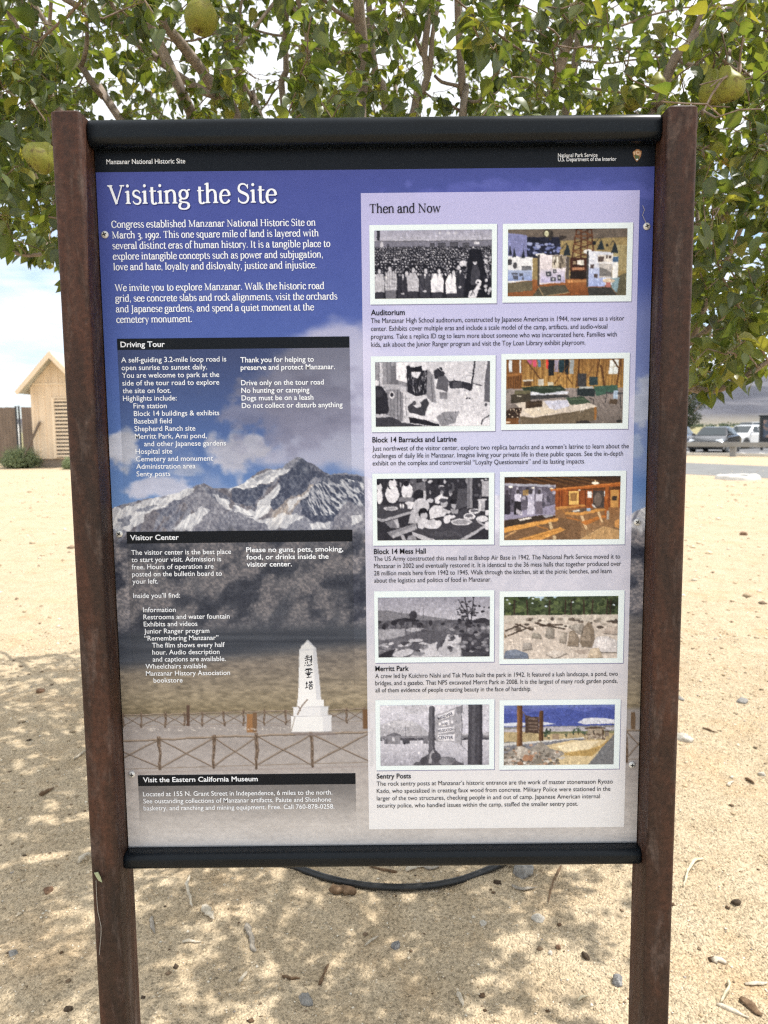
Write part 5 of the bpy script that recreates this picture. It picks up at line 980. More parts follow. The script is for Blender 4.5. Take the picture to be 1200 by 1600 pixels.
def park_new(P):
    rg = random.Random(10); P.rect(590, 84, 1056, 165, (58, 70, 50)); P.poly([(710, 84), (810, 84), (790, 100), (740, 104)], (190, 214, 236)); P.poly([(650, 84), (700, 84), (690, 95)], (180, 206, 230))
    for k in range(170): P.ell(rg.uniform(590, 1055), rg.uniform(86, 160), rg.uniform(5, 16), rg.uniform(4, 10), rg.choice([(44, 56, 38), (72, 88, 56), (96, 110, 72), (34, 42, 32), (80, 92, 66)]), .85)
    for k in range(7): P.ell(rg.uniform(600, 1050), rg.uniform(90, 130), 5, 3, (206, 220, 232))
    for x in (636, 690, 776, 838, 862, 916, 944, 1004, 1018): P.line([(x + rg.uniform(-6, 6), 100), (x, 186)], 6, (54, 44, 38))
    P.rect(590, 158, 1056, 200, (196, 188, 180)); P.noise(20, 30, 15, mask=((P.I > .3) & (P.I < .48)).astype(float)); P.rect(590, 190, 1056, 335, (200, 190, 182)); P.noise(10, 16, 16, mask=(P.I > .44).astype(float))
    for k in range(60): P.ell(rg.uniform(595, 1050), rg.uniform(172, 222), rg.uniform(5, 16), rg.uniform(3, 7), rg.choice([(96, 86, 80), (150, 142, 134), (70, 62, 58), (214, 208, 200)]), .9)
    for a, b in (((600, 220), (660, 195)), ((610, 238), (700, 205)), ((640, 192), (700, 214)), ((720, 190), (840, 215)), ((740, 200), (830, 196))): P.line([a, b], 6, (74, 64, 58))
    def rock(pts, c, s=(90, 84, 80)): P.poly([(x + 3, y + 4) for x, y in pts], s, .7); P.poly(pts, c); cx2 = sum(p[0] for p in pts) / len(pts); cy2 = sum(p[1] for p in pts) / len(pts); P.poly([(cx2 + (x - cx2) * .6 - 4, cy2 + (y - cy2) * .6 - 5) for x, y in pts], tuple(min(255, v + 26) for v in c), .7)
    rock([(900, 270), (905, 215), (935, 184), (955, 215), (960, 285), (910, 284)], (128, 116, 104)); rock([(850, 280), (856, 225), (876, 218), (896, 250), (892, 282)], (134, 122, 110)); rock([(850, 205), (880, 194), (912, 196), (905, 240), (880, 222)], (150, 144, 138)); rock([(815, 265), (826, 226), (846, 226), (842, 270)], (160, 152, 144)); rock([(758, 240), (770, 204), (794, 208), (796, 246), (770, 250)], (140, 134, 128)); rock([(705, 246), (712, 226), (742, 234), (745, 250)], (150, 144, 136))
    rock([(948, 290), (965, 246), (1010, 244), (1050, 262), (1050, 308), (990, 308)], (206, 202, 204)); rock([(990, 230), (1010, 205), (1052, 208), (1052, 238)], (176, 164, 156)); rock([(666, 298), (672, 268), (704, 266), (706, 290)], (160, 154, 150)); rock([(594, 328), (600, 298), (640, 292), (690, 310), (695, 330)], (110, 120, 140)); rock([(758, 312), (800, 296), (850, 308), (800, 330)], (198, 190, 184)); rock([(930, 328), (945, 292), (975, 288), (992, 326), (960, 333)], (186, 172, 154)); rock([(594, 245), (598, 230), (606, 240)], (140, 120, 100))
    P.poly([(870, 300), (940, 294), (930, 312), (900, 314)], (170, 158, 150)); P.noise(14, 60, 17)
def sentry_old(P):
    rg = random.Random(11); P.grad(80, 68, 1105, 360, (208, 208, 220), (196, 196, 212)); P.noise(16, 4, 18)
    P.ell(420, 110, 120, 40, g_(176), .6); P.poly([(82, 350), (82, 250), (180, 215), (250, 200), (350, 215), (450, 250), (540, 320), (800, 340), (1105, 320), (1105, 372), (82, 372)], g_(176)); P.ell(280, 240, 150, 30, g_(220), .5)
    P.rect(82, 352, 1105, 372, g_(128)); P.rect(82, 370, 1105, 396, g_(74))
    for k in range(60): P.ell(rg.uniform(90, 1100), rg.uniform(374, 394), 12, 7, g_(rg.choice([50, 80, 110, 150])))
    P.grad(82, 394, 1105, 630, (204, 204, 216), (166, 166, 180)); P.noise(10, 20, 19, mask=(P.I > .6).astype(float))
    P.poly([(140, 345), (210, 318), (280, 340), (280, 350), (140, 352)], g_(104)); P.rect(148, 348, 270, 425, g_(136)); P.rect(195, 362, 220, 395, g_(190)); P.rect(120, 385, 150, 425, g_(100)); P.line([(211, 285), (211, 320)], 4, g_(90)); P.line([(320, 260), (320, 375)], 5, g_(96)); P.line([(290, 300), (350, 296)], 3, g_(120)); P.rect(292, 375, 362, 420, g_(76)); P.ell(310, 420, 12, 10, g_(40)); P.rect(485, 372, 532, 425, g_(120)); P.rect(430, 380, 440, 412, g_(150))
    P.poly([(595, 165), (720, 120), (855, 70), (850, 140), (838, 160), (846, 190), (835, 230), (845, 262), (828, 300), (842, 330), (835, 372), (848, 395), (838, 430), (700, 400), (600, 412)], g_(160)); P.poly([(790, 95), (855, 70), (848, 140), (800, 160)], g_(128)); P.line([(850, 75), (838, 160), (848, 260), (840, 430)], 8, g_(112))
    P.noise(10, 40, 23, mask=((P.J > .5) & (P.J < .75) & (P.I < .62)).astype(float))
    for q in ([(622, 172), (775, 115), (776, 162), (624, 215)], [(655, 222), (728, 205), (728, 255), (655, 266)], [(622, 285), (776, 262), (776, 312), (622, 332)], [(622, 345), (776, 338), (776, 398), (622, 398)]): P.poly(q, g_(226))
    P.ell(640, 242, 10, 12, g_(236)); P.ell(752, 226, 12, 14, g_(236))
    P.poly([(905, 70), (1034, 70), (1040, 622), (900, 622)], g_(72)); P.poly([(940, 70), (965, 70), (968, 622), (935, 622)], g_(96), .7); P.rect(1010, 70, 1036, 622, g_(56)); P.poly([(540, 90), (552, 78), (580, 80), (594, 96), (592, 480), (540, 520), (532, 500)], g_(96)); P.poly([(570, 82), (594, 96), (592, 480), (572, 490)], g_(72)); P.line([(835, 430), (900, 500)], 4, g_(90))
    P.poly([(380, 622), (410, 590), (445, 590), (470, 550), (530, 520), (560, 480), (590, 475), (640, 520), (650, 550), (720, 545), (780, 560), (800, 590), (860, 605), (860, 625)], g_(88)); P.poly([(535, 600), (545, 520), (575, 480), (590, 500), (570, 560), (560, 605)], g_(166)); P.ell(600, 545, 40, 44, g_(76)); P.ell(700, 590, 70, 40, g_(134)); P.ell(490, 580, 34, 36, g_(70)); P.ell(745, 575, 34, 28, g_(112)); P.noise(10, 60, 20)
def sentry_new(P):
    rg = random.Random(12); P.grad(70, 72, 1115, 260, (92, 104, 176), (84, 98, 166)); P.poly([(75, 150), (250, 150), (400, 130), (620, 100), (760, 130), (850, 140), (960, 98), (1115, 120), (1115, 262), (75, 270)], (72, 86, 158)); P.poly([(75, 72), (1115, 72), (1115, 95), (600, 100), (75, 110)], (108, 124, 182), .7); P.noise(7, 8, 21)
    P.poly([(75, 235), (200, 226), (330, 240), (440, 225), (560, 245), (440, 258), (75, 262)], (206, 212, 228)); P.poly([(760, 232), (820, 200), (900, 192), (1000, 196), (1105, 212), (1105, 245), (820, 252)], (212, 216, 230)); P.poly([(75, 292), (520, 270), (1110, 278), (1110, 300), (600, 318), (75, 322)], (178, 176, 186))
    P.rect(75, 316, 1115, 402, (176, 160, 126)); P.noise(18, 40, 22, mask=((P.I > .42) & (P.I < .6)).astype(float)); P.rect(440, 314, 1115, 330, (120, 122, 92))
    P.poly([(75, 420), (400, 400), (820, 372), (830, 392), (540, 430), (75, 512)], (122, 124, 134)); P.poly([(75, 415), (820, 368), (822, 376), (75, 440)], (200, 200, 200)); P.poly([(450, 440), (700, 395), (1050, 390), (1020, 430), (860, 622), (300, 622), (560, 560), (640, 520)], (206, 188, 152)); P.poly([(560, 450), (760, 400), (960, 405), (880, 470), (650, 500)], (228, 214, 184)); P.poly([(640, 510), (860, 480), (980, 440), (1040, 395), (1060, 400), (900, 540), (640, 532)], (178, 150, 98)); P.poly([(1105, 340), (1105, 622), (870, 622), (1010, 440), (1050, 400)], (116, 118, 124))
    P.poly([(830, 282), (910, 270), (1015, 282), (1030, 292), (830, 294)], (84, 70, 62)); P.rect(855, 292, 1005, 380, (158, 146, 132)); P.rect(905, 310, 920, 348, (60, 54, 50)); P.rect(990, 300, 1006, 388, (74, 58, 46)); P.rect(1015, 318, 1055, 360, (128, 118, 110)); P.poly([(1012, 312), (1060, 312), (1055, 322), (1015, 322)], (84, 70, 62))
    for k in range(50): P.ell(rg.uniform(820, 1020), rg.uniform(338, 388), 9, 8, rg.choice([(120, 106, 96), (196, 186, 174), (90, 78, 70), (168, 154, 140)]))
    for x, y, w, h in ((480, 325, 40, 55), (725, 310, 18, 36), (770, 305, 22, 38), (655, 345, 14, 22), (820, 325, 26, 24)):
        P.line([(x, y), (x, y + h)], 5, (70, 56, 44))
        for k in range(24): P.ell(rg.gauss(x, w * .45), rg.gauss(y, h * .36), w * .22, h * .16, rg.choice([(60, 76, 66), (84, 102, 80), (48, 60, 54)]))
    P.rect(525, 335, 590, 385, (150, 132, 112)); P.line([(332, 330), (332, 400)], 4, (96, 84, 76))
    P.poly([(270, 160), (330, 180), (398, 180), (398, 330), (380, 325), (275, 322)], (74, 60, 56))
    for y in (196, 232, 262, 290): P.line([(308, y), (382, y + 4)], 15, (116, 100, 92))
    P.line([(250, 130), (275, 170)], 5, (120, 90, 60)); P.line([(250, 360), (275, 322)], 4, (120, 90, 60))
    P.rect(196, 72, 246, 440, (112, 78, 52)); P.rect(196, 72, 210, 440, (142, 104, 70)); P.rect(228, 72, 246, 440, (84, 58, 42)); P.poly([(402, 130), (420, 122), (442, 130), (444, 398), (402, 395)], (96, 68, 48)); P.rect(426, 128, 443, 396, (72, 50, 38))
    P.poly([(75, 520), (150, 480), (200, 440), (320, 470), (420, 400), (480, 440), (520, 480), (620, 490), (640, 520), (520, 560), (440, 600), (340, 620), (75, 622)], (150, 144, 138))
    for k in range(150):
        x = rg.uniform(80, 630); y = 620 - abs(rg.gauss(0, 60)) * (1.2 if x < 460 else .9); y = max(y, 420 + abs(x - 330) * .2)
        P.ell(x, y, rg.uniform(7, 22), rg.uniform(6, 15), rg.choice([(112, 106, 100), (170, 164, 158), (200, 196, 192), (90, 84, 78), (176, 146, 126)]), .9)
    P.poly([(196, 545), (205, 450), (235, 438), (290, 460), (310, 520), (260, 560)], (176, 168, 160)); P.poly([(205, 450), (235, 438), (240, 520), (200, 540)], (204, 198, 190)); P.ell(284, 548, 30, 30, (162, 124, 100)); P.ell(328, 548, 24, 30, (154, 116, 94)); P.ell(395, 580, 44, 28, (128, 122, 114)); P.ell(232, 602, 30, 20, (140, 110, 92)); P.noise(10, 70, 24)

PICS = [((577, 352), (775.8, 474), (584.8, 360.8), (767.9, 465.2), crowd, (84, 122, 1132, 718), 'crowd of people standing in a hall, black and white'),
        ((785.4, 350), (986, 471), (793.8, 359), (977.6, 461.4), exhibit, (75, 100, 1082, 662), 'colour exhibit hall with white display boards'),
        ((579.2, 557), (773.7, 673.5), (586.2, 566), (764.9, 665), barracks_old, (92, 112, 1116, 690), 'person lying on a cot under hanging clothes, black and white'),
        ((783.2, 553), (981, 670), (791, 562), (972, 661), barracks_new, (86, 90, 1108, 655), 'colour barracks room with cots and clothes on a line'),
        ((581.5, 740), (771.8, 850.6), (588.7, 748.2), (763.1, 842.6), mess_old, (80, 100, 1100, 660), 'people eating at long tables, black and white'),
        ((781, 737), (975.6, 850.4), (788.1, 745.4), (967, 842), mess_new, (74, 86, 1106, 640), 'colour hall with yellow wooden picnic tables'),
        ((584.5, 923.8), (771.7, 1033.6), (590.4, 933.6), (764.8, 1025.2), park_old, (79, 88, 535, 327), 'garden pond with rocks, black and white'),
        ((780.4, 923.8), (973, 1035.4), (787.4, 932.6), (963.6, 1027.7), park_new, (593, 86, 1053, 333), 'colour view of boulders under dark trees'),
        ((586.4, 1093.8), (771.9, 1201.5), (593.7, 1101.8), (763.8, 1194.4), sentry_old, (82, 70, 1104, 627), 'wooden entrance board between two posts, black and white'),
        ((780.3, 1093.8), (967, 1200.5), (787.5, 1102), (958.2, 1193.5), sentry_new, (75, 74, 1108, 620), 'colour view of entrance posts, rocks and a stone hut')]
for ftl, fbr, itl, ibr, fn, rect, lab in PICS:
    ph = photograph(ftl, fbr, itl, ibr, fn, rect); ph['label'] = lab
    if fn is sentry_old:
        sx_, sy_ = (763.8 - 593.7) / (1104 - 82), (1194.4 - 1101.8) / (627 - 70)
        W5 = lambda x, y: pan(593.7 + (x - 82) * sx_, 1101.8 + (y - 70) * sy_)
        IG = ink('grey_lettering_ink', (96, 96, 112)); ob = []
        for s, (xa, ya), (xb, yb), h in (('MANZANAR', (630, 208), (768, 155), 32), ('WAR', (662, 260), (722, 248), 28), ('RELOCATION', (628, 323), (770, 304), 28), ('CENTER', (630, 388), (768, 384), 34)):
            (x0, z0), (x1, z1) = W5(xa, ya), W5(xb, yb); ob.append(text_mesh(s, 'lettering', IG, ph, x0, z0, .0023, math.hypot(x1 - x0, z1 - z0), h * sy_ / 930 / SANS_CAP, .01, None, math.atan2(z1 - z0, x1 - x0))[0])
        join_lines(ob, 'lettering', ph)
# screws
SCREW = Mat('zinc_screw', (0.68, 0.69, 0.68), 0.5, 0.4, 0.15).m; SLOT = Mat('screw_recess', (0.02, 0.02, 0.02), 0.8).m
for k, (px, py) in enumerate(((164.5, 367), (187, 834), (206.5, 1209.5), (1010, 354), (995, 815.5), (987, 1194.5))):
    x, z = pan(px, py); M = Matrix.Translation((x, -0.0008, PZ + z)) @ Matrix.Rotation(R(90), 4, 'X')
    mb = MB(); mb.lathe([(0.0060, 0.0), (0.0060, 0.0012), (0.0052, 0.0026), (0.0032, 0.0036), (0.0008, 0.0039)], 20, M); s = mb.build('screw', SCREW, sign, True)
    mb = MB(); A = M @ Matrix.Rotation(R(20 + 31 * k), 4, 'Z')
    mb.box(-.0034, .0034, -.0008, .0008, .0034, .00415, 0, A); mb.box(-.0008, .0008, -.0034, -.0008, .0034, .00412, 0, A); mb.box(-.0008, .0008, .0008, .0034, .0034, .00412, 0, A)
    mb.build('recess', SLOT, s)
# ------------------------------------------------------------------ pear tree behind the sign
tree = empty('pear_tree', (0.03, 1.7, 0), 0, 'fruiting pear tree with many grey brown limbs spreading behind the sign', 'tree')
bpy.context.view_layer.update()
def bark_mat(name, a, b, c, sc=1.0):
    m = Mat(name, rough=0.85, spec=0.15); v = m.coord('Object', (1, 1, .45))
    n = m.noise(22 * sc, 7, 0.65, v, .5); f = m.noise(110 * sc, 4, 0.6, v)
    col = m.ramp(n, [(0.3, a), (0.52, b), (0.74, c)]); col = m.mix(.5, col, m.mix(1.0, col, m.ramp(f, [(.3, .6), (.7, 1.3)]), 'MULTIPLY')); m.color(col)
    m.bump(n, .5, .006); m.bump(f, .4, .002); return m.m
BARK = bark_mat('pear_bark', (0.17, 0.132, 0.108), (0.31, 0.25, 0.205), (0.46, 0.385, 0.325))
TWIG = bark_mat('pear_twig_bark', (0.15, 0.11, 0.082), (0.26, 0.195, 0.15), (0.38, 0.30, 0.24), 2)
T0 = Vector((0.03, 1.7, 0)); CROTCH = Vector((0.02, 1.68, 0.80))
def local(pts): return [Vector(p) - T0 for p in pts]
def spline(P, step=0.05):
    P = [Vector(p) for p in P]; Q = [P[0] + (P[0] - P[1])] + P + [P[-1] + (P[-1] - P[-2])]; out = []
    for i in range(1, len(Q) - 2):
        p0, p1, p2, p3 = Q[i - 1:i + 3]; n = max(2, int((p2 - p1).length / step))
        for k in range(n):
            t = k / n; out.append(0.5 * ((2 * p1) + (p2 - p0) * t + (2 * p0 - 5 * p1 + 4 * p2 - p3) * t * t + (3 * p1 - p0 - 3 * p2 + p3) * t ** 3))
    out.append(P[-1]); return out
mb = MB()
tp = [(0.05, 1.72, -0.12), (0.045, 1.715, 0.05), (0.03, 1.70, .3), (0.015, 1.69, .55), (0.02, 1.68, .82), (0.04, 1.67, 1.0)]
mb.tube(local(spline(tp, .06)), list(np.interp(np.linspace(0, 1, len(spline(tp, .06))), [0, .15, .4, 1], [.105, .085, .072, .05])), 16)
mb.build('trunk', BARK, tree, True)
# limbs: (pixel x, pixel y, distance behind the panel), radius at the first seen point and at the tip, hidden root point or None for a fork
LIMBS = [
    ([(372, 187, 1.35), (340, 146, 1.28), (315, 110, 1.22), (280, 65, 1.12), (225, 0, 1.0), (185, -50, .95)], .0195, .013, 'c'),
    ([(338, 150, 1.27), (300, 133, 1.26), (230, 80, 1.22), (190, 47, 1.2), (135, 17, 1.16), (105, 0, 1.12), (60, -28, 1.1)], .0135, .009, None),
    ([(194, 50, 1.2), (189, 34, 1.18), (172, 0, 1.12), (160, -40, 1.1)], .008, .005, None),
    ([(190, 190, 1.5), (158, 150, 1.48), (140, 124, 1.46), (126, 103, 1.45), (85, 60, 1.4), (72, 37, 1.4), (30, -30, 1.35)], .0135, .008, 'c'),
    ([(127, 104, 1.45), (134, 80, 1.4), (136, 55, 1.36), (135, 30, 1.33), (132, 0, 1.3), (130, -40, 1.3)], .008, .005, None),
    ([(92, 170, 1.2), (80, 142, 1.18), (62, 115, 1.15), (48, 90, 1.12), (37, 67, 1.1), (25, 42, 1.08), (15, 20, 1.06), (0, -14, 1.0)], .0125, .008, 'c'),
    ([(88, 168, 1.3), (85, 120, 1.3), (81, 62, 1.28), (78, 30, 1.25), (80, 0, 1.22), (76, -50, 1.2)], .008, .005, 'c'),
    ([(86, 210, 1.0), (60, 197, .98), (32, 177, .95), (0, 152, .92), (-60, 115, .9)], .0115, .007, 'c'),
    ([(100, 245, .9), (60, 222, .88), (20, 218, .84), (-40, 196, .8)], .007, .004, 'c'),
    ([(170, 380, 1.2), (112, 384, 1.15), (60, 398, 1.1), (20, 394, 1.08), (-60, 366, 1.05)], .006, .004, 'c'),
    ([(563, 190, 1.5), (564, 160, 1.5), (566, 120, 1.48), (565, 65, 1.45), (560, 0, 1.4), (556, -60, 1.36)], .0225, .0185, 'c'),
    ([(604, 186, 2.0), (588, 120, 2.0), (580, 60, 1.98), (577, 15, 1.95), (572, -40, 1.9)], .0165, .012, 'c'),
    ([(562, 36, 1.44), (552, 32, 1.42), (525, 17, 1.36), (503, -4, 1.3), (480, -30, 1.25)], .0085, .005, None),
    ([(562, 122, 1.5), (540, 108, 1.5), (512, 77, 1.48), (480, 40, 1.44), (450, 0, 1.4)], .008, .005, None),
    ([(486, 187, 1.35), (484, 150, 1.34), (482, 100, 1.32), (477, 42, 1.3), (470, 15, 1.28), (455, -30, 1.25)], .0085, .006, 'c'),
    ([(445, 187, 2.1), (447, 112, 2.1), (446, 55, 2.08), (449, -10, 2.0)], .0145, .011, 'c'),
    ([(408, 187, 1.8), (396, 160, 1.8), (384, 140, 1.78), (372, 112, 1.75), (362, 92, 1.74), (340, 50, 1.7), (318, -10, 1.65)], .0125, .008, 'c'),
    ([(330, 132, 1.25), (345, 112, 1.3), (365, 82, 1.34), (387, 55, 1.38), (404, 35, 1.4), (420, 15, 1.42), (450, -25, 1.45)], .0085, .005, None),
    ([(368, 80, 1.6), (372, 40, 1.56), (378, 0, 1.54), (380, -40, 1.5)], .006, .004, None),
    ([(645, 187, 1.4), (655, 155, 1.4), (668, 120, 1.38), (663, 85, 1.36), (668, 40, 1.33), (675, 0, 1.3), (682, -50, 1.28)], .0125, .009, 'c'),
    ([(670, 118, 1.38), (673, 100, 1.37), (675, 62, 1.35), (681, 25, 1.32), (687, -5, 1.3), (700, -60, 1.25)], .0095, .006, None),
    ([(662, 88, 1.37), (650, 62, 1.34), (640, 38, 1.32), (628, 12, 1.3), (612, -30, 1.25)], .007, .004, None),
    ([(722, 187, 1.45), (723, 150, 1.45), (720, 100, 1.43), (717, 50, 1.4), (715, 0, 1.38), (711, -60, 1.35)], .0135, .011, 'c'),
    ([(722, 136, 1.45), (706, 132, 1.44), (690, 128, 1.42), (679, 118, 1.4)], .0075, .005, None),
    ([(718, 173, 1.46), (700, 162, 1.44), (684, 158, 1.42), (666, 146, 1.4), (650, 130, 1.36)], .0055, .003, None),
    ([(733, 158, 1.44), (748, 158, 1.4), (762, 140, 1.35), (778, 100, 1.3), (790, 50, 1.25)], .0055, .003, None),
    ([(836, 187, 2.3), (840, 140, 2.3), (846, 70, 2.28), (850, -10, 2.2)], .0165, .012, 'c'),
    ([(880, 187, 2.0), (890, 140, 1.98), (898, 100, 1.95), (906, 40, 1.9), (910, -40, 1.85)], .0185, .013, 'c'),
    ([(760, 187, 1.9), (772, 130, 1.88), (790, 70, 1.85), (800, 0, 1.8)], .010, .007, 'c'),
    ([(1012, 195, 1.15), (1021, 172, 1.12), (1038, 132, 1.08), (1055, 90, 1.05), (1074, 72, 1.03), (1096, 52, 1.0), (1120, 30, .98), (1165, -2, .94), (1230, -45, .9)], .0155, .010, 'c'),
    ([(1074, 72, 1.03), (1084, 50, 1.02), (1096, 20, 1.0), (1104, -20, .98)], .0095, .006, None),
    ([(1062, 95, 1.05), (1085, 102, 1.0), (1104, 90, .92), (1125, 70, .85)], .006, .003, None),
    ([(1000, 612, 1.35), (1040, 606, 1.1), (1076, 605, .98), (1100, 611, .95), (1122, 608, .93), (1150, 598, .9), (1174, 582, .88), (1200, 564, .86), (1270, 515, .82)], .0125, .006, 'c'),
    ([(1040, 570, 1.35), (1090, 528, 1.2), (1114, 507, 1.15), (1155, 470, 1.1), (1200, 435, 1.05), (1270, 385, 1.0)], .0115, .007, 'c'),
    ([(1060, 575, 1.5), (1080, 536, 1.45), (1100, 485, 1.4), (1122, 435, 1.36), (1148, 380, 1.32), (1180, 300, 1.26), (1215, 210, 1.2)], .011, .006, 'c'),
    ([(1050, 330, 1.3), (1090, 350, 1.25), (1125, 345, 1.2), (1160, 300, 1.15), (1195, 230, 1.1)], .009, .005, 'c'),
    ([(1060, 210, 1.25), (1098, 190, 1.2), (1130, 172, 1.15), (1165, 120, 1.1), (1200, 60, 1.05)], .008, .005, 'c'),
]
HIDDEN = [([(-0.3, 1.9, 1.3), (-.8, 2.6, 1.9), (-1.2, 3.2, 2.5), (-1.5, 3.7, 3.0)], .03, .014), ([(.2, 2.0, 1.3), (.7, 2.7, 2.0), (1.1, 3.2, 2.6), (1.3, 3.5, 3.1)], .03, .014), ([(0, 2.1, 1.4), (.05, 2.8, 2.2), (.1, 3.3, 3.0), (0.1, 3.6, 3.6)], .03, .014),
          ([(-.45, 1.8, 1.5), (-1.05, 2.05, 2.3), (-1.7, 2.4, 2.75), (-2.1, 2.6, 3.0)], .028, .012), ([(-.1, 1.5, 1.3), (-.5, 1.2, 2.3), (-.8, 1.0, 3.0), (-1.0, .9, 3.5)], .024, .012), ([(.2, 1.5, 1.4), (.5, 1.2, 2.4), (.7, 1.0, 3.1), (.8, .9, 3.6)], .024, .012), ([(-.25, 2.0, 1.25), (-.9, 3.0, 1.75), (-1.5, 3.9, 2.1), (-1.9, 4.4, 2.4)], .026, .012)]
nodes, prad = [], []
def add_limb(P, rads):
    mb = MB(); mb.tube(local(P), rads, 10 if rads[0] > .009 else 8); mb.build('branch', BARK, tree, True)
    for p in P:
        if p.z > 1.25: nodes.append(tuple(p))
for pts, r0, r1, root in LIMBS:
    P = [at_y(*q) for q in pts]
    if root == 'c':
        a = P[0]; d = (P[0] - P[1]).normalized(); far = (a - CROTCH).length
        up = CROTCH + Vector((rnd.uniform(-.03, .03), rnd.uniform(-.03, .03), rnd.uniform(-.15, .12)))
        P = [up, up.lerp(a, .45) + d * far * .12] + P
        sp = spline(P); L = len(sp); n0 = sum(1 for s in sp if s.z < a.z) if P[2].z > 1.2 else 6
        rads = list(np.interp(np.arange(L), [0, max(1, n0), L - 1], [r0 * 1.45, r0, r1]))
    else:
        sp = spline(P); rads = list(np.linspace(r0, r1, len(sp)))
    rads = [r_ * (1 + .06 * math.sin(i * 1.7 + len(nodes))) for i, r_ in enumerate(rads)]
    add_limb(sp, rads)
for pts, r0, r1 in HIDDEN:
    sp = spline([CROTCH] + pts); add_limb(sp, list(np.linspace(r0, r1, len(sp))))

# twigs: grow towards points scattered through the crown
CC, CRAD = np.array([-0.02, 2.05, 2.75]), np.array([2.35, 2.25, 1.5])
def allowed(P, marg=0.0):
    px, py = to_px(P); x, y, z = P
    if y < 0.16: return False
    if abs(x) < 0.62 and y < 0.30 and z < 2.05: return False
    if px < 160: return py < 372 + max(0, px) * .62 + marg
    if px > 1040: return py < 605 - max(0, px - 1140) * .9 + marg
    return z > 1.45
rg = np.random.default_rng(5); att = []
while len(att) < 5200:
    d = rg.normal(size=3); d /= np.linalg.norm(d); p = CC + CRAD * d * rg.random() ** (1 / 2.3)
    if p[2] < 1.35 or not allowed(p): continue
    px, py = to_px(p)
    if 392 < px < 445 and 20 < py < 200 and rg.random() < .88: continue
    if 610 < px < 725 and 0 < py < 190 and rg.random() < .55: continue
    if 130 < px < 240 and 110 < py < 200 and rg.random() < .5: continue
    att.append(p)
extra = []
while len(extra) < 1000:            # the near skirt of the crown on both sides of the posts
    s = rg.random() < .45
    px, py = (rg.uniform(-120, 110), rg.uniform(40, 400)) if s else (rg.uniform(1070, 1330), rg.uniform(20, 600))
    p = np.array(at_y(px, py, rg.uniform(.35, 1.5)))
    if allowed(p): extra.append(p)
att = np.array(att + extra); N = [np.array(n) for n in nodes]; par = [-1] * len(N)
A = att; arr = np.array(N); best = np.full(len(A), 1e9); bi = np.zeros(len(A), int)
def upd(start):
    global best, bi
    B = np.array(N[start:])
    if len(B) == 0: return
    for c in range(0, len(B), 400):
        D = np.sqrt(((A[:, None, :] - B[None, c:c + 400, :]) ** 2).sum(-1)); k = D.argmin(1); dm = D[np.arange(len(A)), k]
        m = dm < best; best[m] = dm[m]; bi[m] = k[m] + start + c
upd(0); STEP = .045; NB = len(N)
for it in range(70):
    keep = best > .055; A = A[keep]; best = best[keep]; bi = bi[keep]
    act = best < .75
    if not act.any(): break
    start = len(N)
    for nid in np.unique(bi[act]):
        s = A[act & (bi == nid)] - N[nid]; s = s / np.linalg.norm(s, axis=1)[:, None]; d = s.sum(0) + rg.normal(size=3) * .22 + np.array([0, 0, .10])
        d /= np.linalg.norm(d) + 1e-9; N.append(N[nid] + d * STEP); par.append(int(nid))
    upd(start)
    if len(N) > 24000: break
kids = {}
for i in range(NB, len(N)): kids.setdefault(par[i], []).append(i)
w = np.zeros(len(N))
for i in range(len(N) - 1, NB - 1, -1):
    if w[i] == 0: w[i] = .0015 ** 2.2
    w[par[i]] += w[i] * (1.0 if par[i] >= NB else 0)
rad = np.clip(w ** (1 / 2.2), .0015, .007)
mb = MB(); done = set()
def chain(i):
    ch = [par[i], i]; st = []
    while True:
        k = kids.get(ch[-1], [])
        if not k: break
        k = sorted(k, key=lambda q: -w[q]); st += k[1:]; ch.append(k[0])
    return ch, st
stack = [i for i in range(NB, len(N)) if par[i] < NB]
while stack:
    i = stack.pop(); ch, st = chain(i); stack += st
    P = [Vector(N[q]) for q in ch]; rr = [rad[ch[1]]] + [rad[q] for q in ch[1:]]
    mb.tube(local(P), rr, 6 if rr[0] > .003 else 4, False)
mb.build('twigs', TWIG, tree, True)

# leaves: ovate blades folded along the midrib on long pale stalks
def leaf_mat():
    m = Mat('pear_leaf', rough=0.36, spec=0.5); a = m.attr(); g = m.n('ShaderNodeNewGeometry')
    pale = m.mix(0.38, a, (0.20, 0.23, 0.15)); c = m.mix(g.outputs['Backfacing'], a, pale); m.color(c)
    tr = m.n('ShaderNodeBsdfTranslucent'); m.l(m.mix(1.0, a, (2.5, 2.1, 0.8), 'MULTIPLY'), tr.inputs[0]); mx = m.n('ShaderNodeMixShader'); mx.inputs[0].default_value = 0.48
    m.l(m.b.outputs[0], mx.inputs[1]); m.l(tr.outputs[0], mx.inputs[2]); m.l(mx.outputs[0], m.o.inputs[0]); return m.m
LEAF = leaf_mat()
tt = np.array([0, .10, .30, .55, .80, .93, 1.0]); ww = np.array([.04, .27, .48, .44, .22, .07, .0])
VL, FL = [], []
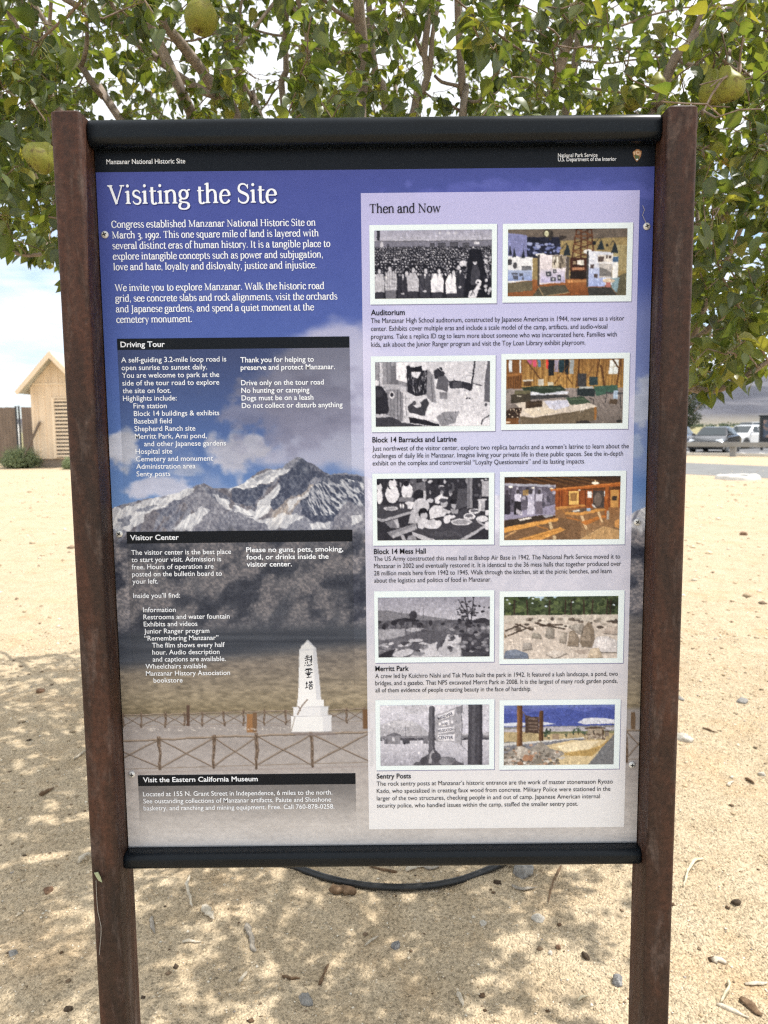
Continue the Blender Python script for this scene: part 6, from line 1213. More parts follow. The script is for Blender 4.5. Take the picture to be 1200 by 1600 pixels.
def make_leaves(spots, seed):
    q = np.random.default_rng(seed); n = len(spots); O = np.array([s[0] for s in spots]); D = np.array([s[1] for s in spots])
    nrm_ = lambda v: v / (np.linalg.norm(v, axis=1)[:, None] + 1e-9)
    pd = nrm_(D + q.normal(size=(n, 3)) * .75 + np.array([0, 0, .1])); pl = q.uniform(.015, .042, n)[:, None]
    mid = O + pd * pl * .55 + np.array([0, 0, .002]); base = O + pd * pl - np.array([0, 0, 1]) * pl * .22
    fx = nrm_(pd * .55 + q.normal(size=(n, 3)) * .55 + np.array([0, 0, -.55])); up = q.normal(size=(n, 3)) * .55 + np.array([.1, -.15, 1.0])
    fz = nrm_(up - fx * (up * fx).sum(1)[:, None]); fy = np.cross(fz, fx)
    L = q.uniform(.030, .054, n)[:, None] * np.where(q.random(n) < .12, .6, 1)[:, None]; W = L * q.uniform(.62, .86, n)[:, None]; fold = q.uniform(.1, .9, n)[:, None]; curl = q.uniform(-.10, .55, n)[:, None]
    rows = []
    for t, h in zip(tt, ww):
        c = base + fx * L * t - fz * L * curl * t * t
        for sd in (-1, 0, 1): rows.append(c + fy * (W * h * sd) + fz * (W * h * fold * abs(sd)))
    V = np.stack(rows, 1)                                        # n x 21 x 3
    r_ = .0008; s1 = nrm_(np.cross(pd, q.normal(size=(n, 3)))); s2 = np.cross(pd, s1); ring = []
    for c in (O, mid, base):
        for k in range(3): ring.append(c + (s1 * math.cos(2.094 * k) + s2 * math.sin(2.094 * k)) * r_)
    V = np.concatenate([V, np.stack(ring, 1)], 1)                # + 9
    f = []
    for r0 in range(len(tt) - 1):
        for k in (0, 1): f.append((r0 * 3 + k, r0 * 3 + k + 1, r0 * 3 + k + 4, r0 * 3 + k + 3))
    b = len(tt) * 3
    for r0 in (0, 1):
        for k in range(3): f.append((b + r0 * 3 + k, b + r0 * 3 + (k + 1) % 3, b + r0 * 3 + 3 + (k + 1) % 3, b + r0 * 3 + 3 + k))
    f = np.array(f); F = (np.arange(n) * V.shape[1])[:, None, None] + f[None]
    pal = np.array([(.034, .064, .016), (.052, .090, .022), (.074, .120, .028), (.106, .148, .034), (.165, .180, .042), (.026, .052, .020), (.30, .20, .03)])
    ci = q.choice(len(pal), n, p=[.22, .27, .22, .13, .08, .079, .001]); col = pal[ci] * q.uniform(.8, 1.25, n)[:, None]
    C = np.repeat(col[:, None, :], V.shape[1], 1); C[:, len(tt) * 3:] = np.array([.26, .28, .09]); 
    C[:, 1:len(tt) * 3:3] = C[:, 1:len(tt) * 3:3] * .7 + np.array([.18, .20, .07]) * .3
    return V.reshape(-1, 3), F.reshape(-1, 4), C.reshape(-1, 3)
spots = []; rl = random.Random(11)
for i in range(NB, len(N)):
    if rad[i] > .0042: continue
    tip = i not in kids
    k = rl.choice([5, 7, 9, 11]) if tip else (rl.choice([2, 3, 5]) if rl.random() < .42 else 0)
    d = Vector(N[i]) - Vector(N[par[i]])
    for _ in range(k):
        o = Vector(N[i]) - d * rl.random(); P = np.array(o)
        px, py = to_px(P)
        if not allowed(P, 22): continue
        if any((px - a) ** 2 / r_ ** 2 + (py - b) ** 2 / r_ ** 2 < 1 and P[1] < Y + .05 for a, b, r_, Y in ((315, 27, 40, .62), (62, 248, 50, .50), (1128, 135, 52, .5))): continue
        spots.append((P, np.array(d.normalized())))
rl.shuffle(spots); NLEAF = 46000; spots = spots[:NLEAF]
V, F, C = make_leaves(spots, 9)
raw_mesh('foliage', V - np.array(T0), F, LEAF, tree, True, C)

# pears
def pear_mat():
    m = Mat('pear_skin', rough=0.5, spec=0.3); v = m.coord('Object')
    n = m.noise(22, 5, .6, v, .4); s = m.voro(210, v, 'Distance'); c = m.ramp(n, [(.3, (.18, .20, .030)), (.55, (.27, .265, .045)), (.8, (.34, .29, .075))])
    c = m.mix(m.ramp(m.noise(30, 6, .7, v, .8), [(.52, 0.0), (.66, .85)]), c, (.105, .062, .028)); c = m.mix(m.ramp(s, [(.10, .7), (.22, 0.0)]), c, (.15, .11, .04)); m.color(c)
    m.bump(n, .25, .004); m.b.inputs['Subsurface Weight'].default_value = 0.08; m.b.inputs['Subsurface Radius'].default_value = (.01, .008, .003); return m.m
PEAR = pear_mat(); STALK = Mat('pear_stalk', (.10, .065, .035), .8).m
def pear(px, py, Y, wpx, tilt, az, label, squash=1.0, hang=.08):
    p = at_y(px, py, Y); dist = (Vector(EYE) - p).length; r = wpx / FPX * dist / 2
    prof = [(0.10, -0.98), (0.22, -1.04), (.42, -1.06), (.68, -.96), (.90, -.66), (1.0, -.28), (.97, .10), (.82, .46), (.62, .78), (.47, 1.05), (.39, 1.26), (.27, 1.39), (.10, 1.42)]
    M = Matrix.Rotation(az, 4, 'Z') @ Matrix.Rotation(tilt, 4, 'Y')
    e_ = empty('pear', p, 0, label, 'pear', 'pears on the tree')
    mb = MB(); mb.lathe([(a * r * (1 + .0), b * r * squash) for a, b in prof], 26, M); o = mb.build('fruit', PEAR, e_, True)
    for v in o.data.vertices:
        n = float(vnoise(v.co.x * 40 + px, v.co.z * 40 + v.co.y * 30, 3)) - .5; v.co *= 1 + n * .10
    mb = MB(); top = M @ Vector((0, 0, 1.38 * r * squash)); mb.tube([top, top + Vector((.004, 0, .02)), top + Vector((.001, .004, hang * .6)), top + Vector((-.006, .006, hang))], [.0022, .0016, .0015, .0022], 6); mb.build('stalk', STALK, e_, True)
    mb = MB(); bot = M @ Vector((0, 0, -1.0 * r * squash)); ax = (M @ Vector((0, 0, -1))).normalized()
    for k in range(6):
        a = k * 1.047; d = (M @ Vector((math.cos(a), math.sin(a), 0))); mb.add([bot + d * r * .04, bot + d * r * .15 + ax * r * .10 + M @ Vector((-math.sin(a), math.cos(a), 0)) * r * .05, bot + d * r * .17 + ax * r * .12, bot + d * r * .15 + ax * r * .10 - M @ Vector((-math.sin(a), math.cos(a), 0)) * r * .05], [(0, 1, 2, 3)])
    mb.build('calyx', STALK, e_); return e_
pear(314, 24, .62, 43, R(9), R(80), 'green pear with dark calyx hanging high above the sign, left of centre', .88, .10)
pear(62, 246, .34, 43, R(46), R(15), 'russet shouldered pear tilted sideways beside the left post', .72, .06)
pear(1139, 134, .42, 37, R(20), R(200), 'brown blotched pear hanging just right of the right post top', .92, .07)
pear(1114, 140, .52, 36, R(-6), R(40), 'green pear tucked behind the brown blotched pear', .95, .08)
pear(990, 152, .95, 29, R(-32), R(10), 'shaded green pear half hidden among leaves above the right end of the rail', .95, .06)
pear(1027, 130, .85, 21, R(8), R(60), 'small pale pear between leaves close to the right post', .95, .05)
# ------------------------------------------------------------------ left background: shed, slatted enclosure, shrubs
def paint_mat(name, c, rough=.7, var=.12, sc=3.0):
    m = Mat(name, rough=rough, spec=.25); n = m.noise(sc, 6, .62, m.coord('Object', (1, 1, .35)))
    m.color(m.ramp(n, [(.3, tuple(x * (1 - var) for x in c)), (.7, tuple(min(.95, x * (1 + var)) for x in c))])); m.bump(m.noise(sc * 12, 3, .6, m.coord()), .15, .004); return m.m
TAN = paint_mat('tan_siding_paint', (.76, .62, .46)); TRIM = paint_mat('tan_trim_paint', (.80, .66, .49)); DARKGAP = Mat('dark_gap', (.05, .04, .035), .9).m
ROOFM = paint_mat('weathered_roofing', (.46, .46, .41), .8, .25, 2.0); BROWNF = paint_mat('brown_fence_boards', (.215, .165, .13), .8, .18); FND = paint_mat('stem_wall_concrete', (.26, .21, .165), .9, .2)
YW = 31.0; YR = 30.35
cxs = at_y(92, 650, YW).x; hw = cxs - at_y(52, 650, YW).x
zt = at_y(60, 600, YW).z; zr = at_y(77.5, 548, YR).z; ze_ = at_y(24, 612, YR).z; rw = at_y(77.5, 548, YR).x - at_y(24, 612, YR).x
zb = at_y(70, 717, YW).z; D_ = 3.4
shed = empty('shed', (cxs, YW, 0), 0, 'tan wooden shed with steep gable roof and louvred vent', 'shed')
mb = MB(); mb.box(-hw + .06, hw - .06, .06, D_, -.1, zb); mb.build('foundation', FND, shed)
slope = (zr - ze_) / rw
apex = zr - .17; wl = apex - slope * hw
lx = at_y(85, 660, YW).x - cxs; l0, l1 = lx, hw - .10; z1 = at_y(90, 623, YW).z; z0 = at_y(90, 716, YW).z + .02
mb = MB(); mb.prism([(-hw, 0, zb), (hw, 0, zb), (hw, 0, wl), (0, 0, apex), (-hw, 0, wl)], (0, 0, 0), (0, D_, 0))
for k in range(-3, 4):
    x = k * .30 + .02; zt2 = apex - slope * abs(x) - .06
    if abs(x) < hw - .05: mb.box(x - .03, x + .03, -.03, -.0005, (zt - .60 if x > lx - .05 else zb + .01), zt2)
for s in (-1, 1): mb.box(s * hw - .06, s * hw + .06, -.024, .08, zb + .004, wl - .05)
mb.build('wall', TAN, shed)
mb = MB(); mb.box(-hw + .061, hw - .061, -.045, -.0305, zt - .05, zt + .03); mb.build('trim_board', TRIM, shed)
th = .13
mb = MB()
for s in (-1, 1):
    a = Vector((0, 0, zr)); b = Vector((s * rw, 0, ze_)); n = Vector((s * (zr - ze_), 0, rw)).normalized() * .05
    mb.prism([q + Vector((0, YR - YW + .03, 0)) for q in ([a, b, b - n * 2.2, a - n * 2.2] if s > 0 else [a, a - n * 2.2, b - n * 2.2, b])], (0, YR - YW + .03, 0), (0, D_ + .4, 0))
roof = mb.build('roof', ROOFM, shed)
mb = MB()
for s in (-1, 1):
    a = Vector((0, 0, zr - .015)); b = Vector((s * rw, 0, ze_ - .015)); n = Vector((s * (zr - ze_), 0, rw)).normalized() * .21
    mb.prism([q + Vector((0, YR - YW - .02, 0)) for q in (a, b, b - n * .75, a - Vector((0, 0, .27)))], (0, YR - YW - .02, 0), (0, YR - YW + .028, 0))
mb.build('bargeboard', TRIM, shed)
mb = MB(); mb.box(l0, l1, -.010, .02, z0, z1); lv = mb.build('louvre_vent', DARKGAP, shed)
mb = MB(); ns = 16
for k in range(ns):
    z = z0 + (k + .25) * (z1 - z0) / ns; h = (z1 - z0) / ns * .62
    mb.prism([(l0 + .03, -.075, z), (l0 + .03, -.015, z + h * .35), (l0 + .03, -.012, z + h), (l0 + .03, -.07, z + h * .8)], (0, 0, 0), (l1 - l0 - .06, 0, 0))
mb.build('slats', TAN, lv)
mb = MB()
for q in (l0, l1): mb.box(q - .05, q + .05, -.09, -.011, z0 - .02, z1 + .05)
mb.box(l0 + .051, l1 - .051, -.088, -.011, z1 + .0005, z1 + .05); mb.build('vent_frame', TRIM, lv)
# brown board panels of the enclosure
STEEL = paint_mat('dark_steel_post', (.06, .065, .07), .5, .1); WHITEP = paint_mat('white_pipe_paint', (.75, .75, .73), .5, .05)
YF = 33.5
def fpanel(pa, pb, ptop, label):
    a, b = at_y(pa, ptop, YF), at_y(pb, ptop, YF); e_ = empty('board_fence', (a.x, YF, 0), 0, label, 'fence', 'board fences beside the shed'); L = b.x - a.x; zt_ = a.z
    mb = MB(); n = max(2, int(L / .145))
    for k in range(n): mb.box(L * k / n + .004, L * (k + 1) / n - .004, 0, .03, .12, zt_ - .02 * ((k * 7) % 3) / 3)
    mb.box(0, L, .031, .07, .35, .45); mb.box(0, L, .031, .07, zt_ - .4, zt_ - .3); mb.build('boards', BROWNF, e_)
    mb = MB(); mb.box(L + .006, L + .075, -.03, .045, -.1, zt_ + .05); mb.build('post', STEEL, e_, bevel=.008); return e_
fpanel(-70, 23.0, 637, 'brown board fence panel reaching the left edge of the picture')
fp = fpanel(32.5, 53.5, 636, 'narrow brown board fence panel beside the tan shed')
p = at_y(29.3, 640, YF); mb = MB(); mb.box(p.x - .035, p.x + .035, YF - .03, YF + .045, -.1, at_y(29.3, 634, YF).z); tag(mb.build('fence_post', STEEL, bevel=.008), 'dark steel post standing free between two brown fence panels', 'post')
p = at_y(26.8, 680, YF + .6); mb = MB(); mb.tube([(p.x, YF + .6, -.05), (p.x, YF + .6, at_y(27, 664, YF + .6).z)], .085, 14); mb.lathe([(.085, 0), (.07, .04), (.03, .06)], 14, Matrix.Translation((p.x, YF + .6, at_y(27, 664, YF + .6).z))); tag(mb.build('bollard', WHITEP, smooth=True), 'white pipe bollard seen through the fence gap', 'bollard')
a, b = at_y(43, 701, 30.5), at_y(62.5, 659, 30.93); mb = MB(); d = (a - b).normalized(); mb.tube([b, a + d * .55], .058, 4); tag(mb.build('leaning_beam', paint_mat('old_grey_timber', (.15, .115, .09), .85, .2), bevel=.006), 'dark timber beam leaning diagonally against the tan shed', 'beam')
def tuft(px, py, wpx, hpx, label, n, seed):
    c = on_ground(px, py); dist = (c - Vector(EYE)).length; w, h = wpx * dist / FPX / 2, hpx * dist / FPX; rg_ = random.Random(seed); mb = MB()
    e_ = empty('desert_shrub', (c.x, c.y, 0), 0, label, 'shrub', 'shrubs near the shed')
    for k in range(n):
        a = rg_.uniform(0, 6.283); rr = rg_.random() ** .6; lean = rr * 1.25 + rg_.gauss(0, .12); L = h * rg_.uniform(.75, 1.12) * (1 - .25 * rr)
        r0 = w * .28 * rg_.random(); b = Vector((math.cos(a) * r0, math.sin(a) * r0, -.02)); dr = Vector((math.cos(a) * math.sin(lean) * w / h * 1.0, math.sin(a) * math.sin(lean), math.cos(lean)))
        m_ = b + dr * L * .55; t = b + dr * L + Vector((math.cos(a) * .08 * w, math.sin(a) * .08 * w, -.04 * h)); wd = rg_.uniform(.006, .014); s = Vector((-math.sin(a + rg_.uniform(-1, 1)), math.cos(a), .3)).normalized() * wd
        mb.add([b - s, b + s, m_ + s, t, m_ - s], [(0, 1, 2, 4), (4, 2, 3)])
        for q in range(3):
            u = rg_.uniform(.3, 1); o = b.lerp(t, u); f = Vector((rg_.gauss(0, 1), rg_.gauss(0, 1), rg_.uniform(.1, 1.5))).normalized() * rg_.uniform(.05, .12); sd = f.orthogonal().normalized() * .012
            mb.add([o - sd, o + sd, o + f], [(0, 1, 2)])
    mb.build('foliage', SHRUB, e_)
    mb = MB()
    for k in range(9): a = k * .7; mb.tube([(0, 0, -.03), (math.cos(a) * w * .25, math.sin(a) * w * .25, h * .35), (math.cos(a) * w * .5, math.sin(a) * w * .5, h * .62)], [.018, .012, .006], 5)
    mb.build('stems', TWIG, e_)
SHRUB = leafy('shrub_leaves', (.17, .215, .11), (.29, .34, .18), .3, 4)
tuft(34, 731.5, 60, 33, 'round grey green shrub in front of the brown fence', 2600, 3)
tuft(110, 733, 24, 20, 'small green shrub at the foot of the shed by the left post', 800, 4)

# ------------------------------------------------------------------ right background: barrier, cars, kiosk, tree, concrete ring
GREYW = paint_mat('grey_barrier_timber', (.25, .245, .235), .8, .15)
bar = empty('barrier_rail', on_ground(1145, 713.5), math.atan2(dirk.y, dirk.x), 'low grey timber barrier along the parking lot kerb', 'barrier')
base = on_ground(1145, 713.5); zt_ = at_y(1145, 690.8, base.y).z; zb_ = at_y(1145, 698.2, base.y).z
mb = MB(); mb.box(-9, 14, -.16, -.071, zb_, zt_); mb.build('beam', GREYW, bar, bevel=.015)
for k in (-2, -1, 0, 1, 2, 3):
    mb = MB(); mb.box(k * 4.4 - .13, k * 4.4 + .13, -.07, .13, -.2, zt_ - .02); mb.build('post', GREYW, bar, bevel=.015)
TYRE = Mat('tyre_rubber', (.018, .018, .018), .85).m; RIM = Mat('alloy_rim', (.45, .46, .47), .3, .5, .8).m; GLASS = Mat('car_glass', (.03, .04, .045), .06, .5).m
BLACKP = Mat('black_plastic', (.02, .02, .021), .6).m; LAMP = Mat('headlight_glass', (.62, .65, .68), .12, .7, .3).m; TAIL = Mat('tail_light', (.35, .02, .02), .2).m; PLATE = Mat('plate_white', (.7, .7, .72), .5).m
def car(loc, rz, paint, label, h=1.42, L=4.55, suv=False):
    e_ = empty('parked_car', loc, rz, label, 'car', 'cars in the parking lot')
    s = h / 1.42; W = .90; belt = .92 * s; hood = .80 * s; x0, x1 = -L / 2, L / 2
    low = [(x1 - .06, .26), (x1, .42), (x1 - .02, .60 * s), (x1 - .16, .70 * s), (x1 - .75, hood), (x1 - 1.22, belt), (x0 + (.18 if suv else .62), belt + .06), (x0 + .04, .86 * s + (.1 if suv else 0)), (x0, .55), (x0 + .05, .28), (x0 + .35, .2), (x1 - .35, .2)]
    mb = MB(); P = []
    for y, k in ((-W, 0), (-W * .86, 1), (W * .86, 1), (W, 0)): P.append([(x * (1 if k else .985), y, z if k or z < .5 else z - .05) for x, z in low])
    n = len(low); vs = [q for r_ in P for q in r_]; fs = [(i * n + k, i * n + (k + 1) % n, (i + 1) * n + (k + 1) % n, (i + 1) * n + k) for i in range(3) for k in range(n)]
    fs += [tuple(range(n - 1, -1, -1)), tuple(3 * n + k for k in range(n))]; mb.add(vs, fs)
    rf = [(x1 - 1.22, belt - .02), (x1 - 2.05, h - .03), (x1 - 2.6, h), (x0 + (.55 if suv else 1.25), h - (.02 if suv else .06)), (x0 + (.18 if suv else .60), belt + .04)]; wb, wt = W * .93, W * .68
    hwz = lambda z: wb + (wt - wb) * np.clip((z - belt) / (h - belt), 0, 1)
    m = len(rf); vs = [(x, -hwz(z), z) for x, z in rf] + [(x, hwz(z), z) for x, z in rf]
    mb.add(vs, [(k, (k + 1) % m, m + (k + 1) % m, m + k) for k in range(m)] + [tuple(range(m - 1, -1, -1)), tuple(range(m, 2 * m))])
    body = mb.build('body', paint, e_, True, bevel=.05, seg=3); body.data.polygons.foreach_set('use_smooth', [False] * len(body.data.polygons))
    def panel_(name, A, B, i0, i1, off, ins=.1):
        q = MB(); (xa, za), (xb, zb2) = rf[i0], rf[i1]; nrm2 = Vector((zb2 - za, 0, -(xb - xa))); nrm2 = nrm2.normalized() * (1 if nrm2.z > 0 else -1) * off
        u0, u1 = .10, .92; pts = []
        for u, sg in ((u0, -1), (u0, 1), (u1, 1), (u1, -1)):
            x, z = xa + (xb - xa) * u, za + (zb2 - za) * u; pts.append(Vector((x, sg * (hwz(z) - ins), z)) + nrm2)
        q.quad(*pts); return q.build(name, GLASS, e_)
    panel_('windscreen', 0, 0, 0, 1, .012); panel_('rear_window', 0, 0, 4, 3, .012)
    for sg in (-1, 1):
        for f0, f1 in ((.16, .47), (.50, .84)):
            q = MB(); xs0, xs1 = x1 - 1.22, x0 + (.18 if suv else .62); zb3, zt3 = belt + .06, h - .10; pts = []
            for u, z, top in ((f0, zb3, 0), (f1, zb3, 0), (f1, zt3, 1), (f0, zt3, 1)):
                x = xs0 + (xs1 - xs0) * u
                if top: x = min(x, x1 - 1.95) if f0 < .3 and u == f0 else (max(x, x0 + (.5 if suv else 1.15)) if u == f1 and f1 > .8 else x)
                pts.append((x, sg * (hwz(z) + .014), z))
            q.quad(*pts); q.build('side_window', GLASS, e_)
        q = MB(); q.box(x1 - 1.48, x1 - 1.30, sg * (W + .02) - .09, sg * (W + .02) + .09, belt, belt + .13); q.build('wing_mirror', paint, e_, bevel=.03)
        q = MB(); q.prism([(x1 - .05, sg * W * .90, .60 * s), (x1 - .40, sg * (W * .945), .70 * s), (x1 - .32, sg * (W * .92), .765 * s), (x1 - .06, sg * W * .55, .69 * s)], (0, 0, 0), (.05, 0, .015)); q.build('headlight', LAMP, e_)
        q = MB(); q.box(x0 - .012, x0 + .2, sg * W * .80 - .12, sg * W * .80 + .12, .68 * s, .82 * s); q.build('tail_light', TAIL, e_, bevel=.02)
        for xw in (x1 - .92, x0 + .86):
            M = Matrix.Translation((xw, sg * (W - .09), .325)) @ Matrix.Rotation(R(90) * -sg, 4, 'X')
            q = MB(); q.lathe([(.20, -.10), (.325, -.09), (.325, .085), (.30, .105), (.215, .108)], 26, M); wlh = q.build('wheel', TYRE, e_, True)
            q = MB(); q.lathe([(.214, .09), (.205, .112), (.16, .10), (.05, .112), (.02, .118)], 10, M); q.build('rim', RIM, wlh)
            q = MB(); q.lathe([(.37, -.02), (.385, .1), (.34, .1002), (.335, -.02)], 26, M); q.build('wheel_arch', BLACKP, e_)
    q = MB(); q.box(x1 - .05, x1 + .012, -.55, .55, .30, .44); q.build('air_intake', BLACKP, e_, bevel=.01)
    q = MB(); q.box(x1 - .05, x1 + .006, -.42, .42, .53 * s, .64 * s); q.build('grille', BLACKP, e_, bevel=.01)
    q = MB(); q.box(x1 + .013, x1 + .026, -.16, .16, .42, .53); q.build('licence_plate', PLATE, e_); return e_
def cpaint(name, c): return Mat(name, c, .28, .5, 0, .6).m
def spot(px, py): v = on_ground(px, py); return (v.x, v.y, .006)
HD = math.atan2(-math.cos(R(36)), -math.sin(R(36)))
car(spot(1117, 706.6), HD, cpaint('charcoal_car_paint', (.014, .0145, .018)), 'charcoal saloon car parked nose to the barrier', 1.40, 4.6)
car(spot(1163, 700.5), HD + R(-22), cpaint('white_car_paint', (.74, .75, .76)), 'white hatchback parked beyond the charcoal saloon', 1.47, 4.2)
car(spot(1050, 704), HD, cpaint('navy_car_paint', (.028, .038, .075)), 'dark blue car mostly hidden behind the right sign post', 1.46, 4.5)
car(spot(1180, 686), HD + R(40), cpaint('slate_car_paint', (.08, .09, .10)), 'slate coloured tall car behind the white hatchback', 1.75, 4.7, True)
# dark kiosk with a faded picture
c = on_ground(1206, 703.5); kz = at_y(1195, 650, c.y).z; wl_ = at_y(1189.5, 680, c.y).x
KB = Mat('kiosk_black_frame', (.025, .027, .03), .5).m
ki = empty('notice_kiosk', (c.x, c.y, 0), R(-12), 'tall dark notice kiosk with a picture at the right edge', 'kiosk')
x0k = (wl_ - c.x); mb = MB(); mb.box(x0k, x0k + 1.7, 0, .35, .35, kz); mb.build('cabinet', KB, ki, bevel=.02)
mb = MB(); mb.box(x0k - .06, x0k + 1.76, -.05, .40, kz + .001, kz + .06); mb.build('cap', KB, ki, bevel=.01)
for s in (.08, 1.5): mb = MB(); mb.box(x0k + s, x0k + s + .12, .1, .25, -.1, .349); mb.build('leg', KB, ki)
km = Mat('faded_picture', rough=.4); km.color(km.ramp(km.noise(2.6, 5, .6, km.coord()), [(.35, (.03, .05, .09)), (.5, (.10, .12, .15)), (.6, (.36, .22, .17)), (.72, (.5, .42, .38))])); mb = MB(); mb.box(x0k + .14, x0k + 1.56, -.012, -.001, .75, kz - .22); mb.build('picture', km.m, ki)
# dark round tree beyond the cars
g0 = on_ground(1057, 699); tr2 = empty('shade_tree', (g0.x, g0.y, 0), 0, 'dark leafy tree beyond the cars behind the right post', 'tree')
mb = MB(); mb.tube([(0, 0, -.1), (.1, 0, 1.0), (.0, .1, 1.9), (.3, .1, 3.2), (.5, .2, 4.6)], [.24, .19, .16, .11, .05], 10)
for k in range(7): a = k * .9; mb.tube([(0, 0, 1.3 + .12 * k), (math.cos(a) * .9, math.sin(a) * .9, 2.2 + .15 * k), (math.cos(a) * 1.9, math.sin(a) * 1.9, 3.2 + .2 * k)], [.09, .06, .02], 6)
mb.build('trunk', BARK, tr2, True)
DKLEAF = leafy('dark_tree_leaves', (.030, .045, .018), (.075, .095, .035), .25, 1.2); mb = MB(); rk = random.Random(8)
for k in range(230):
    z = rk.uniform(1.25, 6.4); rmax = (.75 + (z - 1.2) * .76) if z < 3.9 else 2.8 * math.sqrt(max(0.02, 1 - ((z - 3.9) / 2.8) ** 2)); a = rk.uniform(0, 6.283); rr = rmax * rk.random() ** .45
    leaf_cloud(mb, (math.cos(a) * rr, math.sin(a) * rr, z), (.40, .40, .32), 60, .11, rk)
mb.build('crown', DKLEAF, tr2)
# flat concrete ring on the sand
c = on_ground(1153, 748.6); mb = MB(); n = 40; prof = [(.59, -.03), (.57, .07), (.53, .115), (.42, .12), (.36, .10), (.345, -.03)]; vs = []
for i, (r_, z) in enumerate(prof):
    for k in range(n): a = 6.28319 * k / n; w_ = 1 + .05 * math.sin(3 * a + 1) + .03 * math.sin(7 * a); vs.append((r_ * w_ * math.cos(a), r_ * w_ * math.sin(a), z * (1 + .10 * math.sin(2 * a + .6) + .06 * math.sin(9 * a))))
mb.add(vs, [(i * n + k, i * n + (k + 1) % n, (i + 1) * n + (k + 1) % n, (i + 1) * n + k) for i in range(len(prof) - 1) for k in range(n)])
tag(mb.build('concrete_ring', CONC, smooth=True, loc=(c.x, c.y, 0)), 'low worn white concrete ring lying on the sand near the road', 'ring')
mb = MB(); mb.add([(c.x + .35 * math.cos(k * .3142), c.y + .35 * math.sin(k * .3142), .006) for k in range(20)], [tuple(range(20))]); 
tag(mb.build('ring_hole_disc', Mat('dark_hole', (.10, .075, .05), .95).m), kind='structure')  # flat disc coloured dark to stand for the shaded hole of the ring
# ------------------------------------------------------------------ on the ground: hose, stones, sticks, gravel, litter
HOSE = Mat('black_hose', (.012, .013, .014), .42, .5); HOSE.roughness(HOSE.ramp(HOSE.noise(40, 4, .6, HOSE.coord()), [(.3, .35), (.7, .6)])); HOSE = HOSE.m
hp = [(400, 1338), (455, 1356), (490, 1369), (530, 1380), (580, 1388), (630, 1390), (680, 1386), (725, 1376), (760, 1363), (787, 1351), (820, 1330), (842, 1306), (836, 1282), (794, 1260), (700, 1244), (600, 1238), (490, 1244), (404, 1264), (372, 1296)]
P = []
for q in spline([on_ground(*q) for q in hp] + [on_ground(400, 1338)], .03): P.append((q.x, q.y, gz(q.x, q.y) + .010))
zs_ = np.array([p[2] for p in P]); zs_ = np.convolve(np.concatenate([zs_[-9:], zs_, zs_[:9]]), np.ones(19) / 19, 'valid'); P = [(p[0], p[1], float(z)) for p, z in zip(P, zs_)]
mb = MB(); mb.tube(P, .0120, 12); tag(mb.build('irrigation_hose', HOSE, smooth=True), 'black irrigation hose looped on the sand below the sign', 'hose')

def stone_mat(name, a, b, c, sc=60):
    m = Mat(name, rough=.9, spec=.15); v = m.coord(); n = m.noise(sc, 6, .65, v, .6); m.color(m.ramp(n, [(.32, a), (.5, b), (.7, c)])); m.bump(n, .6, .004); return m.m
SM = {'pale': stone_mat('pale_stone', (.36, .33, .28), (.52, .48, .41), (.66, .62, .54)), 'grey': stone_mat('grey_stone', (.16, .15, .14), (.27, .26, .24), (.40, .38, .35)), 'blue': stone_mat('speckled_blue_stone', (.085, .085, .085), (.215, .21, .205), (.42, .41, .39), 160), 'brown': stone_mat('brown_stone', (.10, .06, .04), (.20, .12, .075), (.30, .20, .13)), 'dark': stone_mat('dark_pellet', (.03, .022, .016), (.075, .055, .038), (.14, .10, .07))}
def stone(px, py, wpx, hk, kind, label, seed):
    c = on_ground(px, py); dist = (c - Vector(EYE)).length; r_ = wpx * dist / FPX / 2; rg_ = np.random.default_rng(seed); n, m_ = 26, 16; vs = []; ph = rg_.uniform(0, 50)
    ax, ay = 1.0, rg_.uniform(.65, .95); rot = rg_.uniform(0, 3.14)
    NP = rg_.normal(size=(13, 3)); NP /= np.linalg.norm(NP, axis=1)[:, None]; HP = rg_.uniform(.62, .92, 13)
    for i in range(m_ + 1):
        th_ = math.pi * i / m_
        for k in range(n):
            a = 6.28319 * k / n; d = np.array([math.sin(th_) * math.cos(a), math.sin(th_) * math.sin(a), math.cos(th_)])
            q = NP @ d; f = float(np.min(np.where(q > .05, HP / np.maximum(q, .05), 9))); f = min(f, 1.15) * (1 + .22 * (float(vnoise(d[0] * 4 + ph, d[1] * 4 + d[2] * 3, seed + 1)) - .5))
            x, y = d[0] * f * r_ * ax, d[1] * f * r_ * ay; vs.append((x * math.cos(rot) - y * math.sin(rot), x * math.sin(rot) + y * math.cos(rot), max(d[2] * f, -.35) * r_ * hk))
    fs = [(i * n + k, (i + 1) * n + k, (i + 1) * n + (k + 1) % n, i * n + (k + 1) % n) for i in range(m_) for k in range(n)]
    mb = MB(); mb.add(vs, fs); o = mb.build('stone', SM[kind], None, True, (c.x, c.y, gz(c.x, c.y) + r_ * hk * .22)); return tag(o, label, 'stone', 'loose stones on the sand')
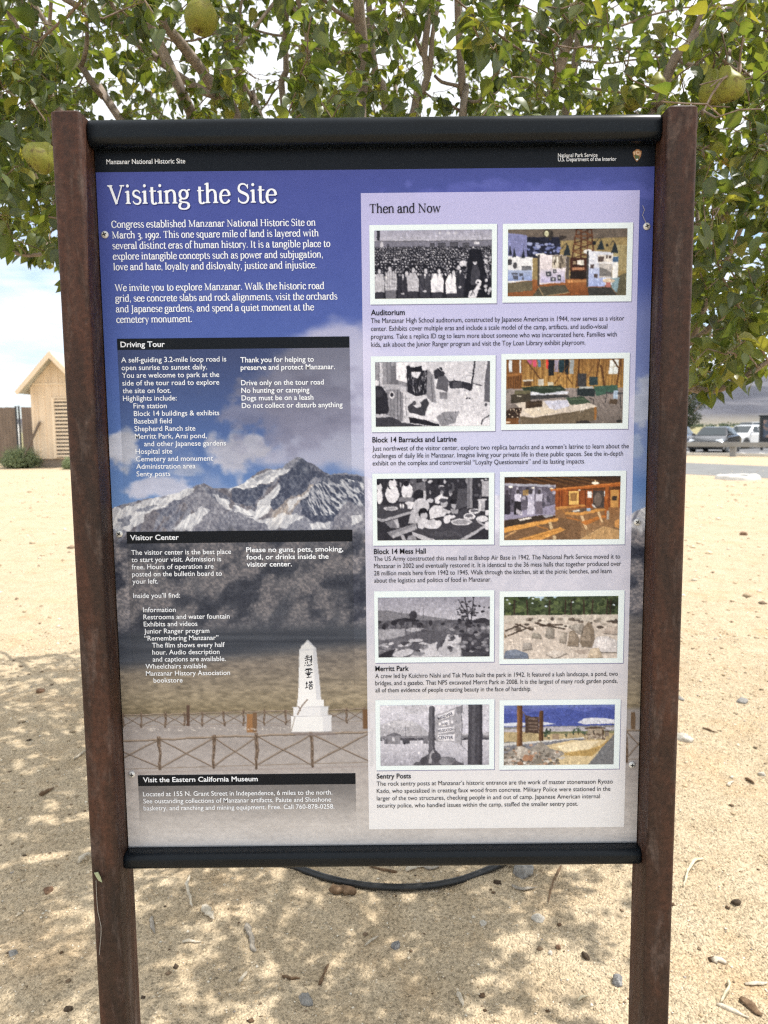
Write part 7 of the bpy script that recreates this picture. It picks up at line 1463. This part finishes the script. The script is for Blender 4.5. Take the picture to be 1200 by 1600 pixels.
for q in ((818, 1361, 36, .75, 'grey', 'blocky grey stone just below the bottom rail by the hose', 1), (1067, 1156, 25, .75, 'pale', 'white angular stone touching the outer edge of the right post', 2), (1162, 836, 13, .8, 'brown', 'small brown stone alone on the far sand at right', 3), (1160, 1096, 15, .7, 'grey', 'knobbly grey stone on bright sand right of the sign', 4),
          (965, 1536, 19, .75, 'blue', 'speckled blue grey stone beside the foot of the right post', 5), (617, 1473, 16, .7, 'blue', 'blue grey stone in the dappled shade under the sign', 6), (842, 1436, 18, .55, 'pale', 'flat whitish stone on sunlit sand right of the hose', 7), (755, 1439, 12, .6, 'pale', 'little cream stone left of the flat whitish stone', 8), (915, 1495, 13, .9, 'dark', 'round dark pellet of a stone on the sunlit sand', 9),
          (478, 1557, 22, .7, 'grey', 'smooth grey stone near the bottom edge in shade', 10), (872, 1479, 10, .7, 'brown', 'tiny brown stone left of the dark pellet', 11), (1150, 1415, 13, .7, 'dark', 'dark clod of stone on sand by the right edge', 12), (1062, 1094, 11, .7, 'grey', 'small grey stone above the white angular stone', 13), (20, 1493, 15, .6, 'grey', 'grey stone at the left edge of the picture', 14), (76, 1390, 13, .8, 'brown', 'reddish brown stone in shade left of the left post', 15), (108, 1577, 11, .8, 'dark', 'dark round stone low down left of the left post', 16), (1192, 1205, 12, .6, 'pale', 'white chip of stone at the right edge', 17), (860, 1487, 9, .7, 'pale', 'cream bead of a stone beside the tiny brown stone', 18), (64, 1083, 12, .8, 'brown', 'dark brown stone in the shade far left', 19)):
    stone(*q)
WOODM = {'pale': bark_mat('bleached_wood', (.42, .36, .27), (.58, .51, .40), (.70, .64, .53), 2.5), 'brown': bark_mat('brown_bark', (.09, .055, .033), (.17, .11, .065), (.28, .19, .12), 2.5), 'grey': bark_mat('grey_dead_wood', (.22, .19, .155), (.36, .32, .265), (.50, .45, .38), 2.5), 'straw': bark_mat('straw_stem', (.52, .45, .30), (.64, .57, .40), (.72, .66, .50), 2.5)}
def stick(pts, wpx, kind, label, name='stick', taper=.55, flat=1.0, lift=.0):
    w3 = []; 
    for q in pts: c = on_ground(*q); w3.append(Vector((c.x, c.y, 0)))
    dist = (w3[0] - Vector(EYE)).length; r_ = wpx * dist / FPX / 2; sp = spline(w3, .012) if len(w3) > 2 else [w3[0].lerp(w3[1], k / 6) for k in range(7)]
    L = len(sp); rg_ = random.Random(int(pts[0][0] * 7 + pts[0][1])); P = [Vector((p.x, p.y, gz(p.x, p.y) + r_ * flat * .75 + lift * math.sin(math.pi * i / (L - 1)))) for i, p in enumerate(sp)]
    rr = [r_ * (1 - (1 - taper) * i / (L - 1)) * rg_.uniform(.72, 1.2) for i in range(L)]; rr[0] *= .55; rr[-1] *= .4
    P = [p + Vector((rg_.uniform(-1, 1), rg_.uniform(-1, 1), 0)) * r_ * .35 for p in P]; rings = len(P)
    mb = MB(); mb.tube([p - P[0] for p in P], rr, 8)
    sq = [rg_.uniform(.55, 1.25) for _ in range(8)]; cen = [P[i] - P[0] for i in range(rings)]
    for i in range(rings):
        for k in range(8):
            v = Vector(mb.v[i * 8 + k]); d = (v - cen[i]) * sq[k] * rg_.uniform(.85, 1.15); d.z *= flat; mb.v[i * 8 + k] = tuple(cen[i] + d)
    return tag(mb.build(name, WOODM[kind], None, True, P[0]), label, name.replace('_', ' '), {'stick': 'dead sticks on the sand', 'wood_chip': 'wood chips on the sand'}.get(name))
S = stick
S([(296, 1374), (292, 1390), (297, 1408), (301, 1420)], 5, 'pale', 'bleached bent twig standing off the shade left of the hose', lift=.012)
S([(319, 1421), (327, 1432), (334, 1442)], 13, 'pale', 'stubby tan wood chip under the bent twig', 'wood_chip', .5, .7)
S([(385, 1447), (390, 1466), (397, 1488)], 10, 'grey', 'split grey stick pointing at the viewer under the sign', 'stick', .8, .7)
S([(286, 1472), (300, 1471), (315, 1472)], 7, 'pale', 'thin pale wood chip lying crosswise left of the split stick', 'wood_chip', .5, .5)
S([(236, 1434), (238, 1446), (242, 1456)], 8, 'grey', 'curved grey bark chip right of the left post', 'wood_chip', .6, .5)
S([(515, 1395), (535, 1393), (556, 1399)], 13, 'brown', 'cut brown stub of branch in front of the hose', 'stick', .8)
S([(570, 1472), (580, 1464), (592, 1456)], 5, 'pale', 'short white stick slanting on the shaded sand', 'stick', .6)
S([(372, 1530), (380, 1523), (387, 1516)], 7, 'pale', 'small tan wood chip below the split stick', 'wood_chip', .6, .6)
S([(122, 1348), (132, 1341), (146, 1337)], 7, 'pale', 'pale curved stick touching the left post', 'stick', .7, 1, .006)
S([(634, 1362), (648, 1356), (664, 1352)], 13, 'pale', 'flat pale wood chip behind the hose', 'wood_chip', .5, .5)
S([(660, 1352), (676, 1357), (690, 1352)], 8, 'grey', 'grey wood chip beside the flat pale chip behind the hose', 'wood_chip', .6, .6)
S([(877, 1352), (868, 1372), (860, 1396), (857, 1412)], 4, 'brown', 'long thin brown twig on sunlit sand below the rail', 'stick', .5, 1, .01)
S([(800, 1382), (820, 1387), (838, 1384)], 6, 'grey', 'thin grey twig in front of the blocky grey stone', 'stick', .5)
S([(714, 1547), (719, 1558), (724, 1569)], 8, 'pale', 'bleached stick near the bottom edge in the middle', 'stick', .7)
S([(902, 1562), (910, 1556), (918, 1553)], 5, 'straw', 'pale twig left of the foot of the right post', 'stick', .6)
S([(1098, 1347), (1085, 1354), (1075, 1372), (1068, 1390)], 3.6, 'straw', 'curved straw stem right of the right post', 'stem', .6, 1, .02)
S([(1139, 1533), (1138, 1548), (1132, 1562), (1127, 1570)], 5, 'straw', 'curved white stem by the lower right corner', 'stem', .6, 1, .012)
S([(1120, 1571), (1140, 1579), (1168, 1590)], 8, 'pale', 'long white flat stick in the lower right corner', 'stick', .7, .6)
S([(1158, 1562), (1174, 1574), (1192, 1588)], 13, 'brown', 'dark brown bark strip in the lower right corner', 'bark_strip', .6, .5)
S([(1110, 1497), (1122, 1500), (1134, 1505)], 15, 'pale', 'broad cream wood chip above the curved white stem', 'wood_chip', .6, .4)
S([(1165, 1534), (1182, 1532), (1198, 1531)], 6, 'pale', 'pale stick lying level at the right edge', 'stick', .6)
S([(1137, 1225), (1141, 1220), (1146, 1217)], 6, 'pale', 'bright white wood chip on sand right of the sign', 'wood_chip', .6, .6)
S([(1165, 1212), (1172, 1216), (1180, 1220)], 5, 'brown', 'short dark stick by the bright white chip', 'stick', .6)
S([(1098, 1142), (1108, 1145), (1120, 1148)], 4, 'brown', 'thin dark stick above the white angular stone', 'stick', .5)
S([(62, 1248), (74, 1242), (84, 1236)], 6, 'brown', 'dark twig lying in the shade at far left', 'stick', .5)
S([(116, 1188), (126, 1180), (138, 1170)], 5, 'pale', 'pale twig in the shade just left of the post', 'stick', .5)
S([(1040, 1415), (1048, 1403), (1052, 1392)], 4, 'straw', 'short straw blade close to the right post', 'stem', .5)
S([(498, 1530), (506, 1518), (514, 1500)], 6, 'brown', 'dark stick beside the smooth grey stone', 'stick', .6)
S([(620, 1362), (600, 1362), (575, 1356)], 5, 'brown', 'brown twig behind the hose left of the wood chips', 'stick', .5)
S([(440, 1520), (455, 1524), (470, 1522)], 5, 'brown', 'low brown stick left of the dark stick in shade', 'stick', .5)

# gravel and leaf litter, nobody could count them
GRAV = Mat('gravel_grains', rough=.95, spec=.1); GRAV.color(GRAV.attr()); GRAV = GRAV.m
def scatter(name, n, size, cols, probs, seed, flatk=(.5, .9), area=(-2.6, 2.5, .25, 4.4)):
    q = np.random.default_rng(seed); x = q.uniform(area[0], area[1], n); y = area[2] + (area[3] - area[2]) * q.random(n) ** 1.5
    s = size[0] * np.exp(q.normal(size=n) * size[1]); s = np.clip(s, .001, size[0] * 4); s *= np.clip(.65 + y * .17, .7, 1.6)
    z = relief(x, y); dirs = np.array([(1, 0, 0), (0, 1, 0), (-1, 0, 0), (0, -1, 0), (0, 0, 1), (0, 0, -1)], float)
    V = dirs[None] * (q.uniform(.55, 1.25, (n, 6, 1)) * s[:, None, None]); V[:, :, 2] *= q.uniform(*flatk, n)[:, None]
    a = q.uniform(0, 6.283, n); ca, sa = np.cos(a)[:, None], np.sin(a)[:, None]; vx = V[:, :, 0] * ca - V[:, :, 1] * sa; vy = V[:, :, 0] * sa + V[:, :, 1] * ca; V[:, :, 0], V[:, :, 1] = vx, vy
    V[:, :, 0] += q.normal(size=(n, 1)) * 0; V += np.stack([x, y, z + s * .15], -1)[:, None, :]
    t = np.array([(0, 1, 4), (1, 2, 4), (2, 3, 4), (3, 0, 4), (1, 0, 5), (2, 1, 5), (3, 2, 5), (0, 3, 5)]); F = (np.arange(n) * 6)[:, None, None] + t[None]
    col = np.array(cols)[q.choice(len(cols), n, p=probs)] * q.uniform(.8, 1.2, (n, 1)); C = np.repeat(col[:, None], 6, 1)
    return tag(raw_mesh(name, V.reshape(-1, 3), F.reshape(-1, 3), GRAV, None, False, C.reshape(-1, 3), True), kind='stuff')
scatter('gravel', 46000, (.0031, .42), [(.62, .50, .34), (.70, .60, .45), (.50, .38, .24), (.74, .68, .56), (.30, .22, .15), (.40, .36, .32)], [.34, .27, .25, .09, .03, .02], 21)
scatter('leaf_litter', 1300, (.0065, .5), [(.12, .075, .045), (.20, .14, .09), (.30, .23, .15), (.07, .05, .035)], [.35, .3, .2, .15], 22, (.12, .35))
scatter('far_gravel', 6000, (.010, .5), [(.62, .50, .34), (.42, .32, .21), (.26, .19, .13), (.70, .62, .48)], [.4, .3, .15, .15], 23, (.4, .8), (-14, 14, 4.0, 24))
# bits caught on the sign
p = at_y(155, 1368, -.0565); GL = Mat('faded_leaf', (.36, .42, .27), .6).m; mb = MB()
q = [at_y(147, 1364, -.057), at_y(153, 1363, -.060), at_y(157, 1371, -.061), at_y(159.5, 1379, -.057), at_y(154, 1376, -.0555), at_y(150, 1370, -.0565)]
mb.add(q + [v + Vector((0, .0012, 0)) for v in q], [tuple(range(6)), tuple(range(11, 5, -1))] + [(i, (i + 1) % 6, 6 + (i + 1) % 6, 6 + i) for i in range(6)]); tag(mb.build('caught_leaf', GL), 'faded green scrap of leaf caught on the left post', 'leaf')
THR = Mat('silk_thread', (.42, .40, .36), .8).m
def thread(pts, Y, label, r_=.0004):
    mb = MB(); mb.tube(spline([at_y(x, y, Y) for x, y in pts], .01), r_, 5); tag(mb.build('thread', THR), label, 'thread', 'threads on the sign')
thread([(150, 1376), (151, 1400), (153, 1425), (158, 1448), (157, 1470), (155, 1492)], -.0545, 'pale thread hanging down the front of the left post')
thread([(1004, 321), (1007, 328), (1004, 336), (1008, 345), (1010, 352)], -.0036, 'wavy white thread above the top right screw')

# ------------------------------------------------------------------ air
hz = MB(); hz.box(-9500, 9500, -1000, 9500, -2, 900)
HZ = bpy.data.materials.new('haze_air'); HZ.use_nodes = True; ht = HZ.node_tree; ht.nodes.clear()
ho = ht.nodes.new('ShaderNodeOutputMaterial'); hv = ht.nodes.new('ShaderNodeVolumePrincipled'); hv.inputs['Density'].default_value = 0.000045; hv.inputs['Color'].default_value = (.74, .82, .96, 1); hv.inputs['Anisotropy'].default_value = .2
ht.links.new(hv.outputs[0], ho.inputs['Volume']); tag(hz.build('haze', HZ), kind='stuff')
